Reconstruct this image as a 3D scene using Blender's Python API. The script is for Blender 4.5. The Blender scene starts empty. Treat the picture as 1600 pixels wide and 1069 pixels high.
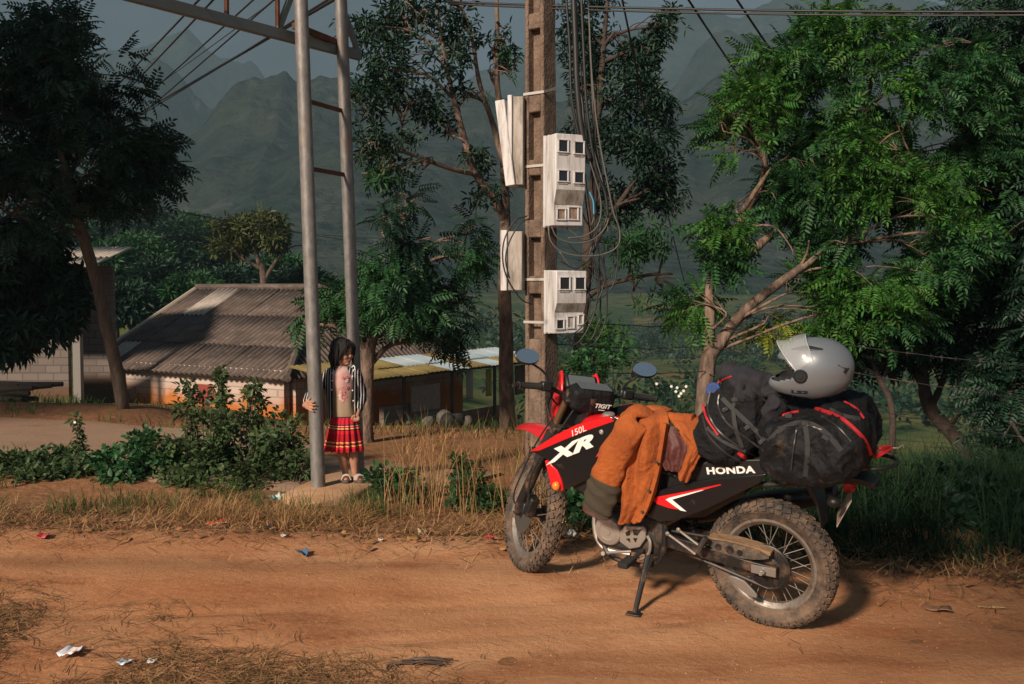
import bpy, math, random
import numpy as np
from mathutils import Vector, Matrix, Euler, Quaternion, noise
random.seed(7); RNG = np.random.default_rng(11)
scn = bpy.context.scene
COL = scn.collection
R_ = math.radians

# ------------------------------------------------------------------ camera
cam_d = bpy.data.cameras.new('camera'); cam = bpy.data.objects.new('camera', cam_d); COL.objects.link(cam)
CAM_H = 1.6; PITCH = math.atan(84/1600.0)
cam.location = (0, 0, CAM_H); cam.rotation_euler = (math.pi/2 - PITCH, 0, 0)
cam_d.sensor_width = 36; cam_d.lens = 36.0; cam_d.clip_start = 0.1; cam_d.clip_end = 9000
scn.camera = cam

# ------------------------------------------------------------------ sky, sun, exposure
SUN_EL, SUN_AZ = R_(28), R_(33)          # light travels towards +Y turned 33 deg to +X
w = bpy.data.worlds.new('World'); scn.world = w; w.use_nodes = True
nt = w.node_tree; nt.nodes.clear()
out = nt.nodes.new('ShaderNodeOutputWorld'); bg = nt.nodes.new('ShaderNodeBackground')
sky = nt.nodes.new('ShaderNodeTexSky'); sky.sky_type = 'NISHITA'; sky.sun_disc = False
sky.sun_elevation = SUN_EL; sky.sun_rotation = math.pi + SUN_AZ
sky.air_density = 1.0; sky.dust_density = 0.6; sky.ozone_density = 2.0; sky.altitude = 900
mx = nt.nodes.new('ShaderNodeMix'); mx.data_type = 'RGBA'; mx.blend_type = 'MULTIPLY'; mx.inputs[0].default_value = 1.0
mx.inputs[7].default_value = (0.31, 0.365, 0.385, 1)      # heavy storm cloud cover
hs = nt.nodes.new('ShaderNodeHueSaturation'); hs.inputs['Saturation'].default_value = 0.4      # grey cloud cover
nt.links.new(sky.outputs[0], hs.inputs['Color']); nt.links.new(hs.outputs[0], mx.inputs[6]); # broken cloud over the whole sky
tcw = nt.nodes.new('ShaderNodeTexCoord'); mpw = nt.nodes.new('ShaderNodeMapping'); mpw.inputs['Rotation'].default_value = (0, 0, R_(20)); mpw.inputs['Scale'].default_value = (1, 1, 2.2); nt.links.new(tcw.outputs['Generated'], mpw.inputs[0])
nzw = nt.nodes.new('ShaderNodeTexNoise'); nzw.inputs['Scale'].default_value = 2.2; nzw.inputs['Detail'].default_value = 5; nt.links.new(mpw.outputs[0], nzw.inputs[0])
rgw = nt.nodes.new('ShaderNodeMapRange'); rgw.inputs[1].default_value = 0.35; rgw.inputs[2].default_value = 0.65; rgw.inputs[3].default_value = 0.65; rgw.inputs[4].default_value = 1.45; nt.links.new(nzw.outputs[0], rgw.inputs[0])
m2w = nt.nodes.new('ShaderNodeVectorMath'); m2w.operation = 'SCALE'; nt.links.new(mx.outputs[2], m2w.inputs[0]); nt.links.new(rgw.outputs[0], m2w.inputs['Scale']); nt.links.new(m2w.outputs[0], bg.inputs[0])
bg.inputs[1].default_value = 0.11
nt.links.new(bg.outputs[0], out.inputs[0])
sd = bpy.data.lights.new('sun', 'SUN'); sun = bpy.data.objects.new('sun', sd); COL.objects.link(sun)
sd.energy = 4.8; sd.angle = R_(6.5); sd.color = (1.0, 0.80, 0.62)
sdir = Vector((math.sin(SUN_AZ)*math.cos(SUN_EL), math.cos(SUN_AZ)*math.cos(SUN_EL), -math.sin(SUN_EL)))
sun.rotation_euler = sdir.to_track_quat('-Z', 'Y').to_euler(); sun.location = (-20, -20, 30)
vs = scn.view_settings; vs.view_transform = 'Standard'; vs.look = 'None'; vs.exposure = 0.40; vs.gamma = 1.0
vs.use_curve_mapping = False
scn.render.engine = 'CYCLES'
cy = scn.cycles
cy.max_bounces = 6; cy.diffuse_bounces = 3; cy.glossy_bounces = 3; cy.transmission_bounces = 4
cy.transparent_max_bounces = 8; cy.volume_bounces = 0; cy.use_denoising = True; cy.sample_clamp_indirect = 4.0
try:
    cy.denoiser = 'OPENIMAGEDENOISE'; cy.denoising_input_passes = 'RGB_ALBEDO_NORMAL'
except Exception: pass
cy.use_adaptive_sampling = True; cy.adaptive_threshold = 0.015

# ------------------------------------------------------------------ helpers
_fw = Vector((0, math.cos(PITCH), -math.sin(PITCH))); _up = Vector((0, math.sin(PITCH), math.cos(PITCH)))
def ray(px, py): return _fw + Vector((1, 0, 0))*((px-800)/1600.0) + _up*((534.5-py)/1600.0)
def aty(px, py, y):
    r = ray(px, py); return Vector((0, 0, CAM_H)) + r*(y/r.y)
def atz(px, py, z):
    r = ray(px, py); return Vector((0, 0, CAM_H)) + r*((z-CAM_H)/r.z)
def sm(t):
    t = max(0.0, min(1.0, t)); return t*t*(3-2*t)
def lerp(a, b, t): return a + (b-a)*t
def interp(x, pts):
    return float(np.interp(x, [p[0] for p in pts], [p[1] for p in pts]))

def tag(o, label=None, cat=None, group=None, kind=None):
    if label: o['label'] = label
    if cat: o['category'] = cat
    if group: o['group'] = group
    if kind: o['kind'] = kind
    return o
def empty(name, loc=(0, 0, 0), rot=(0, 0, 0), parent=None):
    o = bpy.data.objects.new(name, None); COL.objects.link(o); o.location = loc; o.rotation_euler = rot
    o.empty_display_size = 0.2
    if parent: o.parent = parent
    return o

_M = {}
def mat(name, col, rough=0.6, metal=0.0, col2=None, scale=6.0, bump=0.0, bscale=60.0, dust=None, dust_amt=0.0, dscale=5.0,
        coat=0.0, spec=0.5, island=0.0, transl=0.0, stretch=None, contrast=1.0, detail=5.0):
    if name in _M: return _M[name]
    m = bpy.data.materials.new(name); m.use_nodes = True; _M[name] = m
    n = m.node_tree.nodes; l = m.node_tree.links
    p = n['Principled BSDF']; o = n['Material Output']
    p.inputs['Roughness'].default_value = rough; p.inputs['Metallic'].default_value = metal
    p.inputs['Specular IOR Level'].default_value = spec
    if coat: p.inputs['Coat Weight'].default_value = coat; p.inputs['Coat Roughness'].default_value = 0.15
    tc = n.new('ShaderNodeTexCoord'); vec = tc.outputs['Object']
    if stretch:
        mp = n.new('ShaderNodeMapping'); mp.inputs['Scale'].default_value = stretch; l.new(vec, mp.inputs[0]); vec = mp.outputs[0]
    c4 = lambda c: (c[0], c[1], c[2], 1)
    cur = None
    def mixc(a, b, f):
        k = n.new('ShaderNodeMix'); k.data_type = 'RGBA'
        for s, v in ((k.inputs[6], a), (k.inputs[7], b)):
            if isinstance(v, tuple): s.default_value = c4(v)
            else: l.new(v, s)
        if isinstance(f, float): k.inputs[0].default_value = f
        else: l.new(f, k.inputs[0])
        return k.outputs[2]
    def nz(sc, det=5.0, lo=0.35, hi=0.65, rgh=0.6):
        t = n.new('ShaderNodeTexNoise'); t.inputs['Scale'].default_value = sc; t.inputs['Detail'].default_value = det
        t.inputs['Roughness'].default_value = rgh; l.new(vec, t.inputs['Vector'])
        r = n.new('ShaderNodeMapRange'); r.inputs[1].default_value = lo; r.inputs[2].default_value = hi; l.new(t.outputs[0], r.inputs[0])
        return r.outputs[0]
    cur = tuple(col)
    if col2 is not None:
        hw = 0.15/contrast
        cur = mixc(cur, tuple(col2), nz(scale, detail, 0.5-hw, 0.5+hw))
    if island:
        g = n.new('ShaderNodeNewGeometry'); h = n.new('ShaderNodeHueSaturation')
        r1 = n.new('ShaderNodeMapRange'); r1.inputs[3].default_value = 1-island; r1.inputs[4].default_value = 1+island
        l.new(g.outputs['Random Per Island'], r1.inputs[0]); l.new(r1.outputs[0], h.inputs['Value'])
        r2 = n.new('ShaderNodeMapRange'); r2.inputs[3].default_value = 0.5-0.05*island; r2.inputs[4].default_value = 0.5+0.03*island
        wv = n.new('ShaderNodeMath'); wv.operation = 'FRACT'; mu = n.new('ShaderNodeMath'); mu.operation = 'MULTIPLY'; mu.inputs[1].default_value = 7.31
        l.new(g.outputs['Random Per Island'], mu.inputs[0]); l.new(mu.outputs[0], wv.inputs[0]); l.new(wv.outputs[0], r2.inputs[0]); l.new(r2.outputs[0], h.inputs['Hue'])
        if isinstance(cur, tuple): h.inputs['Color'].default_value = c4(cur)
        else: l.new(cur, h.inputs['Color'])
        cur = h.outputs[0]
    if dust is not None:
        f = nz(dscale, 6.0, 0.62-0.3*dust_amt, 0.92-0.3*dust_amt, 0.7)
        cur = mixc(cur, tuple(dust), f)
        rr = n.new('ShaderNodeMapRange'); rr.inputs[3].default_value = rough; rr.inputs[4].default_value = max(rough, 0.85); l.new(f, rr.inputs[0]); l.new(rr.outputs[0], p.inputs['Roughness'])
    if isinstance(cur, tuple): p.inputs['Base Color'].default_value = c4(cur)
    else: l.new(cur, p.inputs['Base Color'])
    if bump:
        t = n.new('ShaderNodeTexNoise'); t.inputs['Scale'].default_value = bscale; t.inputs['Detail'].default_value = 4.0; l.new(vec, t.inputs['Vector'])
        b = n.new('ShaderNodeBump'); b.inputs['Strength'].default_value = min(1.0, bump); b.inputs['Distance'].default_value = 0.02 if bump <= 1 else 0.02*bump
        l.new(t.outputs[0], b.inputs['Height']); l.new(b.outputs[0], p.inputs['Normal'])
    if transl:
        ts = n.new('ShaderNodeBsdfTranslucent'); ms = n.new('ShaderNodeMixShader'); ms.inputs[0].default_value = transl
        if isinstance(cur, tuple): ts.inputs[0].default_value = c4(tuple(min(1, x*1.3) for x in cur))
        else: l.new(cur, ts.inputs[0])
        l.new(p.outputs[0], ms.inputs[1]); l.new(ts.outputs[0], ms.inputs[2]); l.new(ms.outputs[0], o.inputs[0])
    return m

def npmesh(name, V, F, m, parent=None, smooth=False, sharp=None):
    """V (n,3) array; F (k,3|4) array of one polygon size"""
    me = bpy.data.meshes.new(name); V = np.asarray(V, dtype=np.float32); F = np.asarray(F, dtype=np.int32)
    k = F.shape[1]
    me.vertices.add(len(V)); me.vertices.foreach_set('co', V.ravel())
    me.loops.add(F.size); me.loops.foreach_set('vertex_index', F.ravel())
    me.polygons.add(len(F)); me.polygons.foreach_set('loop_start', np.arange(0, F.size, k, dtype=np.int32))
    try: me.polygons.foreach_set('loop_total', np.full(len(F), k, dtype=np.int32))
    except Exception: pass
    me.update(calc_edges=True); me.validate()
    if smooth: me.polygons.foreach_set('use_smooth', np.ones(len(F), dtype=bool))
    if m: me.materials.append(m)
    o = bpy.data.objects.new(name, me); COL.objects.link(o)
    if parent: o.parent = parent
    return o

def frame(d):
    d = Vector(d).normalized(); a = Vector((0, 0, 1)) if abs(d.z) < 0.9 else Vector((1, 0, 0))
    u = d.cross(a).normalized(); v = u.cross(d).normalized(); return u, v

class MB:
    def __init__(s): s.V = []; s.F = []
    def add(s, vs, fs):
        b = len(s.V); s.V += [tuple(v) for v in vs]; s.F += [tuple(i+b for i in f) for f in fs]; return s
    def box(s, c, size, rot=None, taper=1.0):
        c = Vector(c); h = [x/2 for x in size]; M = rot if rot is not None else Matrix.Identity(3)
        if isinstance(M, (tuple, list)): M = Euler(M).to_matrix()
        vs = []
        for z in (-1, 1):
            t = taper if z > 0 else 1.0
            for x, y in ((-1, -1), (1, -1), (1, 1), (-1, 1)): vs.append(c + M @ Vector((x*h[0]*t, y*h[1]*t, z*h[2])))
        return s.add(vs, [(3, 2, 1, 0), (4, 5, 6, 7), (0, 1, 5, 4), (1, 2, 6, 5), (2, 3, 7, 6), (3, 0, 4, 7)])
    def tube(s, pts, r, n=8, cap=True, flat=None, closed=False):
        pts = [Vector(p) for p in pts]; N = len(pts); rs = r if isinstance(r, (list, tuple)) else [r]*N
        vs = []; pu = None
        for i, p in enumerate(pts):
            if closed: d = pts[(i+1) % N]-pts[i-1]
            else: d = pts[min(i+1, N-1)]-pts[max(i-1, 0)]
            if d.length < 1e-9: d = Vector((0, 0, 1))
            d.normalize()
            if pu is None: u, _v = frame(d); v = d.cross(u)
            else:
                u = pu - d*pu.dot(d)
                if u.length < 1e-6: u, _v = frame(d)
                u.normalize(); v = d.cross(u)
            pu = u
            for k in range(n):
                a = 2*math.pi*k/n
                vs.append(p + (u*math.cos(a) + v*math.sin(a))*rs[i])
        fs = []
        for i in range(N if closed else N-1):
            j = (i+1) % N
            for k in range(n): fs.append((i*n+k, i*n+(k+1) % n, j*n+(k+1) % n, j*n+k))
        if cap and not closed: fs += [tuple(range(n-1, -1, -1)), tuple(range((N-1)*n, N*n))]
        return s.add(vs, fs)
    def loft(s, rings, cap=True, closed=False):
        n = len(rings[0]); vs = [v for r in rings for v in r]; fs = []; N = len(rings)
        for i in range(N if closed else N-1):
            j = (i+1) % N
            for k in range(n): fs.append((i*n+k, i*n+(k+1) % n, j*n+(k+1) % n, j*n+k))
        if cap and not closed: fs += [tuple(range(n-1, -1, -1)), tuple(range((N-1)*n, N*n))]
        return s.add(vs, fs)
    def lathe(s, prof, c=(0, 0, 0), axis=(0, 1, 0), n=32, closed=False):
        """prof: (radius, height along axis)"""
        c = Vector(c); ax = Vector(axis).normalized(); u, v = frame(ax); rings = []
        for r, h in prof:
            rings.append([c + ax*h + (u*math.cos(2*math.pi*k/n) + v*math.sin(2*math.pi*k/n))*r for k in range(n)])
        return s.loft(rings, cap=not closed, closed=closed)
    def prism(s, poly, a, b, f):
        """poly 2D -> f(p,q,depth)"""
        n = len(poly); vs = [f(p, q, a) for p, q in poly] + [f(p, q, b) for p, q in poly]
        fs = [tuple(range(n-1, -1, -1)), tuple(range(n, 2*n))] + [(k, (k+1) % n, n+(k+1) % n, n+k) for k in range(n)]
        return s.add(vs, fs)
    def ell(s, c, r, rot=None, nu=16, nv=10):
        c = Vector(c); M = rot if rot is not None else Matrix.Identity(3)
        if isinstance(M, (tuple, list)): M = Euler(M).to_matrix()
        vs = [c + M @ Vector((0, 0, r[2]))]
        for j in range(1, nv):
            t = math.pi*j/nv
            for k in range(nu):
                a = 2*math.pi*k/nu; vs.append(c + M @ Vector((r[0]*math.sin(t)*math.cos(a), r[1]*math.sin(t)*math.sin(a), r[2]*math.cos(t))))
        vs.append(c - M @ Vector((0, 0, r[2]))); fs = []
        for k in range(nu): fs.append((0, 1+k, 1+(k+1) % nu))
        for j in range(nv-2):
            for k in range(nu): fs.append((1+j*nu+k, 1+(j+1)*nu+k, 1+(j+1)*nu+(k+1) % nu, 1+j*nu+(k+1) % nu))
        L = len(vs)-1; b = 1+(nv-2)*nu
        for k in range(nu): fs.append((L, b+(k+1) % nu, b+k))
        return s.add(vs, fs)
    def grid(s, fn, nu, nv):
        vs = [fn(i/(nu-1), j/(nv-1)) for i in range(nu) for j in range(nv)]
        fs = [(i*nv+j, (i+1)*nv+j, (i+1)*nv+j+1, i*nv+j+1) for i in range(nu-1) for j in range(nv-1)]
        return s.add(vs, fs)
    def mesh(s, name):
        me = bpy.data.meshes.new(name); me.from_pydata([tuple(v) for v in s.V], [], s.F); me.update(); return me
    def build(s, name, m, parent=None, smooth=True, bevel=0.0, solid=0.0, sub=0, angle=35, matrix=None, segs=2):
        me = s.mesh(name)
        if m: me.materials.append(m)
        o = bpy.data.objects.new(name, me); COL.objects.link(o)
        if parent: o.parent = parent
        if matrix is not None: o.matrix_local = matrix
        if solid:
            k = o.modifiers.new('solid', 'SOLIDIFY'); k.thickness = solid; k.offset = 0
        if bevel:
            k = o.modifiers.new('bevel', 'BEVEL'); k.width = bevel; k.segments = segs; k.limit_method = 'ANGLE'; k.angle_limit = R_(30)
        if sub:
            k = o.modifiers.new('sub', 'SUBSURF'); k.levels = sub; k.render_levels = sub
        if smooth:
            me.polygons.foreach_set('use_smooth', [True]*len(me.polygons))
            if angle < 180:
                try: me.set_sharp_from_angle(angle=R_(angle))
                except Exception: pass
        return o

def fuse(mb, name, m, parent=None, voxel=0.01, smooth=4, disp=None, factor=0.5, matrix=None):
    """union of the shapes as one continuous skin (voxel remesh), relaxed; disp(Vector)->offset along normal"""
    me = mb.mesh(name+'_src'); o = bpy.data.objects.new(name+'_src', me); COL.objects.link(o)
    k = o.modifiers.new('r', 'REMESH'); k.mode = 'VOXEL'; k.voxel_size = voxel; k.use_smooth_shade = True
    if smooth:
        k = o.modifiers.new('s', 'SMOOTH'); k.iterations = smooth; k.factor = factor
    dg = bpy.context.evaluated_depsgraph_get(); dg.update()
    me2 = bpy.data.meshes.new_from_object(o.evaluated_get(dg)); me2.name = name
    bpy.data.objects.remove(o); bpy.data.meshes.remove(me)
    if disp:
        nr = [v.normal.copy() for v in me2.vertices]
        for v, q in zip(me2.vertices, nr): v.co = v.co + q*disp(v.co)
        me2.update()
    me2.materials.clear()
    if m: me2.materials.append(m)
    me2.polygons.foreach_set('use_smooth', [True]*len(me2.polygons))
    o2 = bpy.data.objects.new(name, me2); COL.objects.link(o2)
    if parent: o2.parent = parent
    if matrix is not None: o2.matrix_local = matrix
    return o2

def bez(pts, n=24):
    """smooth Catmull-Rom through points"""
    P = [Vector(p) for p in pts]; P = [P[0]*2-P[1]] + P + [P[-1]*2-P[-2]]; out = []; S = len(P)-3
    for i in range(n+1):
        t = i/n*S; k = min(int(t), S-1); f = t-k; a, b, c, d = P[k:k+4]
        out.append(0.5*((2*b) + (c-a)*f + (2*a-5*b+4*c-d)*f*f + (3*b-a-3*c+d)*f**3))
    return out

def text_mesh(s, size, extrude=0.001, shear=0.0, spacing=1.0, offset=0.0, sx=1.0):
    cu = bpy.data.curves.new('lettering', 'FONT'); cu.body = s; cu.size = size; cu.extrude = extrude; cu.shear = shear; cu.space_character = spacing
    cu.offset = offset; cu.align_x = 'CENTER'; cu.align_y = 'CENTER'; cu.resolution_u = 4
    o = bpy.data.objects.new('lettering_src', cu); COL.objects.link(o)
    dg = bpy.context.evaluated_depsgraph_get(); dg.update()
    me = bpy.data.meshes.new_from_object(o.evaluated_get(dg)); bpy.data.objects.remove(o)
    for v in me.vertices: v.co.x *= sx
    return me
def fbm(p, o=4):
    return noise.fractal(p, 1.0, 2.0, o)
# ------------------------------------------------------------------ terrain
def gz(x, y):
    """height of the ground"""
    z = 0.0
    z += 0.06*sm((y-4.85)/0.7)                      # crown towards the verge
    z -= 0.12*sm((y-6.7)/1.5)
    left = interp(y, [(9, 0), (14, -0.22), (20, -0.62), (25, -1.15), (29, -1.65), (36, -2.4), (60, -6), (100, -10), (200, -13), (400, -12)])
    left -= 1.0*sm((x+9)/7)*sm((y-13)/13)*(1-sm((y-60)/60))
    right = interp(y, [(9, 0), (10, -0.15), (13, -1.3), (20, -3.6), (40, -6.6), (70, -8.6), (110, -10), (200, -12), (400, -12)])
    t = sm((x-0.9-0.05*max(0, y-9))/(2.2+0.12*max(0, y-9)))
    z += lerp(left, right, t)
    z += 0.27*sm((-4.5-x)/1.3)*math.exp(-((y-15.8)/1.5)**2)
    if y > 38: z += 13*math.exp(-((x+38)/26)**2-((y-92)/30)**2) + 7*math.exp(-((x+10)/22)**2-((y-130)/30)**2)
    if y > 45: z += sm((y-45)/100)*(2.5*noise.noise((x*0.013, y*0.013, 3.1)) + 0.7*noise.noise((x*0.05, y*0.05, 9)))
    if y > 150: z += ((y-150)*0.05)*sm((y-150)/200)
    return z
def rough(x, y, a=1.0):
    return a*(0.018*noise.noise((x*1.3, y*1.3, 0)) + 0.009*noise.noise((x*4.1, y*4.1, 5)))

def axis_pts(lo, hi, dlo, dhi, step, grow=1.16):
    a = list(np.arange(dlo, dhi+1e-6, step)); s = step; v = dhi
    while v < hi: s *= grow; v += s; a.append(min(v, hi))
    s = step; v = dlo; b = []
    while v > lo: s *= grow; v -= s; b.append(max(v, lo))
    return np.array(b[::-1]+a)
XS = axis_pts(-2200, 2200, -14, 9, 0.25); YS = axis_pts(-70, 2500, 1.5, 34, 0.25)
V = np.array([(x, y, gz(x, y) + rough(x, y) - 0.02) for x in XS for y in YS]); ny = len(YS)
ii, jj = np.meshgrid(np.arange(len(XS)-1), np.arange(ny-1), indexing='ij'); a = (ii*ny+jj).ravel()
gm = bpy.data.materials.new('ground_soil'); gm.use_nodes = True
def ground_nodes(m):
    n = m.node_tree.nodes; l = m.node_tree.links; p = n['Principled BSDF']; p.inputs['Roughness'].default_value = 0.95; p.inputs['Specular IOR Level'].default_value = 0.15
    tc = n.new('ShaderNodeTexCoord'); ob = tc.outputs['Object']
    def nz(s, lo, hi, d=6, vec=None):
        t = n.new('ShaderNodeTexNoise'); t.inputs['Scale'].default_value = s; t.inputs['Detail'].default_value = d; t.inputs['Roughness'].default_value = 0.65; l.new(vec or ob, t.inputs[0])
        r = n.new('ShaderNodeMapRange'); r.inputs[1].default_value = lo; r.inputs[2].default_value = hi; l.new(t.outputs[0], r.inputs[0]); return r.outputs[0]
    def mix(a, b, f):
        k = n.new('ShaderNodeMix'); k.data_type = 'RGBA'
        for s, v in ((k.inputs[6], a), (k.inputs[7], b)):
            if isinstance(v, tuple): s.default_value = (*v, 1)
            else: l.new(v, s)
        if isinstance(f, float): k.inputs[0].default_value = f
        else: l.new(f, k.inputs[0])
        return k.outputs[2]
    near = mix((0.30, 0.145, 0.07), (0.20, 0.10, 0.05), nz(1.1, 0.35, 0.62))
    near = mix(near, (0.36, 0.20, 0.11), nz(7, 0.5, 0.75))
    far = mix((0.035, 0.075, 0.025), (0.12, 0.13, 0.045), nz(0.05, 0.42, 0.58))
    far = mix(far, (0.22, 0.13, 0.06), nz(0.09, 0.60, 0.66, 3))
    far = mix(far, (0.02, 0.05, 0.02), nz(0.35, 0.52, 0.62))
    sx = n.new('ShaderNodeSeparateXYZ'); l.new(ob, sx.inputs[0])
    r = n.new('ShaderNodeMapRange'); r.inputs[1].default_value = 20; r.inputs[2].default_value = 42; l.new(sx.outputs[1], r.inputs[0])
    col = mix(near, far, r.outputs[0]); l.new(col, p.inputs['Base Color'])
    t = n.new('ShaderNodeTexNoise'); t.inputs['Scale'].default_value = 14; t.inputs['Detail'].default_value = 8; l.new(ob, t.inputs[0])
    b = n.new('ShaderNodeBump'); b.inputs['Strength'].default_value = 0.6; b.inputs['Distance'].default_value = 0.04; l.new(t.outputs[0], b.inputs['Height']); l.new(b.outputs[0], p.inputs['Normal'])
ground_nodes(gm)
terrain = npmesh('ground', V, np.stack([a, a+ny, a+ny+1, a+1], 1), gm, smooth=True); tag(terrain, 'red soil ground falling away into the green valley', kind='structure')

# packed dirt road in the foreground
def road_mat(name, ca, cb, cc):
    m = bpy.data.materials.new(name); m.use_nodes = True
    n = m.node_tree.nodes; l = m.node_tree.links; p = n['Principled BSDF']; p.inputs['Roughness'].default_value = 0.9; p.inputs['Specular IOR Level'].default_value = 0.2
    tc = n.new('ShaderNodeTexCoord'); ob = tc.outputs['Object']
    def nz(s, lo, hi, d=6, st=None, rg=0.62):
        v = ob
        if st:
            mp = n.new('ShaderNodeMapping'); mp.inputs['Scale'].default_value = st; mp.inputs['Rotation'].default_value = (0, 0, R_(-14)); l.new(ob, mp.inputs[0]); v = mp.outputs[0]
        t = n.new('ShaderNodeTexNoise'); t.inputs['Scale'].default_value = s; t.inputs['Detail'].default_value = d; t.inputs['Roughness'].default_value = rg; l.new(v, t.inputs[0])
        r = n.new('ShaderNodeMapRange'); r.inputs[1].default_value = lo; r.inputs[2].default_value = hi; l.new(t.outputs[0], r.inputs[0]); return r.outputs[0]
    def mix(a, b, f, g=1.0):
        k = n.new('ShaderNodeMix'); k.data_type = 'RGBA'
        for s, v in ((k.inputs[6], a), (k.inputs[7], b)):
            if isinstance(v, tuple): s.default_value = (*v, 1)
            else: l.new(v, s)
        if g != 1.0:
            q = n.new('ShaderNodeMath'); q.operation = 'MULTIPLY'; q.inputs[1].default_value = g; l.new(f, q.inputs[0]); f = q.outputs[0]
        l.new(f, k.inputs[0]); return k.outputs[2]
    c = mix(ca, cb, nz(0.55, 0.40, 0.60, 6, (0.45, 1.0, 1.0)))
    c = mix(c, cc, nz(2.6, 0.5, 0.72, 7, (0.5, 1.2, 1)))
    c = mix(c, (ca[0]*1.15, ca[1]*1.15, ca[2]*1.15), nz(38, 0.5, 0.75, 4), 0.5)
    c = mix(c, (cc[0]*0.6, cc[1]*0.6, cc[2]*0.6), nz(75, 0.60, 0.72, 3), 0.55)
    vo = n.new('ShaderNodeTexVoronoi'); vo.inputs['Scale'].default_value = 55; l.new(ob, vo.inputs['Vector'])
    rv = n.new('ShaderNodeMapRange'); rv.inputs[1].default_value = 0.12; rv.inputs[2].default_value = 0.05; l.new(vo.outputs['Distance'], rv.inputs[0])
    gate = nz(9, 0.56, 0.6, 2); mm = n.new('ShaderNodeMath'); mm.operation = 'MULTIPLY'; l.new(rv.outputs[0], mm.inputs[0]); l.new(gate, mm.inputs[1])
    c = mix(c, (0.42, 0.30, 0.2), mm.outputs[0], 0.7)
    l.new(c, p.inputs['Base Color'])
    t = n.new('ShaderNodeTexNoise'); t.inputs['Scale'].default_value = 22; t.inputs['Detail'].default_value = 10; t.inputs['Roughness'].default_value = 0.72; l.new(ob, t.inputs[0])
    b = n.new('ShaderNodeBump'); b.inputs['Strength'].default_value = 0.55; b.inputs['Distance'].default_value = 0.025; l.new(t.outputs[0], b.inputs['Height']); l.new(b.outputs[0], p.inputs['Normal'])
    return m
def road_far(x):   # far edge of the dirt road (y)
    return 6.35 - 0.10*(x+1) + 0.12*noise.noise((x*0.8, 2.2, 0)) + 0.06*noise.noise((x*3, 7, 0)) - 0.55*sm((x-0.6)/1.6) - 0.07*max(0, x-2.2)
def road_z(x, y):
    rut = -0.030*math.exp(-((y-(4.35+0.16*x))/0.30)**2) - 0.026*math.exp(-((y-(5.75-0.05*x))/0.22)**2)
    for c0, k0, a0 in ((5.15, 0.12, .009), (4.75, 0.20, .008), (3.75, 0.10, .007)):
        d_ = (y-(c0+k0*x+.10*math.sin(x*.9+c0)))/.045; rut += a0*(-math.exp(-d_*d_) + .45*math.exp(-(abs(d_)-1.9)**2))*(.6+.8*noise.noise((x*1.7, c0, 2)))
    rut += 0.010*max(0, noise.noise((x*2.6, y*2.6, 31)))
    return gz(x, y) + rough(x, y, 0.7) + rut + 0.012
xs = np.arange(-9, 8.01, 0.07); ts = np.linspace(0, 1, 230); V = []
for x in xs:
    yf = road_far(x)
    for t in ts:
        y = lerp(-3.0, yf, t**0.75); V.append((x, y, road_z(x, y) - (0.03 if t == 1 else 0)))
nyy = len(ts); ii, jj = np.meshgrid(np.arange(len(xs)-1), np.arange(nyy-1), indexing='ij'); a = (ii*nyy+jj).ravel()
o = npmesh('dirt_road', V, np.stack([a, a+nyy, a+nyy+1, a+1], 1), road_mat('packed_dirt', (0.47, 0.255, 0.135), (0.36, 0.155, 0.068), (0.27, 0.098, 0.040)), smooth=True)
tag(o, 'packed orange dirt road in front of the motorcycle', kind='structure')
# side road descending to the houses
cl = bez([(-0.4, 8.6, 0), (-2.6, 9.8, 0), (-4.6, 12.0, 0), (-9, 12.9, 0), (-15, 13.2, 0)], 60); V = []
for i, c in enumerate(cl):
    d = (cl[min(i+1, 60)]-cl[max(i-1, 0)]).normalized(); nn = Vector((-d.y, d.x, 0)); hw = lerp(0.75, 1.75, sm(i/34))
    for k in range(15):
        s = (k/14*2-1); q = c + nn*s*hw*(1+0.12*noise.noise((i*0.3, s, 3))); V.append((q.x, q.y, gz(q.x, q.y)+rough(q.x, q.y)+0.012-0.05*(abs(s) > 0.99)))
ii, jj = np.meshgrid(np.arange(60), np.arange(14), indexing='ij'); a = (ii*15+jj).ravel()
o = npmesh('side_road', V, np.stack([a, a+1, a+16, a+15], 1), road_mat('pale_dirt', (0.36, 0.25, 0.18), (0.31, 0.20, 0.135), (0.24, 0.145, 0.09)), smooth=True)
tag(o, 'paler dirt side road leading down to the houses', kind='structure')

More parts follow.
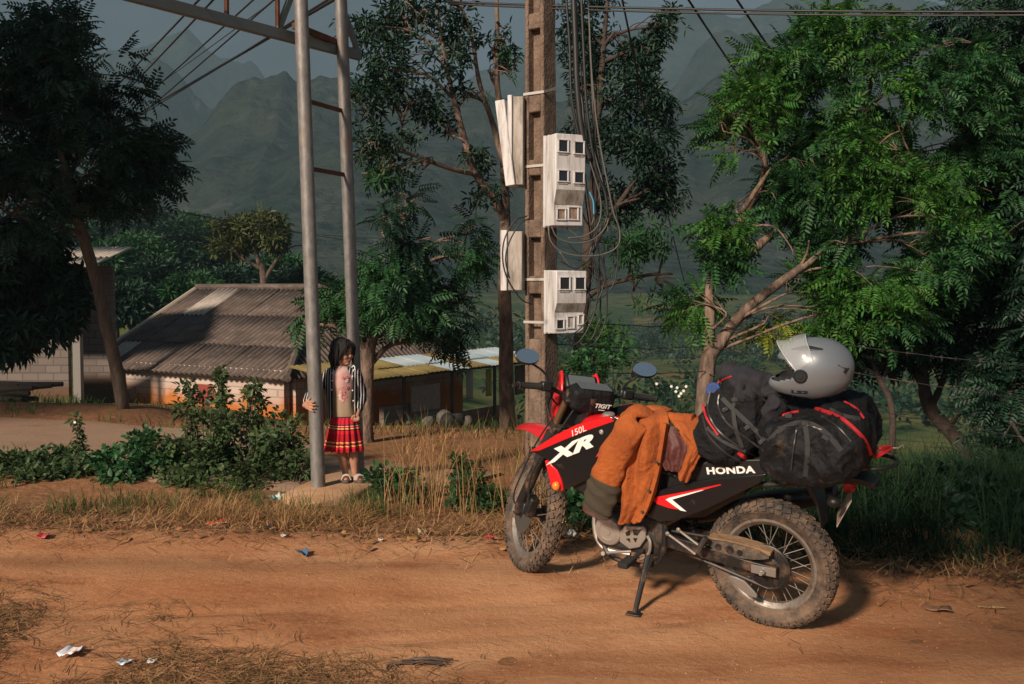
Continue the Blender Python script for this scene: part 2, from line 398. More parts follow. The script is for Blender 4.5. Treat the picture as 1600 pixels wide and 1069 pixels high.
# ------------------------------------------------------------------ mountains
mm_ = mat('mountain_forest', (0.016, 0.034, 0.024), 1.0, col2=(0.050, 0.062, 0.045), scale=0.02, contrast=1.6, detail=10, bump=1.0, bscale=0.045, dust=(0.15, 0.155, 0.15), dust_amt=0.22, dscale=0.03, spec=0.0)
mm_.node_tree.nodes['Bump'].inputs['Distance'].default_value = 22
mm_.node_tree.nodes['Bump'].inputs['Height'].links[0].from_node.inputs['Detail'].default_value = 10
def mountain(name, prof, D, base_f, label, amp, seed):
    cols = np.concatenate([np.arange(-900, -60, 20.0), np.arange(-60, 1660, 5.0), np.arange(1660, 2501, 20.0)]); rows = 50; V = []
    for px in cols:
        py = interp(px, prof) + 7*noise.noise((px*.021+seed, seed, 0)) + 4*noise.noise((px*.06+seed, seed, 3)) + 2.2*noise.noise((px*.17, seed, 5)); zr = CAM_H + (450-py)*D/1600.0
        for j in range(rows):
            t = j/(rows-1)*1.25
            y = D*lerp(base_f, 1.0, t); x = (px-800)/1600.0*D*lerp(lerp(base_f, 1.0, t), 1.0, 0.35)
            f = t**1.25 if t <= 1 else 1-(t-1)*2.2
            z = lerp(-16, zr, f)
            nzv = fbm((x/(0.16*D)+seed, y/(0.16*D), seed), 5)
            k = min(1.0, t*2)*(0.35 if abs(t-1) < 0.03 else 1.0)
            V.append((x, y, z + amp*D*0.035*nzv*k))
    n_ = len(cols); ii, jj = np.meshgrid(np.arange(n_-1), np.arange(rows-1), indexing='ij'); a = (ii*rows+jj).ravel()
    o = npmesh(name, V, np.stack([a, a+rows, a+rows+1, a+1], 1), mm_, smooth=True); tag(o, label, kind='structure'); return o
mountain('mountain', [(-900, 60), (0, 120), (130, 88), (215, 82), (270, 73), (302, 60), (318, 80), (332, 107), (350, 127), (380, 131), (388, 137), (398, 128), (412, 134), (425, 147), (470, 180), (700, 150), (900, 60), (1040, 22), (1075, 12), (1110, 22), (1150, 34), (1185, 12), (1220, -12), (1300, -22), (1335, 4), (1352, 5), (1370, -10), (1425, 0), (1470, 16), (1600, 30), (2500, 0)],
         2100, 0.6, 'farthest hazy karst mountain ridge with pointed peak', 0.7, 3.3)
mountain('mountain', [(-900, 90), (0, 120), (190, 116), (235, 108), (252, 97), (285, 122), (310, 150), (345, 172), (400, 200), (520, 260), (700, 300), (1000, 200), (1060, 120), (1085, 70), (1110, 45), (1130, 40), (1160, 66), (1200, 50), (1300, 60), (1420, 20), (1600, 10), (2500, 0)],
         1300, 0.6, 'middle hazy mountain ridge rising at both sides', 0.7, 7.7)
mountain('mountain', [(-900, 200), (100, 260), (250, 240), (330, 205), (372, 168), (420, 150), (450, 131), (468, 138), (500, 121), (530, 126), (620, 130), (760, 150), (900, 160), (1060, 150), (1120, 120), (1200, 130), (1350, 150), (1600, 170), (2500, 150)],
         760, 0.42, 'nearest broad forested mountain slope behind the valley', 0.8, 12.1)
# ------------------------------------------------------------------ motorcycle
RC = atz(1205, 974, 0.0); FC = atz(830, 886, 0.06); RC.z = road_z(RC.x, RC.y)-0.006
FC.z = max(road_z(FC.x, FC.y), gz(FC.x, FC.y)+rough(FC.x, FC.y)-0.02)-0.006
bX = (FC-RC).normalized(); bY = Vector((0, 0, 1)).cross(bX).normalized(); bZ = bX.cross(bY); LEAN = R_(9)
bYl = bY*math.cos(LEAN)-bZ*math.sin(LEAN); bZl = bZ*math.cos(LEAN)+bY*math.sin(LEAN)
BM = Matrix(((bX.x, bYl.x, bZl.x, RC.x), (bX.y, bYl.y, bZl.y, RC.y), (bX.z, bYl.z, bZl.z, RC.z), (0, 0, 0, 1)))
WB = (FC-RC).length
def bk(px, py, yl):
    r = ray(px, py); q = Vector((0, 0, CAM_H))-RC; t = (yl-q.dot(bYl))/r.dot(bYl); q = q + r*t
    return Vector((q.dot(bX), yl, q.dot(bZl)))
def bks(px, py, f):
    y = 0.15
    for _ in range(6): v = bk(px, py, y); y = f(v.x)
    return bk(px, py, y)

DUST = (0.23, 0.14, 0.085)
m_rub = mat('tyre_rubber', (0.028, 0.026, 0.025), 0.85, dust=(0.20, 0.135, 0.09), dust_amt=0.75, dscale=9, bump=0.3, bscale=90)
m_blk = mat('black_plastic', (0.009, 0.010, 0.011), 0.45, dust=DUST, dust_amt=0.02, dscale=7)
m_gloss = mat('gloss_black_panel', (0.007, 0.008, 0.010), 0.25, coat=0.3, dust=DUST, dust_amt=0.0, dscale=6)
m_red = mat('red_bodywork', (0.62, 0.012, 0.018), 0.28, coat=0.3, dust=DUST, dust_amt=0.08, dscale=9)
m_whi = mat('white_decal', (0.78, 0.78, 0.77), 0.4)
m_alu = mat('dusty_aluminium', (0.50, 0.48, 0.45), 0.42, 0.75, dust=(0.32, 0.22, 0.15), dust_amt=0.45, dscale=12)
m_rim = mat('rim_aluminium', (0.40, 0.39, 0.37), 0.4, 0.8, dust=(0.17, 0.115, 0.075), dust_amt=0.95, dscale=14)
m_stl = mat('black_steel', (0.018, 0.018, 0.019), 0.45, 0.3, dust=DUST, dust_amt=0.38, dscale=10)
m_eng = mat('dark_engine_casting', (0.045, 0.045, 0.046), 0.55, 0.4, dust=DUST, dust_amt=0.4, dscale=14)
m_gold = mat('bronze_fork_tube', (0.33, 0.22, 0.13), 0.3, 0.8)
m_mud = mat('mud_caked_plate', (0.27, 0.17, 0.10), 0.9, col2=(0.17, 0.105, 0.06), scale=14, bump=0.4, bscale=60)
m_org = mat('amber_lens', (0.75, 0.22, 0.03), 0.25)
m_rlens = mat('red_lens', (0.35, 0.01, 0.01), 0.2)
m_mirr = mat('mirror_glass', (0.9, 0.92, 0.95), 0.04, 1.0)
m_lcd = mat('grey_display', (0.10, 0.12, 0.13), 0.12)
m_chrome = mat('dull_spoke', (0.22, 0.20, 0.18), 0.6, 0.4, dust=(.2,.13,.08), dust_amt=.5, dscale=20)
m_rod = mat('dull_rod', (0.22, 0.21, 0.20), 0.5, 0.4, dust=(.24,.16,.1), dust_amt=.5, dscale=20)
m_grip = mat('grip_rubber', (0.014, 0.014, 0.014), 0.8, bump=0.4, bscale=300)

bike = empty('motorcycle'); bike.matrix_world = BM
tag(bike, 'dusty red and black trail motorcycle leaning on its side stand, loaded with bags', 'motorcycle')
AX = Vector((-0.4617, 0, 0.887)); PX = Vector((WB+0.10, 0, 0)); ST = R_(40)
S = Matrix.Translation(PX) @ Matrix.Rotation(-ST, 4, AX) @ Matrix.Translation(-PX)
_c = Vector((0.97, 0, 1.05)); S2 = S @ Matrix.Translation((0.055, 0.0, -0.022)) @ Matrix.Translation(_c) @ Matrix.Rotation(R_(-4), 4, 'X') @ Matrix.Translation(-_c)
def part(mb, name, m, steer=False, parent=None, **k):
    if steer: k['matrix'] = S if steer is True else S2
    return mb.build(name, m, parent or bike, **k)

def wheel(name, c, rad, w_, rimr, M, lbl):
    wroot = empty(name, parent=bike); wroot.matrix_local = M @ Matrix.Translation(Vector(c))
    # tyre: carcass and tread blocks
    mb = MB(); hw = w_/2; sec = []
    rc = rad-0.012-hw*0.62
    for k in range(14):
        a = -2.35 + 4.7*k/13; sec.append((rc + hw*0.62*math.cos(a)*(1.0) + (hw*0.1 if abs(a) < 1 else 0), hw*math.sin(a)*1.0))
    sec = [(rimr-0.004, -hw*0.55)] + sec + [(rimr-0.004, hw*0.55)]
    mb.lathe(sec, n=72, closed=True)
    N = 46
    for k in range(N):
        for side in (-1, 1):
            for rowi, (ang, ln, wd, sk) in enumerate(((0.26, 0.031, 0.021, 0.5), (0.80, 0.029, 0.022, -0.35), (1.27, 0.022, 0.018, 0.0))):
                th = 2*math.pi*(k + (0.5 if side > 0 else 0) + 0.28*rowi)/N
                a = ang*side; rr = rc + hw*0.62*math.cos(a) + (hw*0.1 if abs(a) < 1 else 0); yy = hw*math.sin(a)
                er = Vector((math.cos(th), 0, math.sin(th))); et = Vector((-math.sin(th), 0, math.cos(th))); ey = Vector((0, 1, 0))
                nrm = (er*math.cos(a) + ey*math.sin(a)).normalized(); lat = (ey*math.cos(a) - er*math.sin(a)).normalized()
                s_ = sk*side; t1 = (et*math.cos(s_) + lat*math.sin(s_)); l1 = nrm.cross(t1)
                mb.box(er*rr + ey*yy + nrm*0.001, (ln, wd, 0.015), Matrix((t1, l1, nrm)).transposed())
    mb.build('tyre', m_rub, wroot, angle=40)
    mb = MB(); rw = hw*0.62
    mb.lathe([(rimr+0.006, -rw), (rimr+0.006, -rw+0.006), (rimr-0.008, -rw+0.009), (rimr-0.020, -0.008), (rimr-0.020, 0.008), (rimr-0.008, rw-0.009), (rimr+0.006, rw-0.006), (rimr+0.006, rw), (rimr-0.006, rw), (rimr-0.027, 0.012), (rimr-0.027, -0.012), (rimr-0.006, -rw)], n=64, closed=True)
    mb.build('rim', m_rim, wroot, angle=30)
    mb = MB(); mb.lathe([(0.0, -0.062), (0.045, -0.062), (0.045, -0.05), (0.026, -0.045), (0.026, 0.045), (0.045, 0.05), (0.045, 0.062), (0.0, 0.062)], n=24)
    mb.build('hub', m_eng, wroot)
    me = None
    for k in range(32):
        th = 2*math.pi*k/32; sd_ = 1 if k % 2 else -1; tw = 0.5*(1 if (k//2) % 2 else -1)
        if me is None:
            pass
        p0 = Vector((0.042*math.cos(th+tw*1.6), sd_*0.052, 0.042*math.sin(th+tw*1.6))); p1 = Vector(((rimr-0.024)*math.cos(th), sd_*0.008, (rimr-0.024)*math.sin(th)))
        q = MB(); q.tube([p0, p1], 0.0021, 5); q.build('spoke', m_chrome, wroot, smooth=True)
    return wroot
fa = (WB, 0, 0.322)
rw_ = wheel('rear_wheel', (0, 0, 0.316), 0.316, 0.098, 0.222, Matrix.Identity(4), '')
fw_ = wheel('front_wheel', fa, 0.324, 0.090, 0.245, S, '')
# rear brake drum / sprocket / chain
def lathe_part(prof, c, name, m, steer=False, parent=None, n=40, axis=(0, 1, 0), **k):
    q = MB(); q.lathe(prof, c, axis, n); return part(q, name, m, steer, parent, **k)
lathe_part([(0.0, 0.046), (0.098, 0.046), (0.106, 0.050), (0.106, 0.055), (0.098, 0.059), (0.06, 0.059), (0.05, 0.066), (0.0, 0.066)], (0, 0, 0.316), 'sprocket', m_stl)
lathe_part([(0.0, 0), (0.013, 0), (0.013, 0.03), (0.009, 0.034), (0.009, 0.042), (0, 0.042)], (0, 0.098, 0.316), 'axle_nut', m_alu, n=6)
q = MB(); pts = []
for k in range(17):
    a = math.pi/2 + math.pi*k/16; pts.append((0.104*math.cos(a), 0.052, 0.316+0.104*math.sin(a)))
for k in range(9):
    a = -math.pi/2 + math.pi*k/8; pts.append((0.515+0.038*math.cos(a), 0.052, 0.365+0.038*math.sin(a)))
q.tube(pts, 0.0085, 6, closed=True); part(q, 'chain', m_stl)
# swingarm
for s in (1, -1):
    q = MB(); q.loft([[(x, s*y+dy, z+dz) for dy, dz in ((-0.014, -h), (0.014, -h), (0.014, h), (-0.014, h))] for x, y, z, h in ((0.52, 0.085, 0.37, 0.032), (0.30, 0.083, 0.345, 0.034), (0.08, 0.082, 0.322, 0.026), (-0.06, 0.082, 0.316, 0.024))])
    part(q, 'swingarm', m_stl, bevel=0.005)
q = MB(); q.box((0.0, 0.100, 0.316), (0.12, 0.006, 0.042)); part(q, 'chain_adjuster', m_rod, bevel=0.002)
# chain guard: top lip and side plate with holes
A = bk(1108, 838, 0.085); Bp = bk(1207, 862, 0.085)
def gpt(t, dz, y): p = A.lerp(Bp, t); return Vector((p.x, y, p.z + dz + 0.012*math.sin(math.pi*t)))
q = MB(); q.loft([[gpt(t, 0.004, 0.040), gpt(t, 0.004, 0.112), gpt(t, -0.004-0.01*(t > .9), 0.112), gpt(t, -0.004, 0.040)] for t in (0, .1, .3, .5, .7, .85, .95, 1.0)])
g_ = part(q, 'chain_guard', m_mud, bevel=0.002)
q = MB(); q.loft([[gpt(t, -0.004, 0.100), gpt(t, -0.004, 0.106), gpt(t, -h, 0.106), gpt(t, -h, 0.100)] for t, h in ((0, .03), (.1, .055), (.3, .07), (.5, .075), (.7, .065), (.85, .05), (.97, .03))])
m_guard = mat('dusty_guard_side', (0.05, 0.045, 0.04), 0.8, dust=(0.24, 0.16, 0.1), dust_amt=0.55, dscale=22)
q.build('side_plate', m_guard, g_, smooth=False)
for t, dz, r in ((0.18, -0.040, 0.017), (0.36, -0.044, 0.021), (0.52, -0.048, 0.015)):
    p = gpt(t, dz, 0.104); q = MB(); q.lathe([(0, 0), (r, 0), (r, 0.004), (0, 0.004)], p, n=14); q.build('hole', m_stl, g_)
# chain guide fin below the axle
poly = [(1139, 899), (1150, 902), (1163, 908), (1178, 924), (1183, 930), (1182, 935), (1172, 932), (1158, 922), (1146, 910)]
q = MB(); q.prism([(bk(a_, b_, 0.11).x, bk(a_, b_, 0.11).z) for a_, b_ in poly], 0.100, 0.112, lambda p, r, d: (p, d, r)); part(q, 'chain_guide', m_rod, bevel=0.003)
# frame
fr = MB()
for s in (1, -1):
    fr.tube(bez([(0.98, 0.02*s, 0.82), (0.80, 0.09*s, 0.80), (0.55, 0.10*s, 0.74), (0.30, 0.10*s, 0.70), (0.05, 0.095*s, 0.73), (-0.25, 0.09*s, 0.78)], 16), 0.014, 8)
    fr.tube(bez([(0.99, 0.015*s, 0.78), (0.93, 0.05*s, 0.5), (0.86, 0.08*s, 0.27), (0.75, 0.10*s, 0.21), (0.55, 0.11*s, 0.24), (0.50, 0.10*s, 0.40), (0.52, 0.10*s, 0.72)], 20), 0.014, 8)
    fr.tube([(0.50, 0.10*s, 0.45), (0.12, 0.095*s, 0.72)], 0.011, 8)
fr.tube([PX+AX*0.98, PX+AX*1.16], 0.032, 12)
part(fr, 'frame', m_stl)
# shock absorber
q = MB()
for k in range(60):
    pass
pts = [Vector((0.40, 0.0, 0.42)) + Vector((0.05, 0, 0.26))*(k/70) + Vector((math.cos(k*0.7)*0.03, math.sin(k*0.7)*0.03, 0)) for k in range(71)]
q.tube(pts, 0.005, 5); q.tube([(0.39, 0, 0.38), (0.46, 0, 0.72)], 0.014, 8); part(q, 'shock_absorber', m_stl)
# engine
q = MB(); q.box((0.72, 0, 0.36), (0.36, 0.20, 0.20)); q.box((0.60, 0, 0.40), (0.20, 0.19, 0.16)); part(q, 'engine_block', m_eng, bevel=0.03)
q = MB()
for k in range(9): q.box((0.80+0.012*k, 0, 0.48+0.022*k), (0.16, 0.17, 0.007), (0, R_(-25), 0))
q.box((0.86, 0, 0.56), (0.10, 0.12, 0.22), (0, R_(-25), 0)); part(q, 'cylinder', m_eng, bevel=0.002)
c = bk(950, 830, 0.115)
lathe_part([(0.0, 0.09), (0.078, 0.09), (0.078, 0.108), (0.070, 0.120), (0.045, 0.124), (0.043, 0.121), (0.020, 0.121), (0.018, 0.126), (0, 0.126)], (c.x, 0, c.z), 'stator_cover', m_alu)
poly = [(969, 830), (976, 822), (1005, 822), (1009, 826), (1009, 842), (1000, 855), (984, 858), (968, 846)]
q = MB(); q.prism([(bk(*v, 0.12).x, bk(*v, 0.12).z) for v in poly], 0.104, 0.124, lambda p, r, d: (p, d, r)); sc_ = part(q, 'sprocket_cover', m_alu, bevel=0.004)
for tri in ([(977, 832), (984, 829), (985, 836), (979, 838)], [(989, 828), (1003, 827), (996, 837), (990, 836)], [(978, 842), (984, 841), (985, 848)], [(989, 841), (996, 841), (993, 848)]):
    q = MB(); q.prism([(bk(*v, 0.125).x, bk(*v, 0.125).z) for v in tri], 0.121, 0.1262, lambda p, r, d: (p, d, r)); q.build('slot', m_stl, sc_, smooth=False)
# crankcase guard pipe ahead of the stator
q = MB(); q.tube(bez([bk(930, 800, 0.06), bk(929, 820, 0.07), bk(934, 843, 0.08), bk(948, 858, 0.08), bk(985, 866, 0.07)], 16), 0.013, 8); part(q, 'header_pipe', m_alu)
# shift lever and footpegs
q = MB(); q.tube([bk(985, 862, 0.10), bk(985, 862, 0.15), bk(960, 863, 0.17), bk(946, 864, 0.17)], 0.007, 8); q.tube([bk(946, 864, 0.15), bk(942, 865, 0.20)], 0.011, 8); part(q, 'shift_lever', m_rod)
for s in (1, -1):
    q = MB(); q.box((0.66, 0.20*s, 0.262), (0.055, 0.11, 0.028)); part(q, 'footpeg', m_grip, bevel=0.006)
    q = MB(); q.tube([(0.62, 0.10*s, 0.30), (0.645, 0.15*s, 0.27)], 0.012, 8); part(q, 'footpeg_bracket', m_stl)
q = MB(); q.tube(bez([bk(1012, 838, .11), bk(1016, 848, .125), bk(1014, 864, .125), bk(1003, 873, .12), bk(990, 870, .11)], 12), 0.008, 7); part(q, 'peg_hanger', m_alu)
# side stand
F0 = BM.inverted() @ (atz(992, 962, 0.0)); st_top = Vector((0.585, 0.115, 0.285))
ft = Vector((F0.x, F0.y, F0.z))
gw = BM @ ft; gw.z = road_z(gw.x, gw.y); ft = BM.inverted() @ gw
q = MB(); q.tube([st_top, st_top.lerp(ft, 0.35), ft+Vector((0, 0, 0.006))], [0.017, 0.015, 0.0125], 10); ss = part(q, 'side_stand', m_stl)
q = MB(); q.box(ft+Vector((0.0, 0.012, 0.006)), (0.075, 0.052, 0.010), (LEAN, 0, 0.2)); q.build('stand_foot', m_stl, ss, bevel=0.003)
q = MB(); q.tube([st_top+Vector((-0.03, 0.012, 0.01)), st_top.lerp(ft, 0.45)+Vector((-0.014, 0.012, 0))], 0.006, 6); q.build('spring', m_stl, ss)
# passenger peg stays
for a_, b_ in (((1043, 834), (1087, 866)), ((1060, 828), (1093, 853))):
    q = MB(); q.tube([bk(*a_, 0.135), bk(*b_, 0.15)], 0.0065, 7); q.ell(bk(*a_, 0.138), (.012, .008, .012)); part(q, 'peg_stay', m_rod)
q = MB(); p1 = bk(1090, 862, 0.16); p2 = bk(1103, 840, 0.155); q.tube([p1, p2], 0.015, 8); part(q, 'passenger_peg', m_eng)
# air box, inner body
q = MB(); q.loft([[(x, s_*hw, z) for s_, z in ((-1, z0), (1, z0), (1, z1), (-1, z1))] for x, hw, z0, z1 in ((0.10, .07, .66, .78), (0.30, .10, .52, .80), (0.56, .105, .46, .80), (0.68, .09, .50, .80))]); part(q, 'air_box', m_blk, bevel=0.02)
# side panels
sidef = lambda x: 0.135 + 0.03*sm((x-0.1)/0.3)
SP = [(1010, 772), (1060, 757), (1110, 748), (1150, 745), (1197, 741), (1186, 756), (1150, 773), (1100, 797), (1060, 811), (1035, 815), (1013, 806)]
pl = [(bks(*v, lambda x: 0.15)) for v in SP]
for s in (1, -1):
    q = MB(); q.prism([(v.x, v.z) for v in pl], 0.0, 0.016, lambda p, r, d: (p, s*(0.128+d + 0.02*sm((p-0.05)/0.4)), r)); sp_ = part(q, 'side_panel', m_gloss, bevel=0.006, smooth=True)
    if s == 1:
        def pdec(poly, name, m, off):
            q = MB(); q.prism([(bk(*v, 0.16).x, bk(*v, 0.16).z) for v in poly], 0.0, 0.0015, lambda p, r, d: (p, 0.1445+off+d + 0.02*sm((p-0.05)/0.4), r)); q.build(name, m, sp_, smooth=False)
        pdec([(1021, 781), (1026, 776), (1080, 766), (1124, 757.5), (1126, 759), (1090, 768), (1046, 779), (1060, 796), (1045, 793), (1028, 787)], 'red_stripe', m_red, 0.001)
        pdec([(1041, 780), (1047, 777), (1095, 766), (1100, 766), (1051, 780), (1073, 799), (1064, 797)], 'white_stripe', m_whi, 0.0016)
# tail side cover with the maker's name, seat
for s in (1, -1):
    q = MB(); tp = [(1085, 728), (1130, 720), (1200, 718), (1205, 744), (1160, 746), (1100, 752), (1070, 758)]
    q.prism([(bk(*v, 0.135).x, bk(*v, 0.135).z) for v in tp], 0.0, 0.012, lambda p, r, d: (p, s*(0.118+d), r)); tc_ = part(q, 'tail_cover', m_blk, bevel=0.005)
    if s == 1:
        me = text_mesh('HONDA', 0.044, 0.0008, 0, 1.08, 0.0018, 1.38); me.materials.append(m_whi); o = bpy.data.objects.new('lettering', me); COL.objects.link(o); o.parent = tc_
        c0 = bk(1108, 736.5, 0.132); c1 = bk(1174, 734.5, 0.132); tx = (c1-c0).normalized(); cc = (c0+c1)/2
        ty = Vector((0, 1, 0)).cross(tx); nz_ = Vector((0, 1, 0)); o.matrix_local = Matrix(((tx.x, ty.x, nz_.x, cc.x), (tx.y, ty.y, nz_.y, 0.1312), (tx.z, ty.z, nz_.z, cc.z), (0, 0, 0, 1)))
q = MB(); rings = []
for x, hw, z0, z1 in ((0.78, .05, .80, .86), (0.70, .075, .76, .855), (0.5, .115, .74, .835), (0.25, .13, .75, .835), (0.0, .12, .79, .85), (-0.22, .10, .82, .87), (-0.30, .06, .84, .87)):
    rings.append([(x, -hw, z0), (x, -hw, z1-.03), (x, -hw*.75, z1), (x, 0, z1+.008), (x, hw*.75, z1), (x, hw, z1-.03), (x, hw, z0), (x, 0, z0-.01)])
q.loft(rings); part(q, 'seat', mat('seat_vinyl', (0.014, 0.014, 0.015), 0.6, bump=0.2, bscale=200), angle=60)
# tank
q = MB(); rings = []
for x, hw, z0, z1 in ((1.00, .05, .82, .90), (0.96, .10, .77, .925), (0.88, .13, .75, .942), (0.75, .125, .75, .925), (0.62, .09, .76, .87), (0.56, .06, .77, .84)):
    rings.append([(x, hw*math.cos(a), (z0+z1)/2+(z1-z0)/2*math.sin(a)) for a in [2*math.pi*k/16 for k in range(16)]])
q.loft(rings); tk = part(q, 'fuel_tank', m_red, angle=80)
lathe_part([(0, 0), (0.032, 0), (0.032, 0.014), (0.026, 0.019), (0, 0.019)], (0.85, 0.0, 0.932), 'fuel_cap', m_alu, axis=(0, 0, 1), n=24)
# shrouds
shf = lambda x: 0.125 + 0.15*(x-0.75)
SH = [(829, 705), (868, 680), (900, 664), (930, 655), (952, 650), (968, 658), (962, 688), (936, 712), (929, 745), (911, 753), (882, 766), (868, 738), (857, 719), (846, 714)]
def shp(v): return bks(v[0], v[1], shf)
for s in (1, -1):
    q = MB(); q.prism([(shp(v).x, shp(v).z) for v in SH], -0.012, 0.0, lambda p, r, d: (p, s*(shf(p)+d), r)); sh_ = part(q, 'tank_shroud', m_gloss, bevel=0.004)
    def dec(poly, name, m, off):
        q = MB(); q.prism([(shp(v).x, shp(v).z) for v in poly], off, off+0.0016, lambda p, r, d: (p, s*(shf(p)+d), r)); return q.build(name, m, sh_, smooth=False)
    dec([(829, 705), (868, 680), (900, 664), (930, 655), (952, 650), (960, 658), (925, 670), (882, 687), (843, 704)], 'red_stripe', m_red, 0.001)
    dec([(936, 706), (952, 690), (961, 686), (955, 700), (938, 712), (931, 714)], 'red_patch', m_red, 0.001)
    if s == 1:
        q = MB(); p = shp((940, 675)); q.lathe([(0, 0), (0.012, 0), (0.012, 0.004), (0.006, 0.006), (0, 0.004)], p+Vector((0, 0.001, 0)), n=16); q.build('bolt', m_alu, sh_)
        def letter(txt, size, a_, b_, off, m, shear=0.25, sx=1.0, bold=0.003, sp=1.0):
            c0 = shp(a_); c1 = shp(b_); tx = (c1-c0).normalized(); n_ = Vector((-0.15, 1, 0)).normalized(); tx = (tx-n_*tx.dot(n_)).normalized(); ty = n_.cross(tx); cc = (c0+c1)/2+n_*off
            me = text_mesh(txt, size, 0.0006, shear, sp, bold, sx); me.materials.append(m); o = bpy.data.objects.new('lettering', me); COL.objects.link(o); o.parent = sh_
            o.matrix_local = Matrix(((tx.x, ty.x, n_.x, cc.x), (tx.y, ty.y, n_.y, cc.y), (tx.z, ty.z, n_.z, cc.z), (0, 0, 0, 1)))
        letter('XR', 0.082, (849, 719), (930, 687), 0.0065, m_whi, 0.5, 2.3, 0.0045, 1.04)
        letter('150L', 0.043, (882, 683), (924, 665), 0.0035, m_whi, 0.35, 1.1, 0.0)
        me = text_mesh('HRC', 0.022, 0.0006, 0.2, 1, 0.001); me.materials.append(m_whi); o = bpy.data.objects.new('lettering', me); COL.objects.link(o); o.parent = tk
        p = bk(964, 656, 0.115); tx = (bk(968, 659, .115)-bk(958, 653, .115)).normalized(); n_ = Vector((0.1, 0.75, 0.65)).normalized(); tx = (tx-n_*tx.dot(n_)).normalized(); ty = n_.cross(tx)
        o.matrix_local = Matrix(((tx.x, ty.x, n_.x, p.x), (tx.y, ty.y, n_.y, p.y), (tx.z, ty.z, n_.z, p.z), (0, 0, 0, 1)))
# red lower wing and turn signal
wing = [(853, 718), (862, 721), (873, 733), (880, 750), (883, 766), (872, 767), (863, 761), (859, 742)]
for s in (1, -1):
    q = MB(); q.prism([(bk(*v, .16).x, bk(*v, .16).z) for v in wing], 0.0, 0.03, lambda p, r, d: (p, s*(0.148+d), r)); part(q, 'radiator_wing', m_red, bevel=0.008)
    p = bk(872, 759, 0.18); q = MB(); q.ell((p.x+0.005, 0.19*s, p.z), (0.022, 0.02, 0.024)); part(q, 'turn_signal', m_org)
# dark inner mass between shrouds
q = MB(); q.loft([[(x, s_*hw, z) for s_, z in ((-1, z0), (1, z0), (1, z1), (-1, z1))] for x, hw, z0, z1 in ((0.70, .09, .52, .84), (0.88, .12, .50, .84), (1.00, .13, .56, .82), (1.07, .11, .64, .78))]); part(q, 'inner_cowl', m_blk, bevel=0.02)
# ---------------- front end, turned to the right
axl = Vector((WB, 0, 0.322))
def fk(s_, y, off=0): return axl + AX*s_ + Vector((0.887, 0, 0.4617))*off + Vector((0, y, 0))
for s in (1, -1):
    q = MB(); q.tube([fk(-0.02, .098*s, -.0), fk(0.06, .098*s), fk(0.36, .098*s)], [0.022, 0.030, 0.027], 12); part(q, 'fork_leg', m_stl, True)
    q = MB(); q.tube([fk(0.34+0.006*k, .098*s) for k in range(34)], [0.034 if k % 3 else 0.027 for k in range(34)], 14); part(q, 'fork_gaiter', m_grip, True)
    q = MB(); q.tube([fk(0.5, .098*s), fk(0.80, .098*s)], 0.0195, 12); part(q, 'fork_tube', m_gold, True)
q = MB(); q.tube([axl+Vector((0, -.13, 0)), axl+Vector((0, .13, 0))], 0.011, 8); part(q, 'front_axle', m_alu, True)
for s_ in (0.585, 0.765):
    q = MB(); q.box(fk(s_, 0, -0.02), (0.085, 0.26, 0.032), (0, R_(-27.5), 0)); part(q, 'fork_clamp', m_stl, True, bevel=0.008)
lathe_part([(0.0, 0.058), (0.045, 0.058), (0.05, 0.060), (0.12, 0.060), (0.12, 0.064), (0.05, 0.064), (0, 0.066)], axl, 'brake_disc', mat('brake_disc_steel', (0.22, 0.21, 0.20), 0.4, 0.8), True)
q = MB(); q.box(fk(0.10, 0.075, -0.075), (0.07, 0.05, 0.11), (0, R_(-20), 0)); q.box(fk(0.06, 0.095, -0.05), (0.05, 0.03, 0.06)); part(q, 'brake_caliper', m_stl, True, bevel=0.008)
q = MB(); q.tube(bez([fk(0.12, .10, -.08), fk(0.25, .135, -.06), fk(0.40, .13, -.05), fk(0.62, .09, -.06), fk(0.80, .05, -.05)], 20), 0.006, 6); part(q, 'brake_hose', m_grip, True)
q = MB(); q.tube(bez([fk(0.0, .09, -.0), fk(0.05, .13, .05), fk(0.22, .14, .05), fk(0.45, .13, .05), fk(0.75, .06, .06)], 20), 0.005, 6); part(q, 'speedometer_cable', m_grip, True)
# high front fender
q = MB(); rings = []
for x, z, hw, dr in ((0.98, .66, .065, .03), (1.10, .705, .075, .045), (1.25, .74, .085, .05), (1.40, .76, .09, .05), (1.55, .757, .088, .05), (1.70, .73, .075, .04), (1.78, .70, .04, .02)):
    top = [(x, hw*t, z + .04 - dr*abs(t)**2.2) for t in (-1, -.75, -.4, 0, .4, .75, 1)]
    rings.append(top + [(a_, b_*.96, c_-.006) for a_, b_, c_ in top[::-1]])
q.loft(rings); part(q, 'front_fender', m_red, True, angle=60)
# headlight cowl
q = MB(); rings = []
for x, hw, z0, z1 in ((1.20, .07, .86, .98), (1.17, .10, .83, 1.03), (1.11, .115, .82, 1.07), (1.06, .11, .84, 1.09)):
    rings.append([(x, -hw, z0+.03), (x, -hw*.6, z0), (x, hw*.6, z0), (x, hw, z0+.03), (x+.0, hw*.95, z1-.02), (x, hw*.6, z1), (x, -hw*.6, z1), (x, -hw*.95, z1-.02)])
q.loft(rings); part(q, 'headlight_cowl', m_red, 2, angle=50)
q = MB(); q.ell((1.20, 0, .92), (.02, .06, .05)); part(q, 'headlight', mat('headlight_glass', (.7, .72, .75), .08), 2)
# inner black mask behind the cowl
q = MB(); q.box((1.035, 0, 0.97), (0.05, 0.19, 0.20), (0, R_(-15), 0)); part(q, 'cowl_back', m_blk, 2, bevel=0.015)
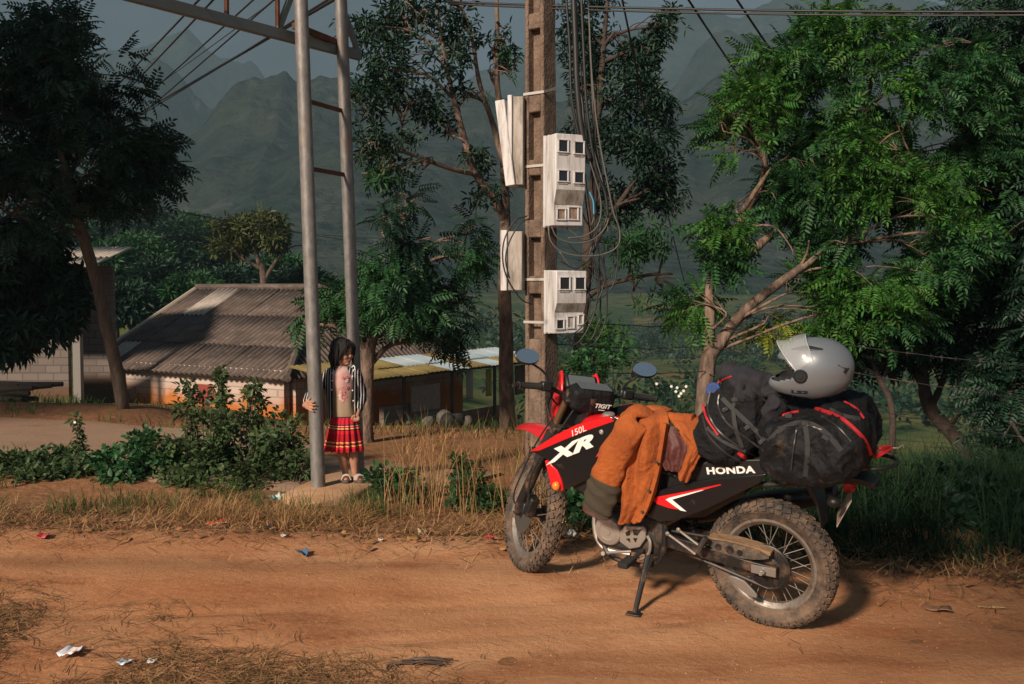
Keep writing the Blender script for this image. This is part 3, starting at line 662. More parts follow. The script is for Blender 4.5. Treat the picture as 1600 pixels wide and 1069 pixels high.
# dashboard
dm = Matrix.Rotation(R_(-52), 3, 'Y')
q = MB(); q.box((1.05, 0, 1.10), (0.085, 0.185, 0.035), dm); db = part(q, 'dashboard', m_blk, 2, bevel=0.012)
q = MB(); q.box(Vector((1.05, 0, 1.10)) + dm @ Vector((-0.0, 0, 0.0185)), (0.06, 0.15, 0.004), dm); q.build('display', m_lcd, db, bevel=0.001)
for s in (1, -1):
    q = MB(); q.prism([(1.02, 1.035), (1.12, 1.05), (1.13, 1.135), (1.085, 1.155), (1.055, 1.125)], 0, 0.016, lambda p, r, d: (p, s*(0.100+d-(p-1.02)*0.12), r)); part(q, 'cowl_ear', m_red, 2, bevel=0.006)
# handlebar
hb = bez([(0.935, .42, 1.062), (0.95, .30, 1.068), (0.965, .22, 1.07), (0.985, .13, 1.04), (0.985, .05, 1.02), (0.985, -.05, 1.02), (0.985, -.13, 1.04), (0.965, -.22, 1.07), (0.95, -.30, 1.068), (0.935, -.40, 1.062)], 40)
q = MB(); q.tube(hb, 0.0115, 10); part(q, 'handlebar', m_stl, 2)
for s in (1, -1):
    q = MB(); q.tube([(0.953, .27*s, 1.068), (0.952, .275*s, 1.068), (0.938, .385*s, 1.0655), (0.937, .39*s, 1.065)], [0.021, 0.0175, 0.0165, 0.021], 12); part(q, 'grip', m_grip, 2)
    q = MB(); q.box((0.96, .232*s, 1.07), (0.045, 0.06, 0.05)); q.box((0.975, .205*s, 1.075), (0.04, 0.025, 0.045)); part(q, 'switch_housing', m_blk, 2, bevel=0.01)
    q = MB(); q.tube(bez([(0.985, .20*s, 1.065), (1.02, .25*s, 1.062), (1.012, .32*s, 1.055), (1.0, .42*s, 1.05)], 12), [0.009]*4+[0.006]*8+[0.008], 7); part(q, 'brake_lever' if s < 0 else 'clutch_lever', m_stl, 2)
    q = MB(); mp_ = (0.985, .215*s, 1.085); mt_ = (0.975, (.325 if s > 0 else .300)*s, 1.18)
    q.tube(bez([mp_, (0.985, .22*s, 1.115), (0.98, .26*s, 1.15), mt_], 12), 0.006, 7); ms_ = part(q, 'mirror_stem', m_stl, 2)
    c0 = Vector((0.975, (.352 if s > 0 else .322)*s, 1.208)); mr = Matrix.Rotation(R_(0 if s > 0 else -18), 3, 'Z') @ Matrix.Rotation(R_(20), 3, 'Y')
    q = MB(); q.ell(c0, (0.016, 0.068, 0.043), mr, 24, 12); mh = part(q, 'mirror', m_blk, 2)
    q = MB(); ring0 = [c0 + mr @ Vector((-0.0148, 0.062*math.cos(2*math.pi*k/28), 0.038*math.sin(2*math.pi*k/28))) for k in range(28)]; ring1 = [v + mr @ Vector((-0.004, 0, 0)) for v in ring0]
    q.loft([ring0, ring1]); q.build('mirror_glass', m_mirr, mh, smooth=False)
# control cables
for pts in ([(0.97, .2, 1.06), (1.04, .15, 1.0), (1.08, .05, .93), (1.02, .03, .85)], [(0.97, -.2, 1.06), (1.05, -.13, 1.0), (1.08, -.04, .92), (1.0, -.02, .84)], [(0.97, .18, 1.06), (1.06, .16, .95), (1.02, .10, .84), (.95, .08, .74)]):
    q = MB(); q.tube(bez(pts, 16), 0.0045, 6); part(q, 'control_cable', m_grip, 2)
# tail: rack plate, rear fender, lamp, plate
q = MB(); q.loft([[(x, -hw, z), (x, hw, z), (x, hw*.8, z-.03), (x, -hw*.8, z-.03)] for x, hw, z in ((0.05, .11, .80), (-0.2, .10, .83), (-0.42, .07, .82), (-0.48, .05, .80))]); part(q, 'rear_fender', m_blk, bevel=0.006)
q = MB(); q.tube(bez([(-.05, .11, .86), (-.3, .115, .875), (-.48, .10, .885), (-.55, .04, .89), (-.55, -.04, .89), (-.48, -.10, .885), (-.3, -.115, .875), (-.05, -.11, .86)], 30), 0.009, 8)
for x in (-.12, -.26, -.40): q.tube([(x, .11, .87), (x, -.11, .87)], 0.007, 6)
part(q, 'luggage_rack', m_stl)
q = MB(); q.loft([[(x, -hw, z+dz), (x, hw, z+dz), (x, hw, z), (x, -hw, z)] for x, hw, z, dz in ((-.18, .06, .74, .05), (-.23, .06, .66, .05), (-.25, .05, .55, .04))]); part(q, 'mud_flap', m_blk, bevel=0.008)
lathe_part([(0, 0), (.035, 0), (.032, .03), (.02, .045), (0, .05)], (-0.34, 0.0, .76), 'tail_light', m_rlens, axis=(-1, 0, 0), n=20)
pc = bk(1316, 796, 0.05); mplate = mat('number_plate_dirty', (0.50, 0.46, 0.42), 0.5, col2=(0.30, 0.23, 0.18), scale=14)
q = MB(); q.box((pc.x, 0.02, pc.z), (0.004, 0.17, 0.14), (0, R_(-25), R_(16))); part(q, 'number_plate', mplate, bevel=0.001)
for s in (1, -1):
    q = MB(); q.tube([(-.33, .06*s, .74), (-.34, .15*s, .74)], 0.008, 7); q.ell((-.345, .175*s, .74), (.03, .03, .025)); part(q, 'rear_turn_signal', m_org if s < 0 else m_blk)
# muffler on the far side
q = MB(); q.tube([(0.55, -.12, .38), (0.40, -.15, .44), (0.05, -.17, .56), (-.25, -.17, .64)], [.02, .045, .055, .045], 14); part(q, 'muffler', m_stl)
# ------------------------------------------------------------------ luggage on the motorcycle
from mathutils.bvhtree import BVHTree
def sq(mb, c, r, e=0.6, rot=None, nu=28, nv=18):
    c = Vector(c); M = Euler(rot).to_matrix() if rot is not None else Matrix.Identity(3)
    f = lambda v, p: math.copysign(abs(v)**p, v)
    rings = []
    for j in range(nv+1):
        t = -math.pi/2 + math.pi*(j+0.02)/(nv+0.04); row = []
        for k in range(nu):
            a = 2*math.pi*k/nu; row.append(c + M @ Vector((r[0]*f(math.cos(t), e)*f(math.cos(a), e), r[1]*f(math.cos(t), e)*f(math.sin(a), e), r[2]*f(math.sin(t), e))))
        rings.append(row)
    mb.loft(rings); return mb
def worldize(o): o.matrix_local = BM; return o
def wrinkle(a, s, seed, ridge=True):
    def f(p):
        q = Vector((p.x*s+seed, p.y*s, p.z*s)); v = fbm(q, 3)
        if ridge:
            r1 = (1-min(1, abs(noise.noise(q*1.1+Vector((3, 1, 2))))*2.2))**2.2; r2 = (1-min(1, abs(noise.noise(Vector((q.x*2.4, q.y*2.4, q.z*1.5))+Vector((7, 1, 2))))*2.4))**2.5
            v = 0.45*v + 0.85*r1 + 0.45*r2 - 0.45
        return a*v
    return f
m_bag = mat('black_nylon', (0.010, 0.011, 0.013), 0.85, dust=(0.16, 0.11, 0.07), dust_amt=0.0, dscale=6, bump=0.9, bscale=34, spec=0.2)
m_bag2 = mat('black_tarpaulin', (0.008, 0.009, 0.011), 0.68, dust=(0.20, 0.12, 0.07), dust_amt=0.02, dscale=5, bump=0.9, bscale=24, spec=0.25)
m_cloth = mat('charcoal_cloth', (0.016, 0.017, 0.023), 0.9, bump=0.35, bscale=30)
m_strap = mat('red_strap', (0.50, 0.015, 0.025), 0.55, bump=0.3, bscale=400)
m_zip = mat('black_piping', (0.03, 0.03, 0.032), 0.35)
# rear duffel across the rack
mb = MB(); sq(mb, (-0.19, -0.07, 0.985), (0.245, 0.26, 0.125), 0.5, (0, R_(6), 0)); sq(mb, (-0.33, -0.03, 1.02), (0.10, 0.20, 0.13), 0.6)
duf = worldize(fuse(mb, 'duffel_bag', m_bag, voxel=0.011, smooth=3, disp=wrinkle(0.020, 7, 3.0)))
tag(duf, 'black duffel bag strapped across the tail rack under the helmet', 'bag')
# dry bag hanging on the left of the tail
cB = bk(1264, 706, 0.20)
mb = MB(); sq(mb, (cB.x, 0.185, cB.z), (0.228, 0.115, 0.138), 0.72, (0, R_(5), 0)); sq(mb, (cB.x-0.14, 0.14, cB.z+0.06), (0.11, 0.12, 0.12), 0.75)
dry = worldize(fuse(mb, 'dry_bag', m_bag2, voxel=0.010, smooth=3, disp=wrinkle(0.024, 6.5, 8.0)))
tag(dry, 'muddy black dry bag bulging low beside the rear seat', 'bag')
# backpack on the seat
mb = MB(); cP = bk(1150, 662, 0.03)
sq(mb, (cP.x, 0.02, cP.z), (0.150, 0.165, 0.185), 0.62, (0, R_(-24), 0)); sq(mb, (cP.x+0.03, 0.10, cP.z-0.02), (0.11, 0.11, 0.145), 0.6, (0, R_(-28), 0)); sq(mb, (cP.x-0.06, 0.02, cP.z+0.15), (0.11, 0.13, 0.10), 0.7)
bp = worldize(fuse(mb, 'backpack', m_bag, voxel=0.010, smooth=3, disp=wrinkle(0.016, 9, 1.0)))
tag(bp, 'black backpack with red piping propped upright on the seat', 'backpack')
# crumpled jacket over the backpack
mb = MB()
for px, py, y, r in ((1140, 583, .02, (.06, .08, .06)), (1160, 590, .05, (.07, .10, .05)), (1185, 598, .06, (.075, .11, .055)), (1203, 612, .07, (.05, .08, .04)), (1213, 637, .15, (.042, .05, .06)), (1206, 645, .15, (.04, .04, .06)), (1170, 610, .09, (.07, .07, .05)), (1214, 622, .06, (.04, .08, .04))):
    c = bk(px, py, y); mb.ell(c, r, (0.2, 0.3, px*0.1))
cj = worldize(fuse(mb, 'rain_jacket', m_cloth, voxel=0.009, smooth=3, disp=wrinkle(0.026, 6, 5.5)))
tag(cj, 'crumpled charcoal rain jacket stuffed on top of the backpack', 'jacket')
# blue bottle in the backpack side
mb = MB(); c = bk(1117, 611, 0.05); ax = (BM.to_3x3().inverted() @ Vector((-0.45, -0.8, 0.35))).normalized()
mb.lathe([(0, 0.03), (0.031, 0.03), (0.036, 0.024), (0.036, -0.16), (0, -0.16)], c, ax, 24)
bt = mb.build('water_bottle', mat('blue_plastic', (0.006, 0.045, 0.19), 0.7, bump=0.1, bscale=80)); worldize(bt)
q = MB(); q.lathe([(0, 0.036), (0.020, 0.036), (0.020, 0.0305), (0, 0.0305)], c, ax, 20); q.build('cap', mat('dark_blue_plastic', (0.005, 0.03, 0.13), 0.7), bt)
tag(bt, 'blue bottle tucked beside the black backpack', 'bottle')
# helmet
hel = empty('helmet'); hc = Vector((-0.215, 0.075, 1.295)); HM = BM @ Matrix.Translation(hc) @ Matrix.Rotation(R_(2), 4, 'Y') @ Matrix.Rotation(R_(14), 4, 'Z') @ Matrix.Diagonal((0.93, 0.93, 0.90, 1)); hel.matrix_world = HM
tag(hel, 'silver grey full-face helmet with raised clear visor resting on the bags', 'helmet')
m_hel = mat('silver_helmet_paint', (0.20, 0.23, 0.26), 0.34, 0.2, coat=0.4, dust=(0.2,0.17,0.14), dust_amt=0.05)
m_hdk = mat('helmet_dark_trim', (0.02, 0.025, 0.03), 0.4)
def hpt(az, el, k=1.0):
    ca, sa, ce, se = math.cos(az), math.sin(az), math.cos(el), math.sin(el)
    x = 0.172*ca*ce; y = 0.128*sa*ce; z = 0.150*se
    if ca > 0:
        ch = sm((-el-0.05)/0.5)*max(0, ca)**1.5; x += 0.050*ch; y *= 1-0.10*ch
    if ca < 0: x *= 1.06; z += 0.012*(-ca)*max(0, ce)*(1 if el > -0.3 else 0)
    z = max(z, -0.128+0.022*max(0, ca)-0.012*min(0, ca))
    if el < -1.05: x *= 0.97; y *= 0.97
    return Vector((x, y, z))*k
NA, NE = 72, 40; V_ = []; F_ = []
port = lambda az, el: abs(az) < 1.18 and -0.33+0.28*(abs(az)/1.18)**3 < el < 0.46-0.42*(abs(az)/1.18)**4
for j in range(NE+1):
    el = -1.12 + (math.pi/2+1.12)*j/NE
    for i in range(NA): V_.append(hpt(-math.pi+2*math.pi*i/NA, el))
for j in range(NE):
    for i in range(NA):
        az = -math.pi+2*math.pi*(i+.5)/NA; el = -1.12 + (math.pi/2+1.12)*(j+.5)/NE
        if not port(az, el): F_.append((j*NA+i, j*NA+(i+1) % NA, (j+1)*NA+(i+1) % NA, (j+1)*NA+i))
mb = MB(); mb.add(V_, F_); sh_ = mb.build('shell', m_hel, hel, solid=0.008, angle=180)
mb = MB(); mb.add([v*0.93 for v in V_], [(j*NA+i, j*NA+(i+1) % NA, (j+1)*NA+(i+1) % NA, (j+1)*NA+i) for j in range(NE) for i in range(NA) if not port(-math.pi+2*math.pi*(i+.5)/NA, -1.12 + (math.pi/2+1.12)*(j+.5)/NE-0.1)]); mb.ell((0.0, 0, 0.0), (0.12, 0.105, 0.125)); mb.build('lining', mat('helmet_lining', (0.02, 0.02, 0.022), 0.95), hel, angle=180)
mb = MB(); mb.tube([hpt(-math.pi+2*math.pi*i/48, -1.08, 0.985)-Vector((0, 0, .003)) for i in range(48)], 0.0075, 8, closed=True); mb.build('rim_trim', mat('grey_rubber', (0.12, 0.13, 0.14), 0.5), hel)
# raised visor
gl = bpy.data.materials.new('clear_visor'); gl.use_nodes = True; n = gl.node_tree.nodes; l = gl.node_tree.links; p = n['Principled BSDF']; p.inputs['Base Color'].default_value = (.75, .8, .82, 1); p.inputs['Roughness'].default_value = .18
tr = n.new('ShaderNodeBsdfTransparent'); ms = n.new('ShaderNodeMixShader'); ms.inputs[0].default_value = .18; l.new(tr.outputs[0], ms.inputs[1]); l.new(p.outputs[0], ms.inputs[2]); l.new(ms.outputs[0], n['Material Output'].inputs[0])
VR = Matrix.Rotation(R_(-58), 3, 'Y')
def vpt(u, v):
    az = (u*2-1)*1.32; el = lerp(-0.34, 0.50, v)*(1-0.30*abs(u*2-1)**2)
    return VR @ (hpt(az, el, 1.035)-Vector((0, 0, 0.01))) + Vector((0.0, 0, 0.004))
mb = MB(); mb.grid(vpt, 28, 12); vz = mb.build('visor', gl, hel, solid=0.003, angle=180)
mb = MB(); mb.tube([vpt(i/30, 0.0) for i in range(31)], 0.0022, 6); mb.tube([vpt(i/30, 1.0) for i in range(31)], 0.0022, 6); mb.build('visor_edge', mat('visor_edge_plastic', (.5, .53, .55), .3), vz)
for s in (1, -1):
    q = MB(); q.lathe([(0, 0.118), (0.030, 0.122), (0.033, 0.132), (0.026, 0.140), (0.024, 0.137), (0.012, 0.137), (0.010, 0.142), (0, 0.142)], (0.045, 0, -0.005), (0, s, 0), 28); q.build('visor_pivot', m_hdk, hel)
    q = MB(); q.prism([(-0.118, 0.040), (-0.150, 0.075), (-0.160, 0.070), (-0.166, 0.015), (-0.150, -0.008), (-0.140, 0.006), (-0.148, 0.018)], 0.0, 0.004, lambda a_, b_, d: Vector((a_*1.0, s*(0.128*math.sqrt(max(0, 1-(a_/0.184)**2-(b_/0.155)**2))+0.004+d), b_))); q.build('rear_trim', m_hdk, hel, smooth=False)
    q = MB(); q.grid(lambda u, v: hpt(s*lerp(.78, 2.0, u), .80+.10*math.sin(math.pi*u)+lerp(-.10, .10, v)*math.sin(math.pi*(.08+.84*u)), 1.018), 14, 5); q.build('vent', m_hdk, hel, solid=0.004, angle=180)
me = text_mesh('LS2', 0.030, 0.0006, 0.25, 1.05, 0.0012, 1.5); me.materials.append(m_hdk)
# bend the lettering round the jaw
for v in me.vertices:
    az = 0.92 + (0-v.co.x)*-1.0/0.15; q_ = hpt(1.22+v.co.x/0.150, -0.66 + v.co.y/0.15); nn_ = Vector((q_.x/0.172**2, q_.y/0.128**2, 0)).normalized(); q2 = q_ + nn_*(0.006+v.co.z); v.co = q2
o = bpy.data.objects.new('lettering', me); COL.objects.link(o); o.parent = hel
# snap to the bags' surfaces
bpy.context.view_layer.update()
def bvh_of(objs):
    Vv, Ff = [], []
    for o in objs:
        M = o.matrix_world; b = len(Vv); Vv += [M @ v.co for v in o.data.vertices]; Ff += [tuple(i+b for i in p.vertices) for p in o.data.polygons]
    return BVHTree.FromPolygons(Vv, Ff)
BAGS = bvh_of([duf, dry, bp, cj])
def snap(px, py, off=0.006, default=4.7):
    r = ray(px, py); hit = BAGS.ray_cast(Vector((0, 0, CAM_H)), r.normalized())
    p = hit[0] if hit[0] is not None else aty(px, py, default)
    return p - r.normalized()*off
def snapline(pts, off):
    P2 = bez([(a_, b_, 0) for a_, b_ in pts], 26); P = [snap(p.x, p.y, off) for p in P2]
    for _ in range(2): P = [P[0]]+[(P[i-1]+P[i]*2+P[i+1])/4 for i in range(1, len(P)-1)]+[P[-1]]
    return P
def strap(pts, label, wid=0.008, name='luggage_strap', ext=True, grp='red luggage straps'):
    P = snapline(pts, 0.006)
    q = MB(); rings = []
    for i, p in enumerate(P):
        d = (P[min(i+1, len(P)-1)]-P[max(i-1, 0)]).normalized(); view = (p-Vector((0, 0, CAM_H))).normalized(); sd_ = d.cross(view).normalized()
        up_ = -view; rings.append([p+sd_*wid+up_*0.001, p+sd_*wid*.5+up_*.004, p-sd_*wid*.5+up_*.004, p-sd_*wid+up_*.001, p-sd_*wid-up_*.004, p+sd_*wid-up_*.004])
    q.loft(rings); o = q.build(name, m_strap); tag(o, label, 'strap', grp); return o
strap([(1272, 638), (1284, 641), (1312, 652), (1333, 668), (1352, 689), (1361, 712)], 'long red strap curving over the bags below the helmet')
strap([(1318, 627), (1324, 630), (1339, 639), (1350, 654)], 'short red strap on the upper corner of the duffel bag', 0.005)
strap([(1098, 632), (1105, 655), (1122, 680)], 'red strap down the front edge of the backpack', 0.005)
strap([(1153, 707), (1174, 724), (1192, 742)], 'red strap end between backpack and seat above the side panel', 0.009)
strap([(1222, 649), (1236, 645), (1248, 643)], 'short red buckle strap between backpack and duffel bag', 0.006)
strap([(1121, 599), (1131, 593), (1143, 588)], 'red strap beside the blue bottle', 0.004)
q = MB()
p0 = bk(1360, 708, .05); 
for k, (a_, b_) in enumerate((((1358, 706), (1392, 697)), ((1360, 712), (1391, 701)), ((1362, 700), (1390, 706)), ((1366, 716), (1394, 700)))):
    q.tube(bez([bk(*a_, .05), bk((a_[0]+b_[0])/2, (a_[1]+b_[1])/2-2+3*(k % 2), .06), bk(*b_, .0)], 8), 0.006, 6)
o = q.build('elastic_cord', m_strap); worldize(o); tag(o, 'tangle of red elastic cord hooked to the rack loop', 'cord')
q = MB(); q.tube([bk(1390, 700, 0), bk(1404, 700, 0), bk(1411, 695, 0), bk(1412, 700, .0)], 0.003, 6); q.build('hook', m_alu, o)
# backpack piping and pockets
def piping(pts, rad, m, parent, name):
    P = snapline(pts, 0.004); q = MB(); q.tube(P, rad, 6); k = q.build(name, m, parent); k.matrix_parent_inverse = BM.inverted(); return k
piping([(1110, 612), (1106, 640), (1118, 668), (1145, 692), (1185, 716)], 0.006, m_zip, bp, 'zipper')
piping([(1125, 610), (1122, 634), (1135, 660), (1160, 680), (1192, 704)], 0.005, m_zip, bp, 'zipper')
piping([(1098, 650), (1108, 682), (1140, 712), (1180, 730)], 0.005, m_zip, bp, 'zipper')
piping([(1245, 668), (1240, 700), (1236, 735)], 0.0045, m_zip, dry, 'seam')
piping([(1215, 668), (1255, 664), (1285, 672)], 0.0045, m_zip, dry, 'seam')
piping([(1284, 650), (1310, 668), (1330, 690)], 0.0045, m_zip, dry, 'seam')
m_buck = mat('black_buckle', (0.02, 0.02, 0.022), 0.3)
def buckle(px, py, parent, w_=.03, h_=.02, ang=0.0):
    p = snap(px, py, .004); v = (p-Vector((0, 0, CAM_H))).normalized(); u = v.cross(Vector((0, 0, 1))).normalized(); w2 = u.cross(v); c_, s_ = math.cos(ang), math.sin(ang); u, w2 = u*c_+w2*s_, w2*c_-u*s_
    q = MB(); q.box(p, (w_, h_, .014), Matrix((u, w2, -v)).transposed()); k = q.build('buckle', m_buck, parent, bevel=.003); k.matrix_parent_inverse = BM.inverted()
for a_ in ((1133, 640, .5), (1168, 668, .6), (1148, 625, .3), (1190, 690, .7)): buckle(a_[0], a_[1], bp, .032, .020, a_[2])
for a_ in ((1258, 662, .1), (1290, 684, -.5), (1232, 650, .1)): buckle(a_[0], a_[1], dry, .034, .022, a_[2])
def webbing(pts, parent, wid):
    P = snapline(pts, .004); q = MB(); rings = []
    for i, p in enumerate(P):
        d = (P[min(i+1, len(P)-1)]-P[max(i-1, 0)]).normalized(); view = (p-Vector((0, 0, CAM_H))).normalized(); sd_ = d.cross(view).normalized(); up_ = -view
        rings.append([p+sd_*wid+up_*.002, p-sd_*wid+up_*.002, p-sd_*wid-up_*.004, p+sd_*wid-up_*.004])
    q.loft(rings); k = q.build('webbing', mat('grey_webbing', (0.028, 0.029, 0.031), 0.8), parent); k.matrix_parent_inverse = BM.inverted()
webbing([(1128, 622), (1142, 636), (1172, 664), (1196, 688)], bp, .010); webbing([(1150, 612), (1146, 640), (1150, 672), (1160, 700)], bp, .009); webbing([(1104, 668), (1130, 690), (1165, 706)], bp, .008)
webbing([(1200, 690), (1225, 668), (1258, 660), (1290, 676), (1315, 705)], dry, .011); webbing([(1258, 662), (1262, 700), (1258, 745)], dry, .010); webbing([(1296, 640), (1318, 650), (1345, 655)], duf, .010)
# handlebar bag
hb_ = empty('handlebar_bag'); hb_.matrix_world = BM @ S2 @ Matrix.Translation((0.925, -0.01, 1.035))
tag(hb_, 'small black pouch with white lettering strapped to the handlebar', 'bag')
mb = MB(); rr = Matrix.Rotation(R_(-18), 3, 'Y')
sq(mb, (0, 0, 0), (0.060, 0.120, 0.068), 0.45, (0, R_(-18), 0)); mb.build('pouch', m_bag2, hb_, angle=60)
q = MB(); q.box(rr @ Vector((0.0, 0, 0.069)), (0.085, 0.175, 0.004), rr); q.build('map_window', mat('clear_pvc', (0.10, 0.105, 0.11), 0.12, coat=0.5), hb_, bevel=0.001)
me = text_mesh('TIGIT', 0.032, 0.0006, 0.2, 1.05, 0.001, 1.1); me.materials.append(m_whi); o = bpy.data.objects.new('lettering', me); COL.objects.link(o); o.parent = hb_
n_ = rr @ Vector((-1, 0, 0)); tx = Vector((0, -1, 0)); ty = n_.cross(tx); cc = n_*0.0612 + tx*0.045 - ty*0.012
o.matrix_local = Matrix(((tx.x, ty.x, n_.x, cc.x), (tx.y, ty.y, n_.y, cc.y), (tx.z, ty.z, n_.z, cc.z), (0, 0, 0, 1)))
q = MB(); q.box(n_*0.0615 + tx*0.045 - ty*0.033, (0.0008, 0.035, 0.004), rr); q.build('small_print', m_whi, hb_, smooth=False)

# ------------------------------------------------------------------ orange jacket over the tank
m_cord = mat('orange_corduroy', (0.36, 0.092, 0.016), 0.95, col2=(0.25, 0.058, 0.011), scale=8, bump=0.6, bscale=38)
m_olive = mat('dark_olive_cuff', (0.050, 0.040, 0.026), 0.9, bump=0.4, bscale=260)
m_maroon = mat('maroon_lining', (0.075, 0.019, 0.016), 0.6, bump=0.2, bscale=120)
jk = empty('corduroy_jacket'); jk.matrix_world = BM
tag(jk, 'orange corduroy jacket draped over the motorcycle tank, dark olive cuff hanging', 'jacket')
def cloth(rows, name, m, nu=46, nv=34, amp=0.016, fr=(3.0, 1.0), seed=0, thick=0.010, fold=0.010, bulge=0.022, rg_=1.0):
    Lp = bez([bk(*r[0]) if len(r[0]) == 3 else r[0] for r in rows], nu); Rp = bez([bk(*r[1]) if len(r[1]) == 3 else r[1] for r in rows], nu)
    q = MB()
    def f(u, v):
        i = int(round(u*nu)); p = Lp[i].lerp(Rp[i], v); b = math.sin(math.pi*v)
        off = bulge*b*sm(u*2.2) + fold*math.sin(v*fr[0]*2*math.pi+2.2*math.sin(u*3+seed)+seed)*sm(u*2) + amp*fbm((u*4+seed, v*3, seed), 3) + rg_*.011*(1-min(1, abs(noise.noise((u*3.2+v*2.2+seed, v*4.5-u*1.5, seed)))*2.6))**2*sm(u*3) - rg_*.006*(1-min(1, abs(noise.noise((u*5+seed, v*2.5+u*3, seed+3)))*3))**2
        return p + Vector((0, off, 0.3*amp*noise.noise((u*3, v*4, seed+4))))
    q.grid(f, nu+1, nv); return q.build(name, m, jk, solid=thick, sub=1, angle=180)
cloth([((985, 652, -.13), (1040, 652, -.10)), ((980, 643, .0), (1040, 641, .0)), ((984, 652, .12), (1045, 655, .13)), ((983, 690, .185), (1038, 700, .17)), ((974, 740, .20), (1030, 742, .18)), ((972, 790, .205), (1015, 792, .195)), ((966, 818, .20), (1000, 817, .20))], 'jacket_body', m_cord, fr=(1.6, 1), seed=1.3, fold=0.013)
cloth([((1040, 655, -.10), (1090, 652, -.08)), ((1038, 651, .05), (1092, 653, .05)), ((1050, 662, .14), (1098, 672, .14)), ((1074, 692, .172), (1102, 696, .165)), ((1066, 728, .180), (1086, 728, .18)), ((1061, 741, .182), (1075, 754, .182))], 'jacket_flap', m_cord, fr=(1.2, 1), seed=4.1, fold=0.007)
cloth([((1036, 664, .12), (1072, 668, .13)), ((1032, 690, .155), (1084, 694, .155)), ((1030, 715, .165), (1074, 722, .165)), ((1040, 735, .168), (1064, 738, .168))], 'lining', m_maroon, fr=(2.6, 1), seed=2.2, fold=0.008, bulge=0.004, thick=.005, rg_=.15, amp=.006)
def sleeve(pts, name, m, wide, deep, seed, cap=True):
    C_ = bez([bk(*p) for p in pts], 34); q = MB(); rings = []
    for i, c in enumerate(C_):
        d = (C_[min(i+1, 34)]-C_[max(i-1, 0)]).normalized(); sd_ = d.cross(Vector((0, 1, 0))).normalized(); t = i/34; row = []
        for k in range(24):
            a_ = 2*math.pi*k/24; w1 = interp(t, wide); w2 = interp(t, deep)
            fo = 1 + 0.09*(1-min(1, abs(noise.noise((c.x*14+math.cos(a_)*1.2, c.z*20, seed+math.sin(a_)*1.2)))*2.4))**2 + 0.10*fbm((c.x*9+math.cos(a_)*1.5, c.z*11, seed+math.sin(a_)*1.5), 3) + 0.05*math.sin(i*.7+math.cos(a_)*2+seed)
            row.append(c + sd_*math.cos(a_)*w1*fo + Vector((0, 1, 0))*math.sin(a_)*w2*fo)
        rings.append(row)
    q.loft(rings, cap=cap); return q.build(name, m, jk, sub=1, angle=180)
sleeve([(1012, 646, .06), (998, 652, .15), (982, 674, .215), (966, 702, .235), (953, 730, .245), (946, 752, .25)], 'sleeve', m_cord, [(0, .045), (.2, .075), (.5, .074), (1, .078)], [(0, .05), (.3, .055), (1, .045)], 3.3)
sleeve([(947, 748, .25), (941, 768, .252), (934, 792, .255), (932, 798, .255)], 'cuff', m_olive, [(0, .080), (.5, .082), (1, .078)], [(0, .050), (1, .042)], 6.1)
sleeve([(933, 794, .255), (931, 804, .255)], 'cuff_hem', m_maroon, [(0, .076), (1, .072)], [(0, .038), (1, .034)], 7.7)
sleeve([(975, 648, .05), (1000, 643, .02), (1025, 641, .0), (1046, 646, .0)], 'collar', m_cord, [(0, .016), (.5, .024), (1, .018)], [(0, .05), (1, .05)], 9.2)
sleeve([(1040, 650, .06), (1062, 655, .10), (1085, 655, .08)], 'pocket_flap', m_cord, [(0, .020), (.5, .030), (1, .024)], [(0, .03), (1, .03)], 5.2)
q = MB(); pl_ = bez([bk(1040, 662, .165), bk(1034, 700, .196), bk(1027, 742, .205), bk(1012, 792, .218), bk(999, 816, .222)], 20)
q.loft([[p+Vector((.016, .004, 0)), p+Vector((-.006, .006, 0)), p+Vector((-.006, -.012, 0)), p+Vector((.016, -.012, 0))] for p in pl_]); q.build('placket', m_cord, jk, bevel=.002)
for px, py in ((1026, 722), (1014, 767), (1057, 671), (1004, 800)):
    q = MB(); q.lathe([(0, 0), (.008, 0), (.008, .004), (0, .005)], bk(px, py, .228 if px != 1057 else .185), n=12); q.build('button', m_olive, jk)
# ------------------------------------------------------------------ girl holding the steel post
GB = atz(537, 757, 0.0); GB = Vector((GB.x, 8.44, 0)); SLAB_Z = 0.0
girl = empty('person', (GB.x, GB.y, SLAB_Z))
tag(girl, 'child in striped jacket and red skirt standing with one hand round a steel post', 'person')
m_skin = mat('skin', (0.42, 0.22, 0.145), 0.55, col2=(0.36, 0.17, 0.11), scale=18, spec=0.3)
P_ = lambda px, py, y=0.0: Vector(((px-537)/189.0, y, (757-py)/189.0))
mb = MB()
# legs and feet
for (hx, hy), (kx, ky), (ax_, ay), sgn, toe in (((527, 668), (531, 712), (535, 747), -1, (0.02, -0.10)), ((545, 668), (548, 712), (550, 748), 1, (0.06, -0.10))):
    h, k, a_ = P_(hx, hy, .0), P_(kx, ky, -.01+.01*sgn), P_(ax_, ay, .01)
    mb.tube([h+Vector((0, 0, .05)), h, h.lerp(k, .5), k, k.lerp(a_, .3), k.lerp(a_, .7), a_, a_-Vector((0, 0, .02))], [.06, .062, .050, .040, .040, .030, .024, .026], 14)
    mb.ell(a_+Vector((toe[0]*.5, toe[1]*.45, -.026)), (.030, .065, .020), (0, 0, math.atan2(-toe[0], -toe[1])*-1))
# torso, neck
mb.tube([P_(536, 672), P_(535, 650), P_(533, 625), P_(531, 600), P_(530, 586), P_(530, 578)], [.085, .088, .085, .092, .085, .04], 16)
mb.tube([P_(530, 588, .0), P_(532, 566, -.005)], [.036, .033], 12)
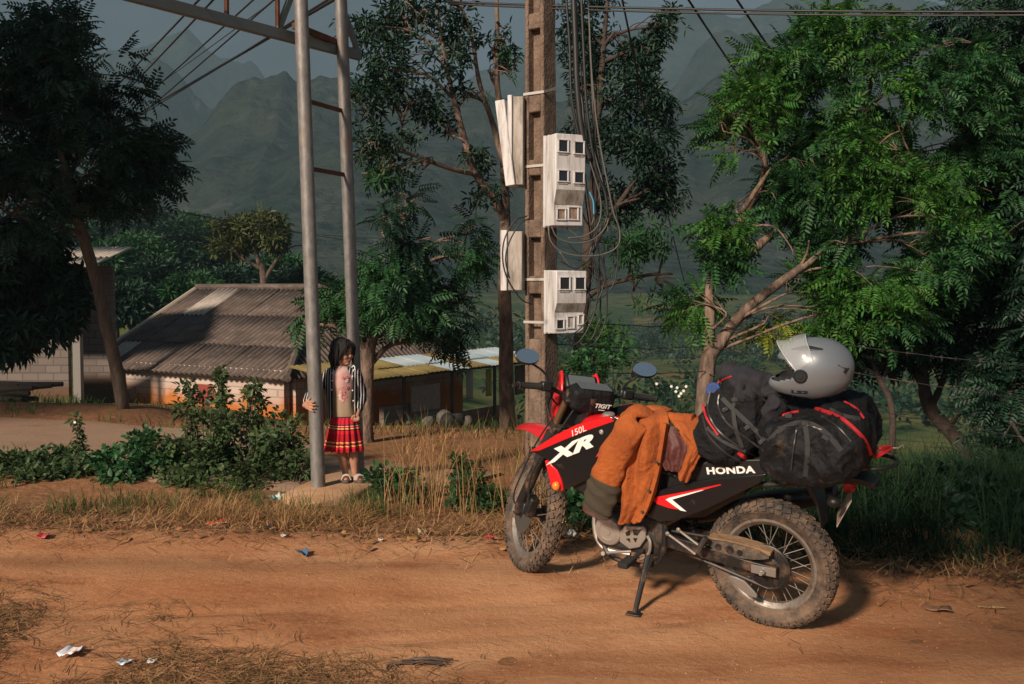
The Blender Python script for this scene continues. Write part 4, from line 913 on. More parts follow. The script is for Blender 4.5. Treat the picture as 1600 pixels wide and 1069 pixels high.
# head: skull, jaw, nose, ear
hd = Vector((-0.022, -0.012, 1.075)); fd = Vector((0.84, -0.53, -0.12)).normalized(); fs = Vector((0.53, 0.84, 0)).normalized()
HR = Matrix((fd, fs, fd.cross(fs)*-1)).transposed()
if HR.determinant() < 0: HR = Matrix((fd, -fs, fd.cross(-fs)*-1)).transposed()
upv = Vector((0.07, -0.07, 0.99)).normalized()
mb.ell(hd+upv*0.018-fd*0.006, (.088, .078, .092), HR, 20, 14); mb.ell(hd+fd*0.026-upv*0.045, (.058, .056, .062), HR); mb.ell(hd+fd*0.052-upv*0.082, (.028, .03, .022), HR)
mb.ell(hd+fd*0.084-upv*0.020, (.014, .013, .014), HR); mb.ell(hd+fd*0.078-upv*0.004, (.010, .008, .018), HR)
mb.ell(hd+fd*0.074-upv*0.052, (.012, .020, .008), HR)
for s in (1, -1): mb.ell(hd+fs*s*0.078-upv*0.012-fd*.005, (.018, .008, .026), HR); mb.ell(hd+fd*0.058+fs*s*0.035-upv*0.028, (.025, .022, .022), HR)
# arm round the post: shoulder, elbow, wrist, hand
PL = Vector((-1.563, 8.21, 0)); postc = lambda z: Vector((-1.563-0.0265*z/1.0, 8.21, z))
rel = lambda v: Vector(v)-Vector((GB.x, GB.y, SLAB_Z))
pz = 0.665+SLAB_Z; pc0 = rel(postc(pz)); pr = 0.058
sh1 = P_(511, 590, .01); el1 = Vector((pc0.x-0.06, pc0.y+0.13, 0.73)); wr1 = pc0+Vector((-pr-0.035, 0.01, -0.008))
mb.tube([sh1, sh1.lerp(el1, .5), el1, el1.lerp(wr1, .5), wr1], [.036, .033, .028, .025, .020], 12)
palm = pc0+Vector((-pr-0.012, -0.045, 0.0)); mb.tube([wr1, wr1.lerp(palm, .6), palm], [.020, .024, .022], 10)
for i, (dz, ln) in enumerate(((0.028, .92), (0.010, 1.05), (-0.009, 1.0), (-0.026, .85))):
    pts = []
    for k in range(5):
        an = math.pi*1.0 + R_(38) + ln*R_(62)*k/4; rr = pr+0.012
        pts.append(pc0+Vector((rr*math.cos(an), rr*math.sin(an), dz*(1+0.12*k)-0.012*k/4)))
    mb.tube([palm+Vector((0.0, 0, dz*.8))]+pts, [.0115, .0105, .010, .0095, .0085, .0075], 8)
mb.tube([wr1+Vector((0.005, -.01, .012)), pc0+Vector((-pr*.85, -pr*.55-0.005, .045)), pc0+Vector((-pr*.5, -pr*.95-.004, .060))], [.013, .011, .008], 8)
# hanging arm
sh2 = P_(553, 590, .0); el2 = P_(562, 622, .03); wr2 = P_(557, 646, -.045); mb.tube([sh2, sh2.lerp(el2, .5), el2, el2.lerp(wr2, .5), wr2], [.036, .033, .028, .025, .019], 12)
ph = P_(555, 654, -.062); mb.tube([wr2, ph], [.019, .023], 10)
for i, dx in enumerate((-.022, -.008, .007, .021)): mb.tube([ph+Vector((dx, -.004, 0)), ph+Vector((dx*1.1-.004, -.012, -.024)), ph+Vector((dx-.008, -.002, -.044+abs(dx)*.3))], [.0095, .009, .007], 8)
mb.tube([ph+Vector((-.02, -.01, .012)), ph+Vector((-.036, -.018, -.008)), ph+Vector((-.034, -.018, -.024))], [.010, .009, .007], 8)
fuse(mb, 'body', m_skin, girl, voxel=0.0052, smooth=3, factor=0.45)
# face details
m_eye = mat('dark_eye', (0.015, 0.012, 0.010), 0.2); m_lip = mat('lip', (0.36, 0.10, 0.09), 0.5); m_hair = mat('black_hair', (0.008, 0.007, 0.007), 0.6, spec=.25, col2=(0.016, 0.014, 0.013), scale=4, stretch=(60, 60, 2), bump=0.5, bscale=3)
for s in (1, -1):
    q = MB(); q.ell(hd+fd*0.0755+fs*s*0.030-upv*0.004, (.006, .014, .005), HR); q.build('eye', m_eye, girl)
    q = MB(); q.ell(hd+fd*0.080+fs*s*0.030+upv*0.015, (.006, .018, .003), HR); q.build('eyebrow', m_hair, girl)
q = MB(); q.ell(hd+fd*0.0845-upv*0.053, (.006, .017, .0055), HR); q.build('mouth', m_lip, girl)
# hair: cap and long falls, parted over the forehead
mb = MB(); mb.ell(hd+upv*0.028-fd*0.022, (.093, .092, .094), HR, 22, 14)
for an, ln, rr in ((1.75, .145, .030), (2.2, .165, .038), (2.7, .175, .042), (3.14, .18, .044), (3.6, .175, .042), (4.05, .16, .036), (4.45, .13, .026), (1.4, .11, .020)):
    dv = fd*math.cos(an)+fs*math.sin(an); dv.z = 0; st0 = hd+upv*0.04+dv*0.066; mb.tube([st0, st0+dv*.018-Vector((0, 0, ln*.5)), st0+dv*.016-Vector((0, 0, ln))], [rr*.9, rr, rr*.5], 10)
for s in (1, -1):
    mb.tube([hd+upv*.105+fd*.03+fs*s*.012, hd+fd*.068+fs*s*.045+upv*.062, hd+fd*.052+fs*s*.075+upv*.0, hd+fd*.035+fs*s*.084-upv*.06], [.018, .020, .018, .012], 8)
fuse(mb, 'hair', m_hair, girl, voxel=0.006, smooth=3, disp=lambda p: 0.004*noise.noise((p.x*60, p.y*60, p.z*6)))
q = MB(); r5 = np.random.default_rng(8)
for k in range(60):
    an = r5.uniform(1.25, 5.0); dv = fd*math.cos(an)+fs*math.sin(an); dv.z = 0; st0 = hd+upv*r5.uniform(.05, .09)+dv*.078; ln = r5.uniform(.12, .22); e = st0+dv*r5.uniform(.0, .035)-Vector((0, 0, ln))+Vector((r5.normal(0, .006), r5.normal(0, .006), 0))
    q.tube(bez([st0, st0+dv*.028-Vector((0, 0, ln*.5)), e], 6), [.004, .0045, .0045, .004, .0035, .0025, .0012], 4)
for k in range(14):
    s = 1 if k % 2 else -1; q.tube(bez([hd+upv*.112+fd*.03, hd+fd*.085+fs*s*r5.uniform(.01, .05)+upv*r5.uniform(.05, .07), hd+fd*.07+fs*s*r5.uniform(.05, .08)+upv*r5.uniform(-.03, .03)], 6), [.003, .004, .004, .0035, .003, .002, .001], 4)
q.build('hair_strands', m_hair, girl)['kind'] = 'stuff'
# T-shirt
def zmat(name, stops, rough=0.85, axis=2, const=True, mult=1.0, off=0.0, fract=False):
    m = bpy.data.materials.new(name); m.use_nodes = True; n = m.node_tree.nodes; l = m.node_tree.links; p = n['Principled BSDF']; p.inputs['Roughness'].default_value = rough; p.inputs['Specular IOR Level'].default_value = .2
    tc = n.new('ShaderNodeTexCoord'); sp = n.new('ShaderNodeSeparateXYZ'); l.new(tc.outputs['Object'], sp.inputs[0]); ma = n.new('ShaderNodeMath'); ma.operation = 'MULTIPLY_ADD'; ma.inputs[1].default_value = mult; ma.inputs[2].default_value = off; l.new(sp.outputs[axis], ma.inputs[0]); f = ma.outputs[0]
    if fract: fr = n.new('ShaderNodeMath'); fr.operation = 'FRACT'; l.new(f, fr.inputs[0]); f = fr.outputs[0]
    cr = n.new('ShaderNodeValToRGB'); cr.color_ramp.interpolation = 'CONSTANT' if const else 'LINEAR'; l.new(f, cr.inputs[0]); e = cr.color_ramp.elements
    while len(e) < len(stops): e.new(0.5)
    for k, (ps, c) in enumerate(stops): e[k].position = ps; e[k].color = (*c, 1)
    l.new(cr.outputs[0], p.inputs[0]); return m, cr
def shell(rings, a0, a1, name, m, off=0.0, n=26, thick=0.006, ruf=0.006, seed=0, parent=girl, sub=1):
    """rings: (centre, rx, ry); angle 0 = towards the camera (-y), grows to +x"""
    q = MB(); R2 = []
    C_ = [(Vector(c), rx, ry) for c, rx, ry in rings]
    def f(u, v):
        t = u*(len(C_)-1); i = min(int(t), len(C_)-2); g = t-i; c = C_[i][0].lerp(C_[i+1][0], g); rx = lerp(C_[i][1], C_[i+1][1], g); ry = lerp(C_[i][2], C_[i+1][2], g)
        aa = lerp(a0(u) if callable(a0) else a0, a1(u) if callable(a1) else a1, v); w_ = 1+ruf*12*fbm((math.sin(aa)*2+seed, math.cos(aa)*2, u*5+seed), 3)
        return c+Vector((rx*math.sin(aa)*w_, -ry*math.cos(aa)*w_, 0))
    q.grid(f, 14, n); return q.build(name, m, parent, solid=thick, sub=sub, angle=180)
m_shirt, _ = zmat('printed_shirt', [(0.0, (.30, .22, .15)), (0.40, (.33, .24, .17)), (0.50, (.46, .27, .25)), (1.0, (.50, .33, .31))], const=False, mult=3.0, off=-1.9)
TC = [(P_(530, 575), .048, .047), (P_(530, 581), .088, .082), (P_(530, 588), .104, .100), (P_(531, 602), .110, .104), (P_(533, 625), .102, .100), (P_(535, 655), .103, .100)]
shell(TC, -math.pi, math.pi, 't_shirt', m_shirt, n=34, thick=.004, ruf=.009)
q = MB(); q.tube([P_(530, 578)+Vector((.052*math.sin(2*math.pi*k/20), -.05*math.cos(2*math.pi*k/20)-.004, -.012*math.cos(2*math.pi*k/20))) for k in range(20)], .007, 7, closed=True); q.build('collar', mat('maroon_collar', (.22, .04, .04), .8), girl)
m_cream = mat('cream_print', (.50, .42, .38), .8); m_pink = mat('pink_print', (.50, .05, .11), .8, col2=(.55, .28, .28), scale=40, contrast=3)
random.seed(4)
for k in range(26):
    a_ = random.uniform(-.05, .60); zz = random.uniform(.66, .88); r_ = random.uniform(.006, .015); c = P_(532, 600); q = MB(); p = Vector((c.x+.108*math.sin(a_), -.1055*math.cos(a_), zz))
    q.ell(p, (r_*1.0, .0014, 1.0*r_*random.uniform(.6, 1.3)), (0, 0, a_), 8, 5); q.build('flower_print', m_pink if k % 4 else m_cream, girl)
# striped jacket: open front, two sleeves
m_str, _ = zmat('striped_cloth', [(0.0, (.010, .011, .016)), (0.74, (.60, .58, .56)), (0.97, (.010, .011, .016))], axis=0, mult=46.0, fract=True)
JC = [(P_(530, 577), .060, .056), (P_(529, 581), .112, .080), (P_(530, 592), .138, .100), (P_(531, 615), .138, .112), (P_(532, 640), .142, .122), (P_(533, 657), .148, .128)]
shell(JC, lambda u: R_(36+14*math.sin(u*2)), lambda u: R_(360-14-22*u), 'striped_jacket', m_str, n=44, thick=.008, ruf=.005, seed=2)
for pts, rad in (([sh1+Vector((.02, 0, .02)), sh1, sh1.lerp(el1, .5), el1, el1.lerp(wr1, .5), el1.lerp(wr1, .86)], [.05, .052, .047, .046, .040, .034]), ([sh2+Vector((-.02, 0, .02)), sh2, sh2.lerp(el2, .5), el2, el2.lerp(wr2, .5), el2.lerp(wr2, .9)], [.05, .052, .047, .044, .040, .036])):
    mb = MB(); P2 = bez(pts, 16); mb.tube(P2, [interp(i/16, [(j/5, r) for j, r in enumerate(rad)])*(1+.06*noise.noise((i*.7, rad[0], pts[0].x*9))) for i in range(17)], 16); mb.build('jacket_sleeve', m_str, girl, angle=180)
q = MB(); q.tube(bez([P_(549, 577, -.075), P_(552, 574, -.085), P_(554, 578, -.09), P_(551, 583, -.1)], 10), .004, 6); q.build('hood_cord', m_whi, girl)
for px, py in ((520, 597), (519, 611), (551, 590), (551, 612), (552, 628)): q = MB(); q.ell(P_(px, py, -.118), (.006, .004, .006)); q.build('button', m_whi, girl)
# skirt: pleated, banded
RD = (.50, .012, .030); BKc = (.03, .012, .015); YL = (.62, .42, .14); WH = (.55, .45, .38)
m_skt, _ = zmat('banded_red_skirt', [(0, RD), (.06, (.30, .01, .02)), (.10, RD), (.17, YL), (.20, BKc), (.23, RD), (.27, YL), (.30, (.34, .01, .02)), (.52, RD), (.62, BKc), (.65, YL), (.68, RD), (.73, WH), (.75, BKc), (.78, RD), (.90, (.40, .02, .05))], mult=3.4, off=-.86)
q = MB()
def skf(u, v):
    aa = 2*math.pi*v; z = lerp(.565, .262, u); c = lerp(P_(535, 655).x, P_(533, 706).x, u); pl_ = (0.10*u+.02)*math.sin(aa*17+1.5*math.sin(aa*3)) + .03*u*math.sin(aa*5+1)
    r = lerp(.098, .150, u**.8)*(1+pl_); zz = z - (0.010*(math.sin(aa*34)**2) if u > .98 else 0)
    return Vector((c+r*math.sin(aa), -r*.88*math.cos(aa), zz))
q.grid(skf, 16, 170); q.build('skirt', m_skt, girl, solid=.004, angle=180)
# sandals
m_sole = mat('sandal_sole', (.05, .042, .035), .85, dust=DUST, dust_amt=.5, dscale=20); m_sstr = mat('white_sandal_strap', (.45, .41, .37), .6)
for a_, toe in ((P_(535, 747, .01), (.02, -.10)), (P_(550, 748, .01), (.06, -.10))):
    ang = math.atan2(toe[0], -toe[1]); Rz = Matrix.Rotation(ang, 3, 'Z'); c = a_+Vector((toe[0]*.45, toe[1]*.4, 0)); c.z = 0.012
    q = MB(); rg = []
    for zz, k_ in ((-.012, .96), (.008, 1.0), (.014, .97)):
        rg.append([c+Rz @ Vector((.044*k_*math.cos(t)*(1-.12*math.sin(t)), .098*k_*math.sin(t), zz)) for t in [2*math.pi*i/24 for i in range(24)]])
    q.loft(rg); sn = q.build('sandal', m_sole, girl)
    for dy in (-.062, -.040, -.018):
        q = MB(); q.tube(bez([c+Rz @ Vector((-.040, dy, .012)), c+Rz @ Vector((-.024, dy, .044)), c+Rz @ Vector((.0, dy, .052)), c+Rz @ Vector((.024, dy, .044)), c+Rz @ Vector((.040, dy, .012))], 12), .0055, 6); q.build('strap', m_sstr, sn)
# ------------------------------------------------------------------ footing slab and steel gantry
m_slab = mat('sandy_concrete', (0.46, 0.29, 0.17), 0.95, col2=(0.36, 0.20, 0.10), scale=5, bump=0.5, bscale=40)
sl = [(438, 772), (470, 757), (500, 742), (545, 733), (575, 732), (590, 742), (585, 757), (560, 768), (520, 780), (470, 786)]
q = MB(); pts = [atz(px, py, SLAB_Z) for px, py in sl]; n_ = len(pts); vs = [Vector((p.x, p.y, gz(p.x, p.y)-.08)) for p in pts]+[Vector((p.x*1.0, p.y, SLAB_Z-.02+.01*noise.noise((p.x*5, p.y*5, 0)))) for p in pts]; cen = sum(pts, Vector())/n_
vs += [cen.lerp(p, .93)+Vector((0, 0, SLAB_Z-cen.z)) for p in pts]
q.add(vs, [(k, (k+1) % n_, n_+(k+1) % n_, n_+k) for k in range(n_)]+[(n_+k, n_+(k+1) % n_, 2*n_+(k+1) % n_, 2*n_+k) for k in range(n_)]+[tuple(range(2*n_, 3*n_))])
o = q.build('footing_slab', m_slab, angle=60); tag(o, 'low sandy concrete footing under the steel posts', 'slab')
m_galv = mat('weathered_galvanised_steel', (0.23, 0.225, 0.22), 0.55, 0.35, col2=(0.15, 0.145, 0.14), scale=26, dust=(0.20, 0.085, 0.035), dust_amt=0.18, dscale=3, stretch=(1, 1, .45), bump=.06, bscale=120)
m_rust = mat('rusty_bar', (0.14, 0.05, 0.025), 0.8, 0.2, col2=(0.07, 0.03, 0.02), scale=20)
m_beam = mat('grey_painted_beam', (0.13, 0.155, 0.155), 0.5, 0.2, dust=(0.10, 0.05, 0.03), dust_amt=0.18, dscale=4)
gan = empty('steel_gantry', (-1.56, 8.21, 0)); tag(gan, 'tall galvanised steel gantry, twin posts joined by rungs and a truss beam', 'gantry')
O = Vector((-1.56, 8.21, 0))
PLb = Vector((-1.563, 8.21, SLAB_Z-.1)); PLt = Vector((-1.563-.0265*5.6, 8.21, 5.6)); PRb = Vector((-1.318, 8.74, gz(-1.318, 8.74)-.1)); PRt = PRb+Vector((-.029*5.6, 0, 5.7))
ontoL = lambda z: PLb.lerp(PLt, (z-PLb.z)/(PLt.z-PLb.z)); ontoR = lambda z: PRb.lerp(PRt, (z-PRb.z)/(PRt.z-PRb.z))
for a_, b_, r_ in ((PLb, PLt, .0575), (PRb, PRt, .0545)):
    q = MB(); q.tube([a_-O, a_.lerp(b_, .3)-O, a_.lerp(b_, .6)-O, b_-O], [r_, r_*.98, r_*.96, r_*.93], 24); q.build('post', m_galv, gan)
for py in (165, 268):
    zz = aty(512, py, 8.45).z
    q = MB(); a_, b_ = ontoL(zz), ontoR(zz); q.box((a_+b_)/2-O, ((b_-a_).length, .012, .036), Euler((0, 0, math.atan2(b_.y-a_.y, b_.x-a_.x))).to_matrix()); q.build('rung', m_rust, gan, bevel=.002)
# truss beam running from beyond the right post towards the far support
ZB = aty(480, 52, 8.21).z; bd = (ontoR(ZB)-ontoL(ZB)); bd.z = 0; bd.normalize(); BR = ontoR(ZB)+bd*.26; e0 = atz(225, -2, ZB); bd2 = (e0-BR); bd2.z = 0; L_ = bd2.length; bd2.normalize()
ang = math.atan2(bd2.y, bd2.x); RzB = Euler((0, 0, ang)).to_matrix(); LT = 6.6; sidev = Vector((-bd2.y, bd2.x, 0))
for s_ in (0.0, ):
    q = MB(); q.box(BR+bd2*LT/2-O, (LT, .055, .085), RzB); q.build('lower_chord', m_beam, gan, bevel=.004)
    q = MB(); q.box(BR+bd2*(LT/2+.25)+Vector((0, 0, .95))-O, (LT-.5, .055, .075), RzB); q.build('upper_chord', m_beam, gan, bevel=.004)
for d_ in (.92, 1.42, 2.1, 2.9, 3.8, 4.8, 5.8):
    q = MB(); q.box(BR+bd2*d_+Vector((0, 0, .475))-O, (.022, .035, .88), RzB); q.build('strut', m_rust, gan, bevel=.002)
for d0, d1 in ((0.02, .50), (.50, .92)):
    q = MB(); a_, b_ = BR+bd2*d0+Vector((0, 0, .03)), BR+bd2*d1+Vector((0, 0, .92 if d0 < .1 else .02));
    if d0 > .1: a_.z += .89
    dv = (b_-a_); u_ = dv.normalized(); w_ = sidev; v_ = w_.cross(u_); q.box((a_+b_)/2-O, (dv.length, .03, .05), Matrix((u_, w_, v_)).transposed()); q.build('diagonal', m_beam, gan, bevel=.003)
q = MB(); q.box((ontoL(ZB)+ontoR(ZB))/2+Vector((0, 0, .055))-O-sidev*.05, ((ontoR(ZB)-ontoL(ZB)).length+.1, .04, .05), Euler((0, 0, math.atan2(bd.y, bd.x))).to_matrix()); q.build('brace', m_rust, gan, bevel=.003)
fp = BR+bd2*(LT-.3); q = MB(); q.tube([Vector((fp.x, fp.y, gz(fp.x, fp.y)-.1))-O, Vector((fp.x, fp.y, ZB+1.0))-O], .055, 16); q.build('post', m_galv, gan)

# ------------------------------------------------------------------ concrete utility pole
m_conc = mat('exposed_aggregate_concrete', (0.21, 0.150, 0.112), 0.95, col2=(0.11, 0.075, 0.056), scale=9, bump=1.0, bscale=55, dust=(0.05, 0.04, 0.035), dust_amt=0.3, dscale=2.2, stretch=(1, 1, .7))
UP = Vector((0.265, 9.0, gz(.265, 9.0)-.15)); ua = R_(53); pol = empty('utility_pole', tuple(UP), (0, R_(-.5), ua))
tag(pol, 'brown concrete utility pole with rectangular openings behind the motorcycle', 'utility pole')
PH = 6.5; tw = lambda z: lerp(1.0, .82, z/PH)
W2, D2 = 0.090, 0.108      # half depth between flanges (local y), half width of a flange (local x)
for s in (1, -1):
    q = MB(); q.loft([[(-D2*tw(z), (s*W2-.020)*tw(z), z), (D2*tw(z), (s*W2-.020)*tw(z), z), (D2*tw(z), (s*W2+.020)*tw(z), z), (-D2*tw(z), (s*W2+.020)*tw(z), z)] for z in np.linspace(0, PH, 14)]); q.build('flange', m_conc, pol, bevel=.012)
q = MB(); q.loft([[(-.012, -W2*tw(z)+.018, z), (.012, -W2*tw(z)+.018, z), (.012, W2*tw(z)-.018, z), (-.012, W2*tw(z)-.018, z)] for z in (0.02, PH-.02)])
q.build('web', m_conc, pol, smooth=False)
zof = lambda py: aty(832, py, 8.9).z-UP.z
bars = [(-200, -160), (-80, -55), (20, 45), (147, 175), (249, 274), (343, 371), (431, 459), (530, 700)]
for a_, b_ in bars:
    z0, z1 = zof(b_), zof(a_); q = MB(); q.loft([[(-(D2*tw(z)-.006), -(W2*tw(z)-.019), z), (D2*tw(z)-.006, -(W2*tw(z)-.019), z), (D2*tw(z)-.006, W2*tw(z)-.019, z), (-(D2*tw(z)-.006), W2*tw(z)-.019, z)] for z in (max(z0, .01), z1)]); q.build('crossbar', m_conc, pol, bevel=.012)
m_band = mat('steel_band', (0.62, 0.60, 0.57), 0.4, 0.5, dust=(.2, .12, .08), dust_amt=.2)
for py, tl in ((140, .06), (262, -.03), (432, .05), (497, .07)):
    z = zof(py); q = MB(); k_ = tw(z); X1, Y1 = D2*k_+.006, W2*k_+.026
    rg = [[(x, y, z+tl*(x/X1)*.5+dz) for dz in (-.011, .011)] for x, y in ((-X1, -Y1), (X1, -Y1), (X1, Y1), (-X1, Y1), (-X1, -Y1))]
    q.add([v for r in rg for v in r], [(2*i, 2*i+2, 2*i+3, 2*i+1) for i in range(4)]); q.build('metal_band', m_band, pol, solid=.003, smooth=False)
# ------------------------------------------------------------------ meter boxes
m_box = mat('weathered_white_plastic', (0.58, 0.585, 0.60), 0.55, col2=(0.48, 0.47, 0.47), scale=6, dust=(0.12, 0.10, 0.085), dust_amt=0.42, dscale=8, stretch=(3.2, 3.2, .4))
m_boxs = mat('grimy_grey_plastic', (0.36, 0.33, 0.30), 0.6, col2=(0.22, 0.19, 0.16), scale=8, dust=(0.05, 0.045, 0.035), dust_amt=0.45, dscale=5, stretch=(3, 3, .6))
m_void = mat('dark_window', (0.015, 0.017, 0.02), 0.15); m_rustd = mat('brown_flap', (.16, .10, .06), .8, col2=(.28, .22, .18), scale=40)
def meter_box(name, label, px0, px1, py0, py1, depth, wins, chamf, rz, dep=0.20):
    """front face between the pixels, local x to the right along the face, y inward, z up"""
    A_ = aty(px0, py1, depth); hgt = aty(px0, py0, depth).z-A_.z; wid = (px1-px0)/1600*depth/math.cos(rz)
    r = empty(name, tuple(A_), (0, 0, rz)); tag(r, label, 'meter box', 'electricity meter boxes on the utility pole')
    zc0, zc1, inn = chamf
    prof = [(0, hgt), (0, hgt*zc1), (inn, hgt*zc0), (inn, 0), (dep, 0), (dep, hgt)]      # (y, z)
    q = MB(); q.prism(prof, 0.0, wid, lambda y, z, d: (d, y, z)); q.build('case', m_box, r, bevel=.008)
    q = MB(); q.box((wid/2, dep-.02, hgt/2), (wid+.012, .022, hgt+.014)); q.box((wid/2, dep*.6, hgt/2), (wid+.008, .012, hgt+.008)); q.build('back_plate', m_box, r, bevel=.003)
    q = MB(); q.box((wid/2, -.001+inn*.5, hgt*(zc0+zc1)/2), (wid*.96, .006, hgt*(zc1-zc0)*.98), Euler((math.atan2(inn, hgt*(zc1-zc0)), 0, 0)).to_matrix()); q.build('sloped_panel', m_boxs, r)
    for (u, v, w_, h_, kind) in wins:
        yy = 0 if v > zc1-.02 else inn; cx, cz = u*wid, v*hgt; w2, h2 = w_*wid, h_*hgt
        fq = MB()
        for dx, dz, sx, sz in ((0, h2/2, w2+.02, .010), (0, -h2/2, w2+.02, .010), (-w2/2, 0, .010, h2-.01), (w2/2, 0, .010, h2-.01)): fq.box((cx+dx, yy-.006, cz+dz), (sx, .016, sz))
        fr_ = fq.build('window_frame', m_box, r, bevel=.002)
        q = MB(); q.box((cx, yy-.0005, cz), (w2-.008, .004, h2-.008)); q.build('pane', m_void if kind == 'v' else (m_rustd if kind == 'r' else m_boxs), fr_, smooth=False)
        if kind == 'v': q = MB(); q.box((cx, yy-.004, cz-h2*.62), (w2*.95, .004, h2*.2)); q.build('grime_sill', m_boxs, fr_, smooth=False)
    return r
fd_ = R_(24)
meter_box('meter_box', 'large white meter box with four dark square windows on the pole', 868, 916, 208, 352, 8.62, [(.24, .865, .32, .135, 'v'), (.77, .855, .32, .135, 'v'), (.24, .54, .32, .125, 'v'), (.77, .53, .32, .125, 'v'), (.26, .125, .28, .12, 'r'), (.66, .14, .32, .14, 'r')], (.23, .40, .045), fd_, .24)
meter_box('meter_box', 'smaller white meter box with two dark windows low on the pole', 869, 918, 423, 522, 8.62, [(.27, .80, .33, .20, 'v'), (.77, .80, .33, .20, 'v'), (.20, .15, .24, .15, 'v'), (.55, .18, .22, .19, 's'), (.88, .22, .16, .16, 's')], (.34, .50, .045), fd_, .24)
def side_box(name, label, pts_body, depth, lid=None):
    (x0, x1, y0, y1) = pts_body; A_ = aty(x0, y1, depth); hgt = aty(x0, y0, depth).z-A_.z; wid = (x1-x0)/1600*depth
    r = empty(name, tuple(A_), (0, 0, R_(-14))); tag(r, label, 'meter box', 'electricity meter boxes on the utility pole')
    q = MB(); q.box((wid*.62, .10, hgt/2), (wid*.76, .26, hgt)); q.build('case', m_boxs, r, bevel=.008)
    q = MB(); q.box((wid*.16, .09, hgt/2+.004), (wid*.30, .29, hgt+.012)); q.build('cover', m_box, r, bevel=.006)
    if lid:
        q = MB(); (a0, b0), (a1, b1) = lid; p0 = Vector(((a0-x0)/1600*depth, -.02, (y1-b0)/1600*depth)); p1 = Vector(((a1-x0)/1600*depth, -.02, (y1-b1)/1600*depth))
        dv = p1-p0; u_ = dv.normalized(); w_ = Vector((0, 1, 0)); v_ = w_.cross(u_)
        q.box((p0+p1)/2+Vector((0, .10, 0)), (dv.length, .28, .085), Matrix((u_, w_, v_)).transposed(), ); q.build('open_lid', m_box, r, bevel=.006)
    return r
side_box('meter_box', 'tall grimy meter box with its lid hanging open, high on the pole side', (795, 819, 152, 290), 8.95, ((800, 291), (783, 160)))
side_box('meter_box', 'small white meter box on the pole side crossed by black cables', (784, 818, 362, 454), 8.95)
# ------------------------------------------------------------------ cables
m_cab = mat('black_cable', (0.014, 0.014, 0.015), 0.5)
m_gcab = mat('grey_cable', (0.10, 0.095, 0.085), 0.6)
def cable(pts, r, label, m=m_cab, name='cable', n=40, grp='slack cables on the utility pole', cat='cable'):
    q = MB(); q.tube(bez(pts, n), r, 6); o = q.build(name, m, angle=180); tag(o, label, cat, grp); return o
ca = lambda l_, d=8.7: [aty(a_, b_, d+0.0015*(a_-880)) for a_, b_ in l_]
def slack(lst, r, label, m=m_cab, d=8.7): return cable(ca(lst, d), r, label, m)
slack([(896, -10), (899, 60), (902, 140), (910, 210), (922, 250)], .028, 'thick black cable bundle hanging beside the pole top')
slack([(884, -10), (890, 70), (893, 150), (905, 215)], .012, 'thin black cable hanging closest to the pole')
slack([(908, -10), (912, 80), (917, 170), (930, 260), (945, 300), (950, 340)], .014, 'black cable curving out past the large meter box')
slack([(920, 20), (925, 120), (935, 210), (950, 290), (958, 330), (968, 360), (965, 385), (940, 398), (905, 400), (875, 392), (860, 375), (857, 355)], .0075, 'widest grey cable loop under the large meter box', m_gcab)
slack([(926, 230), (945, 300), (950, 345), (930, 372), (900, 380), (872, 372), (862, 355)], .006, 'middle grey cable loop under the large meter box', m_gcab)
slack([(918, 240), (938, 310), (935, 350), (915, 368), (888, 372)], .006, 'small inner cable loop under the large meter box', m_gcab)
slack([(925, 395), (935, 440), (928, 490), (912, 525), (895, 540), (885, 530)], .008, 'black cable looping below the small meter box')
slack([(940, 395), (948, 450), (946, 500), (930, 535), (908, 542), (893, 532), (884, 523)], .0075, 'longest black cable loop at the foot of the small meter box')
slack([(960, 300), (966, 380), (960, 440), (940, 465), (916, 470)], .0065, 'black cable arc right of the small meter box')
slack([(930, 380), (945, 430), (930, 480), (905, 515), (880, 528)], .0065, 'black cable slanting to the small meter box base')
slack([(905, 395), (915, 440), (922, 470), (918, 500)], .0065, 'short black cable beside the small meter box')
slack([(823, 338), (805, 345), (788, 375), (786, 410), (795, 440), (815, 468), (830, 475)], .0065, 'outer black cable loop round the small side meter box', d=8.6)
slack([(826, 342), (812, 350), (796, 378), (790, 405), (796, 435)], .0065, 'inner black cable loop round the small side meter box', d=8.6)
slack([(921, 300), (927, 315), (928, 335)], .007, 'short pale blue cable end beside the meter box', mat('blue_cable', (.05, .3, .5), .5))
r4 = np.random.default_rng(77)
for k in range(9):
    x0 = r4.uniform(885, 930); xm = r4.uniform(925, 968); y1 = r4.uniform(300, 520); xe = r4.uniform(870, 915); ye = y1+r4.uniform(-10, 30)
    slack([(x0, r4.uniform(-10, 160)), (x0+8, 180+r4.uniform(-20, 30)), ((x0+xm)/2, 250+r4.uniform(-10, 20)), (xm, y1-40), (xm-6, y1), ((xm+xe)/2, y1+22), (xe, ye)], r4.uniform(.004, .008), 'loose cable in the dark tangle hanging right of the pole', m_cab if k % 3 else m_gcab, 8.75+.05*(k % 4))
def wire(a_, da, b_, db, r, label, sag=.3, m=m_cab):
    p, q_ = aty(*a_, da), aty(*b_, db); pts = [p.lerp(q_, t)-Vector((0, 0, sag*4*t*(1-t))) for t in np.linspace(0, 1, 24)]
    q = MB(); q.tube(pts, r, 5); o = q.build('overhead_wire', m, angle=180); tag(o, label, 'wire', 'overhead wires'); return o
wire((330, -20), 7.0, (100, 215), 45, .009, 'topmost of the wires slanting down behind the truss beam', .05)
wire((352, -20), 7.2, (118, 222), 45, .009, 'second of the wires slanting down behind the truss beam', .05)
wire((420, -22), 8.5, (110, 252), 45, .009, 'third wire slanting down behind the truss beam', .05)
wire((452, -21), 8.7, (112, 268), 45, .009, 'fourth wire slanting down behind the truss beam', .06)
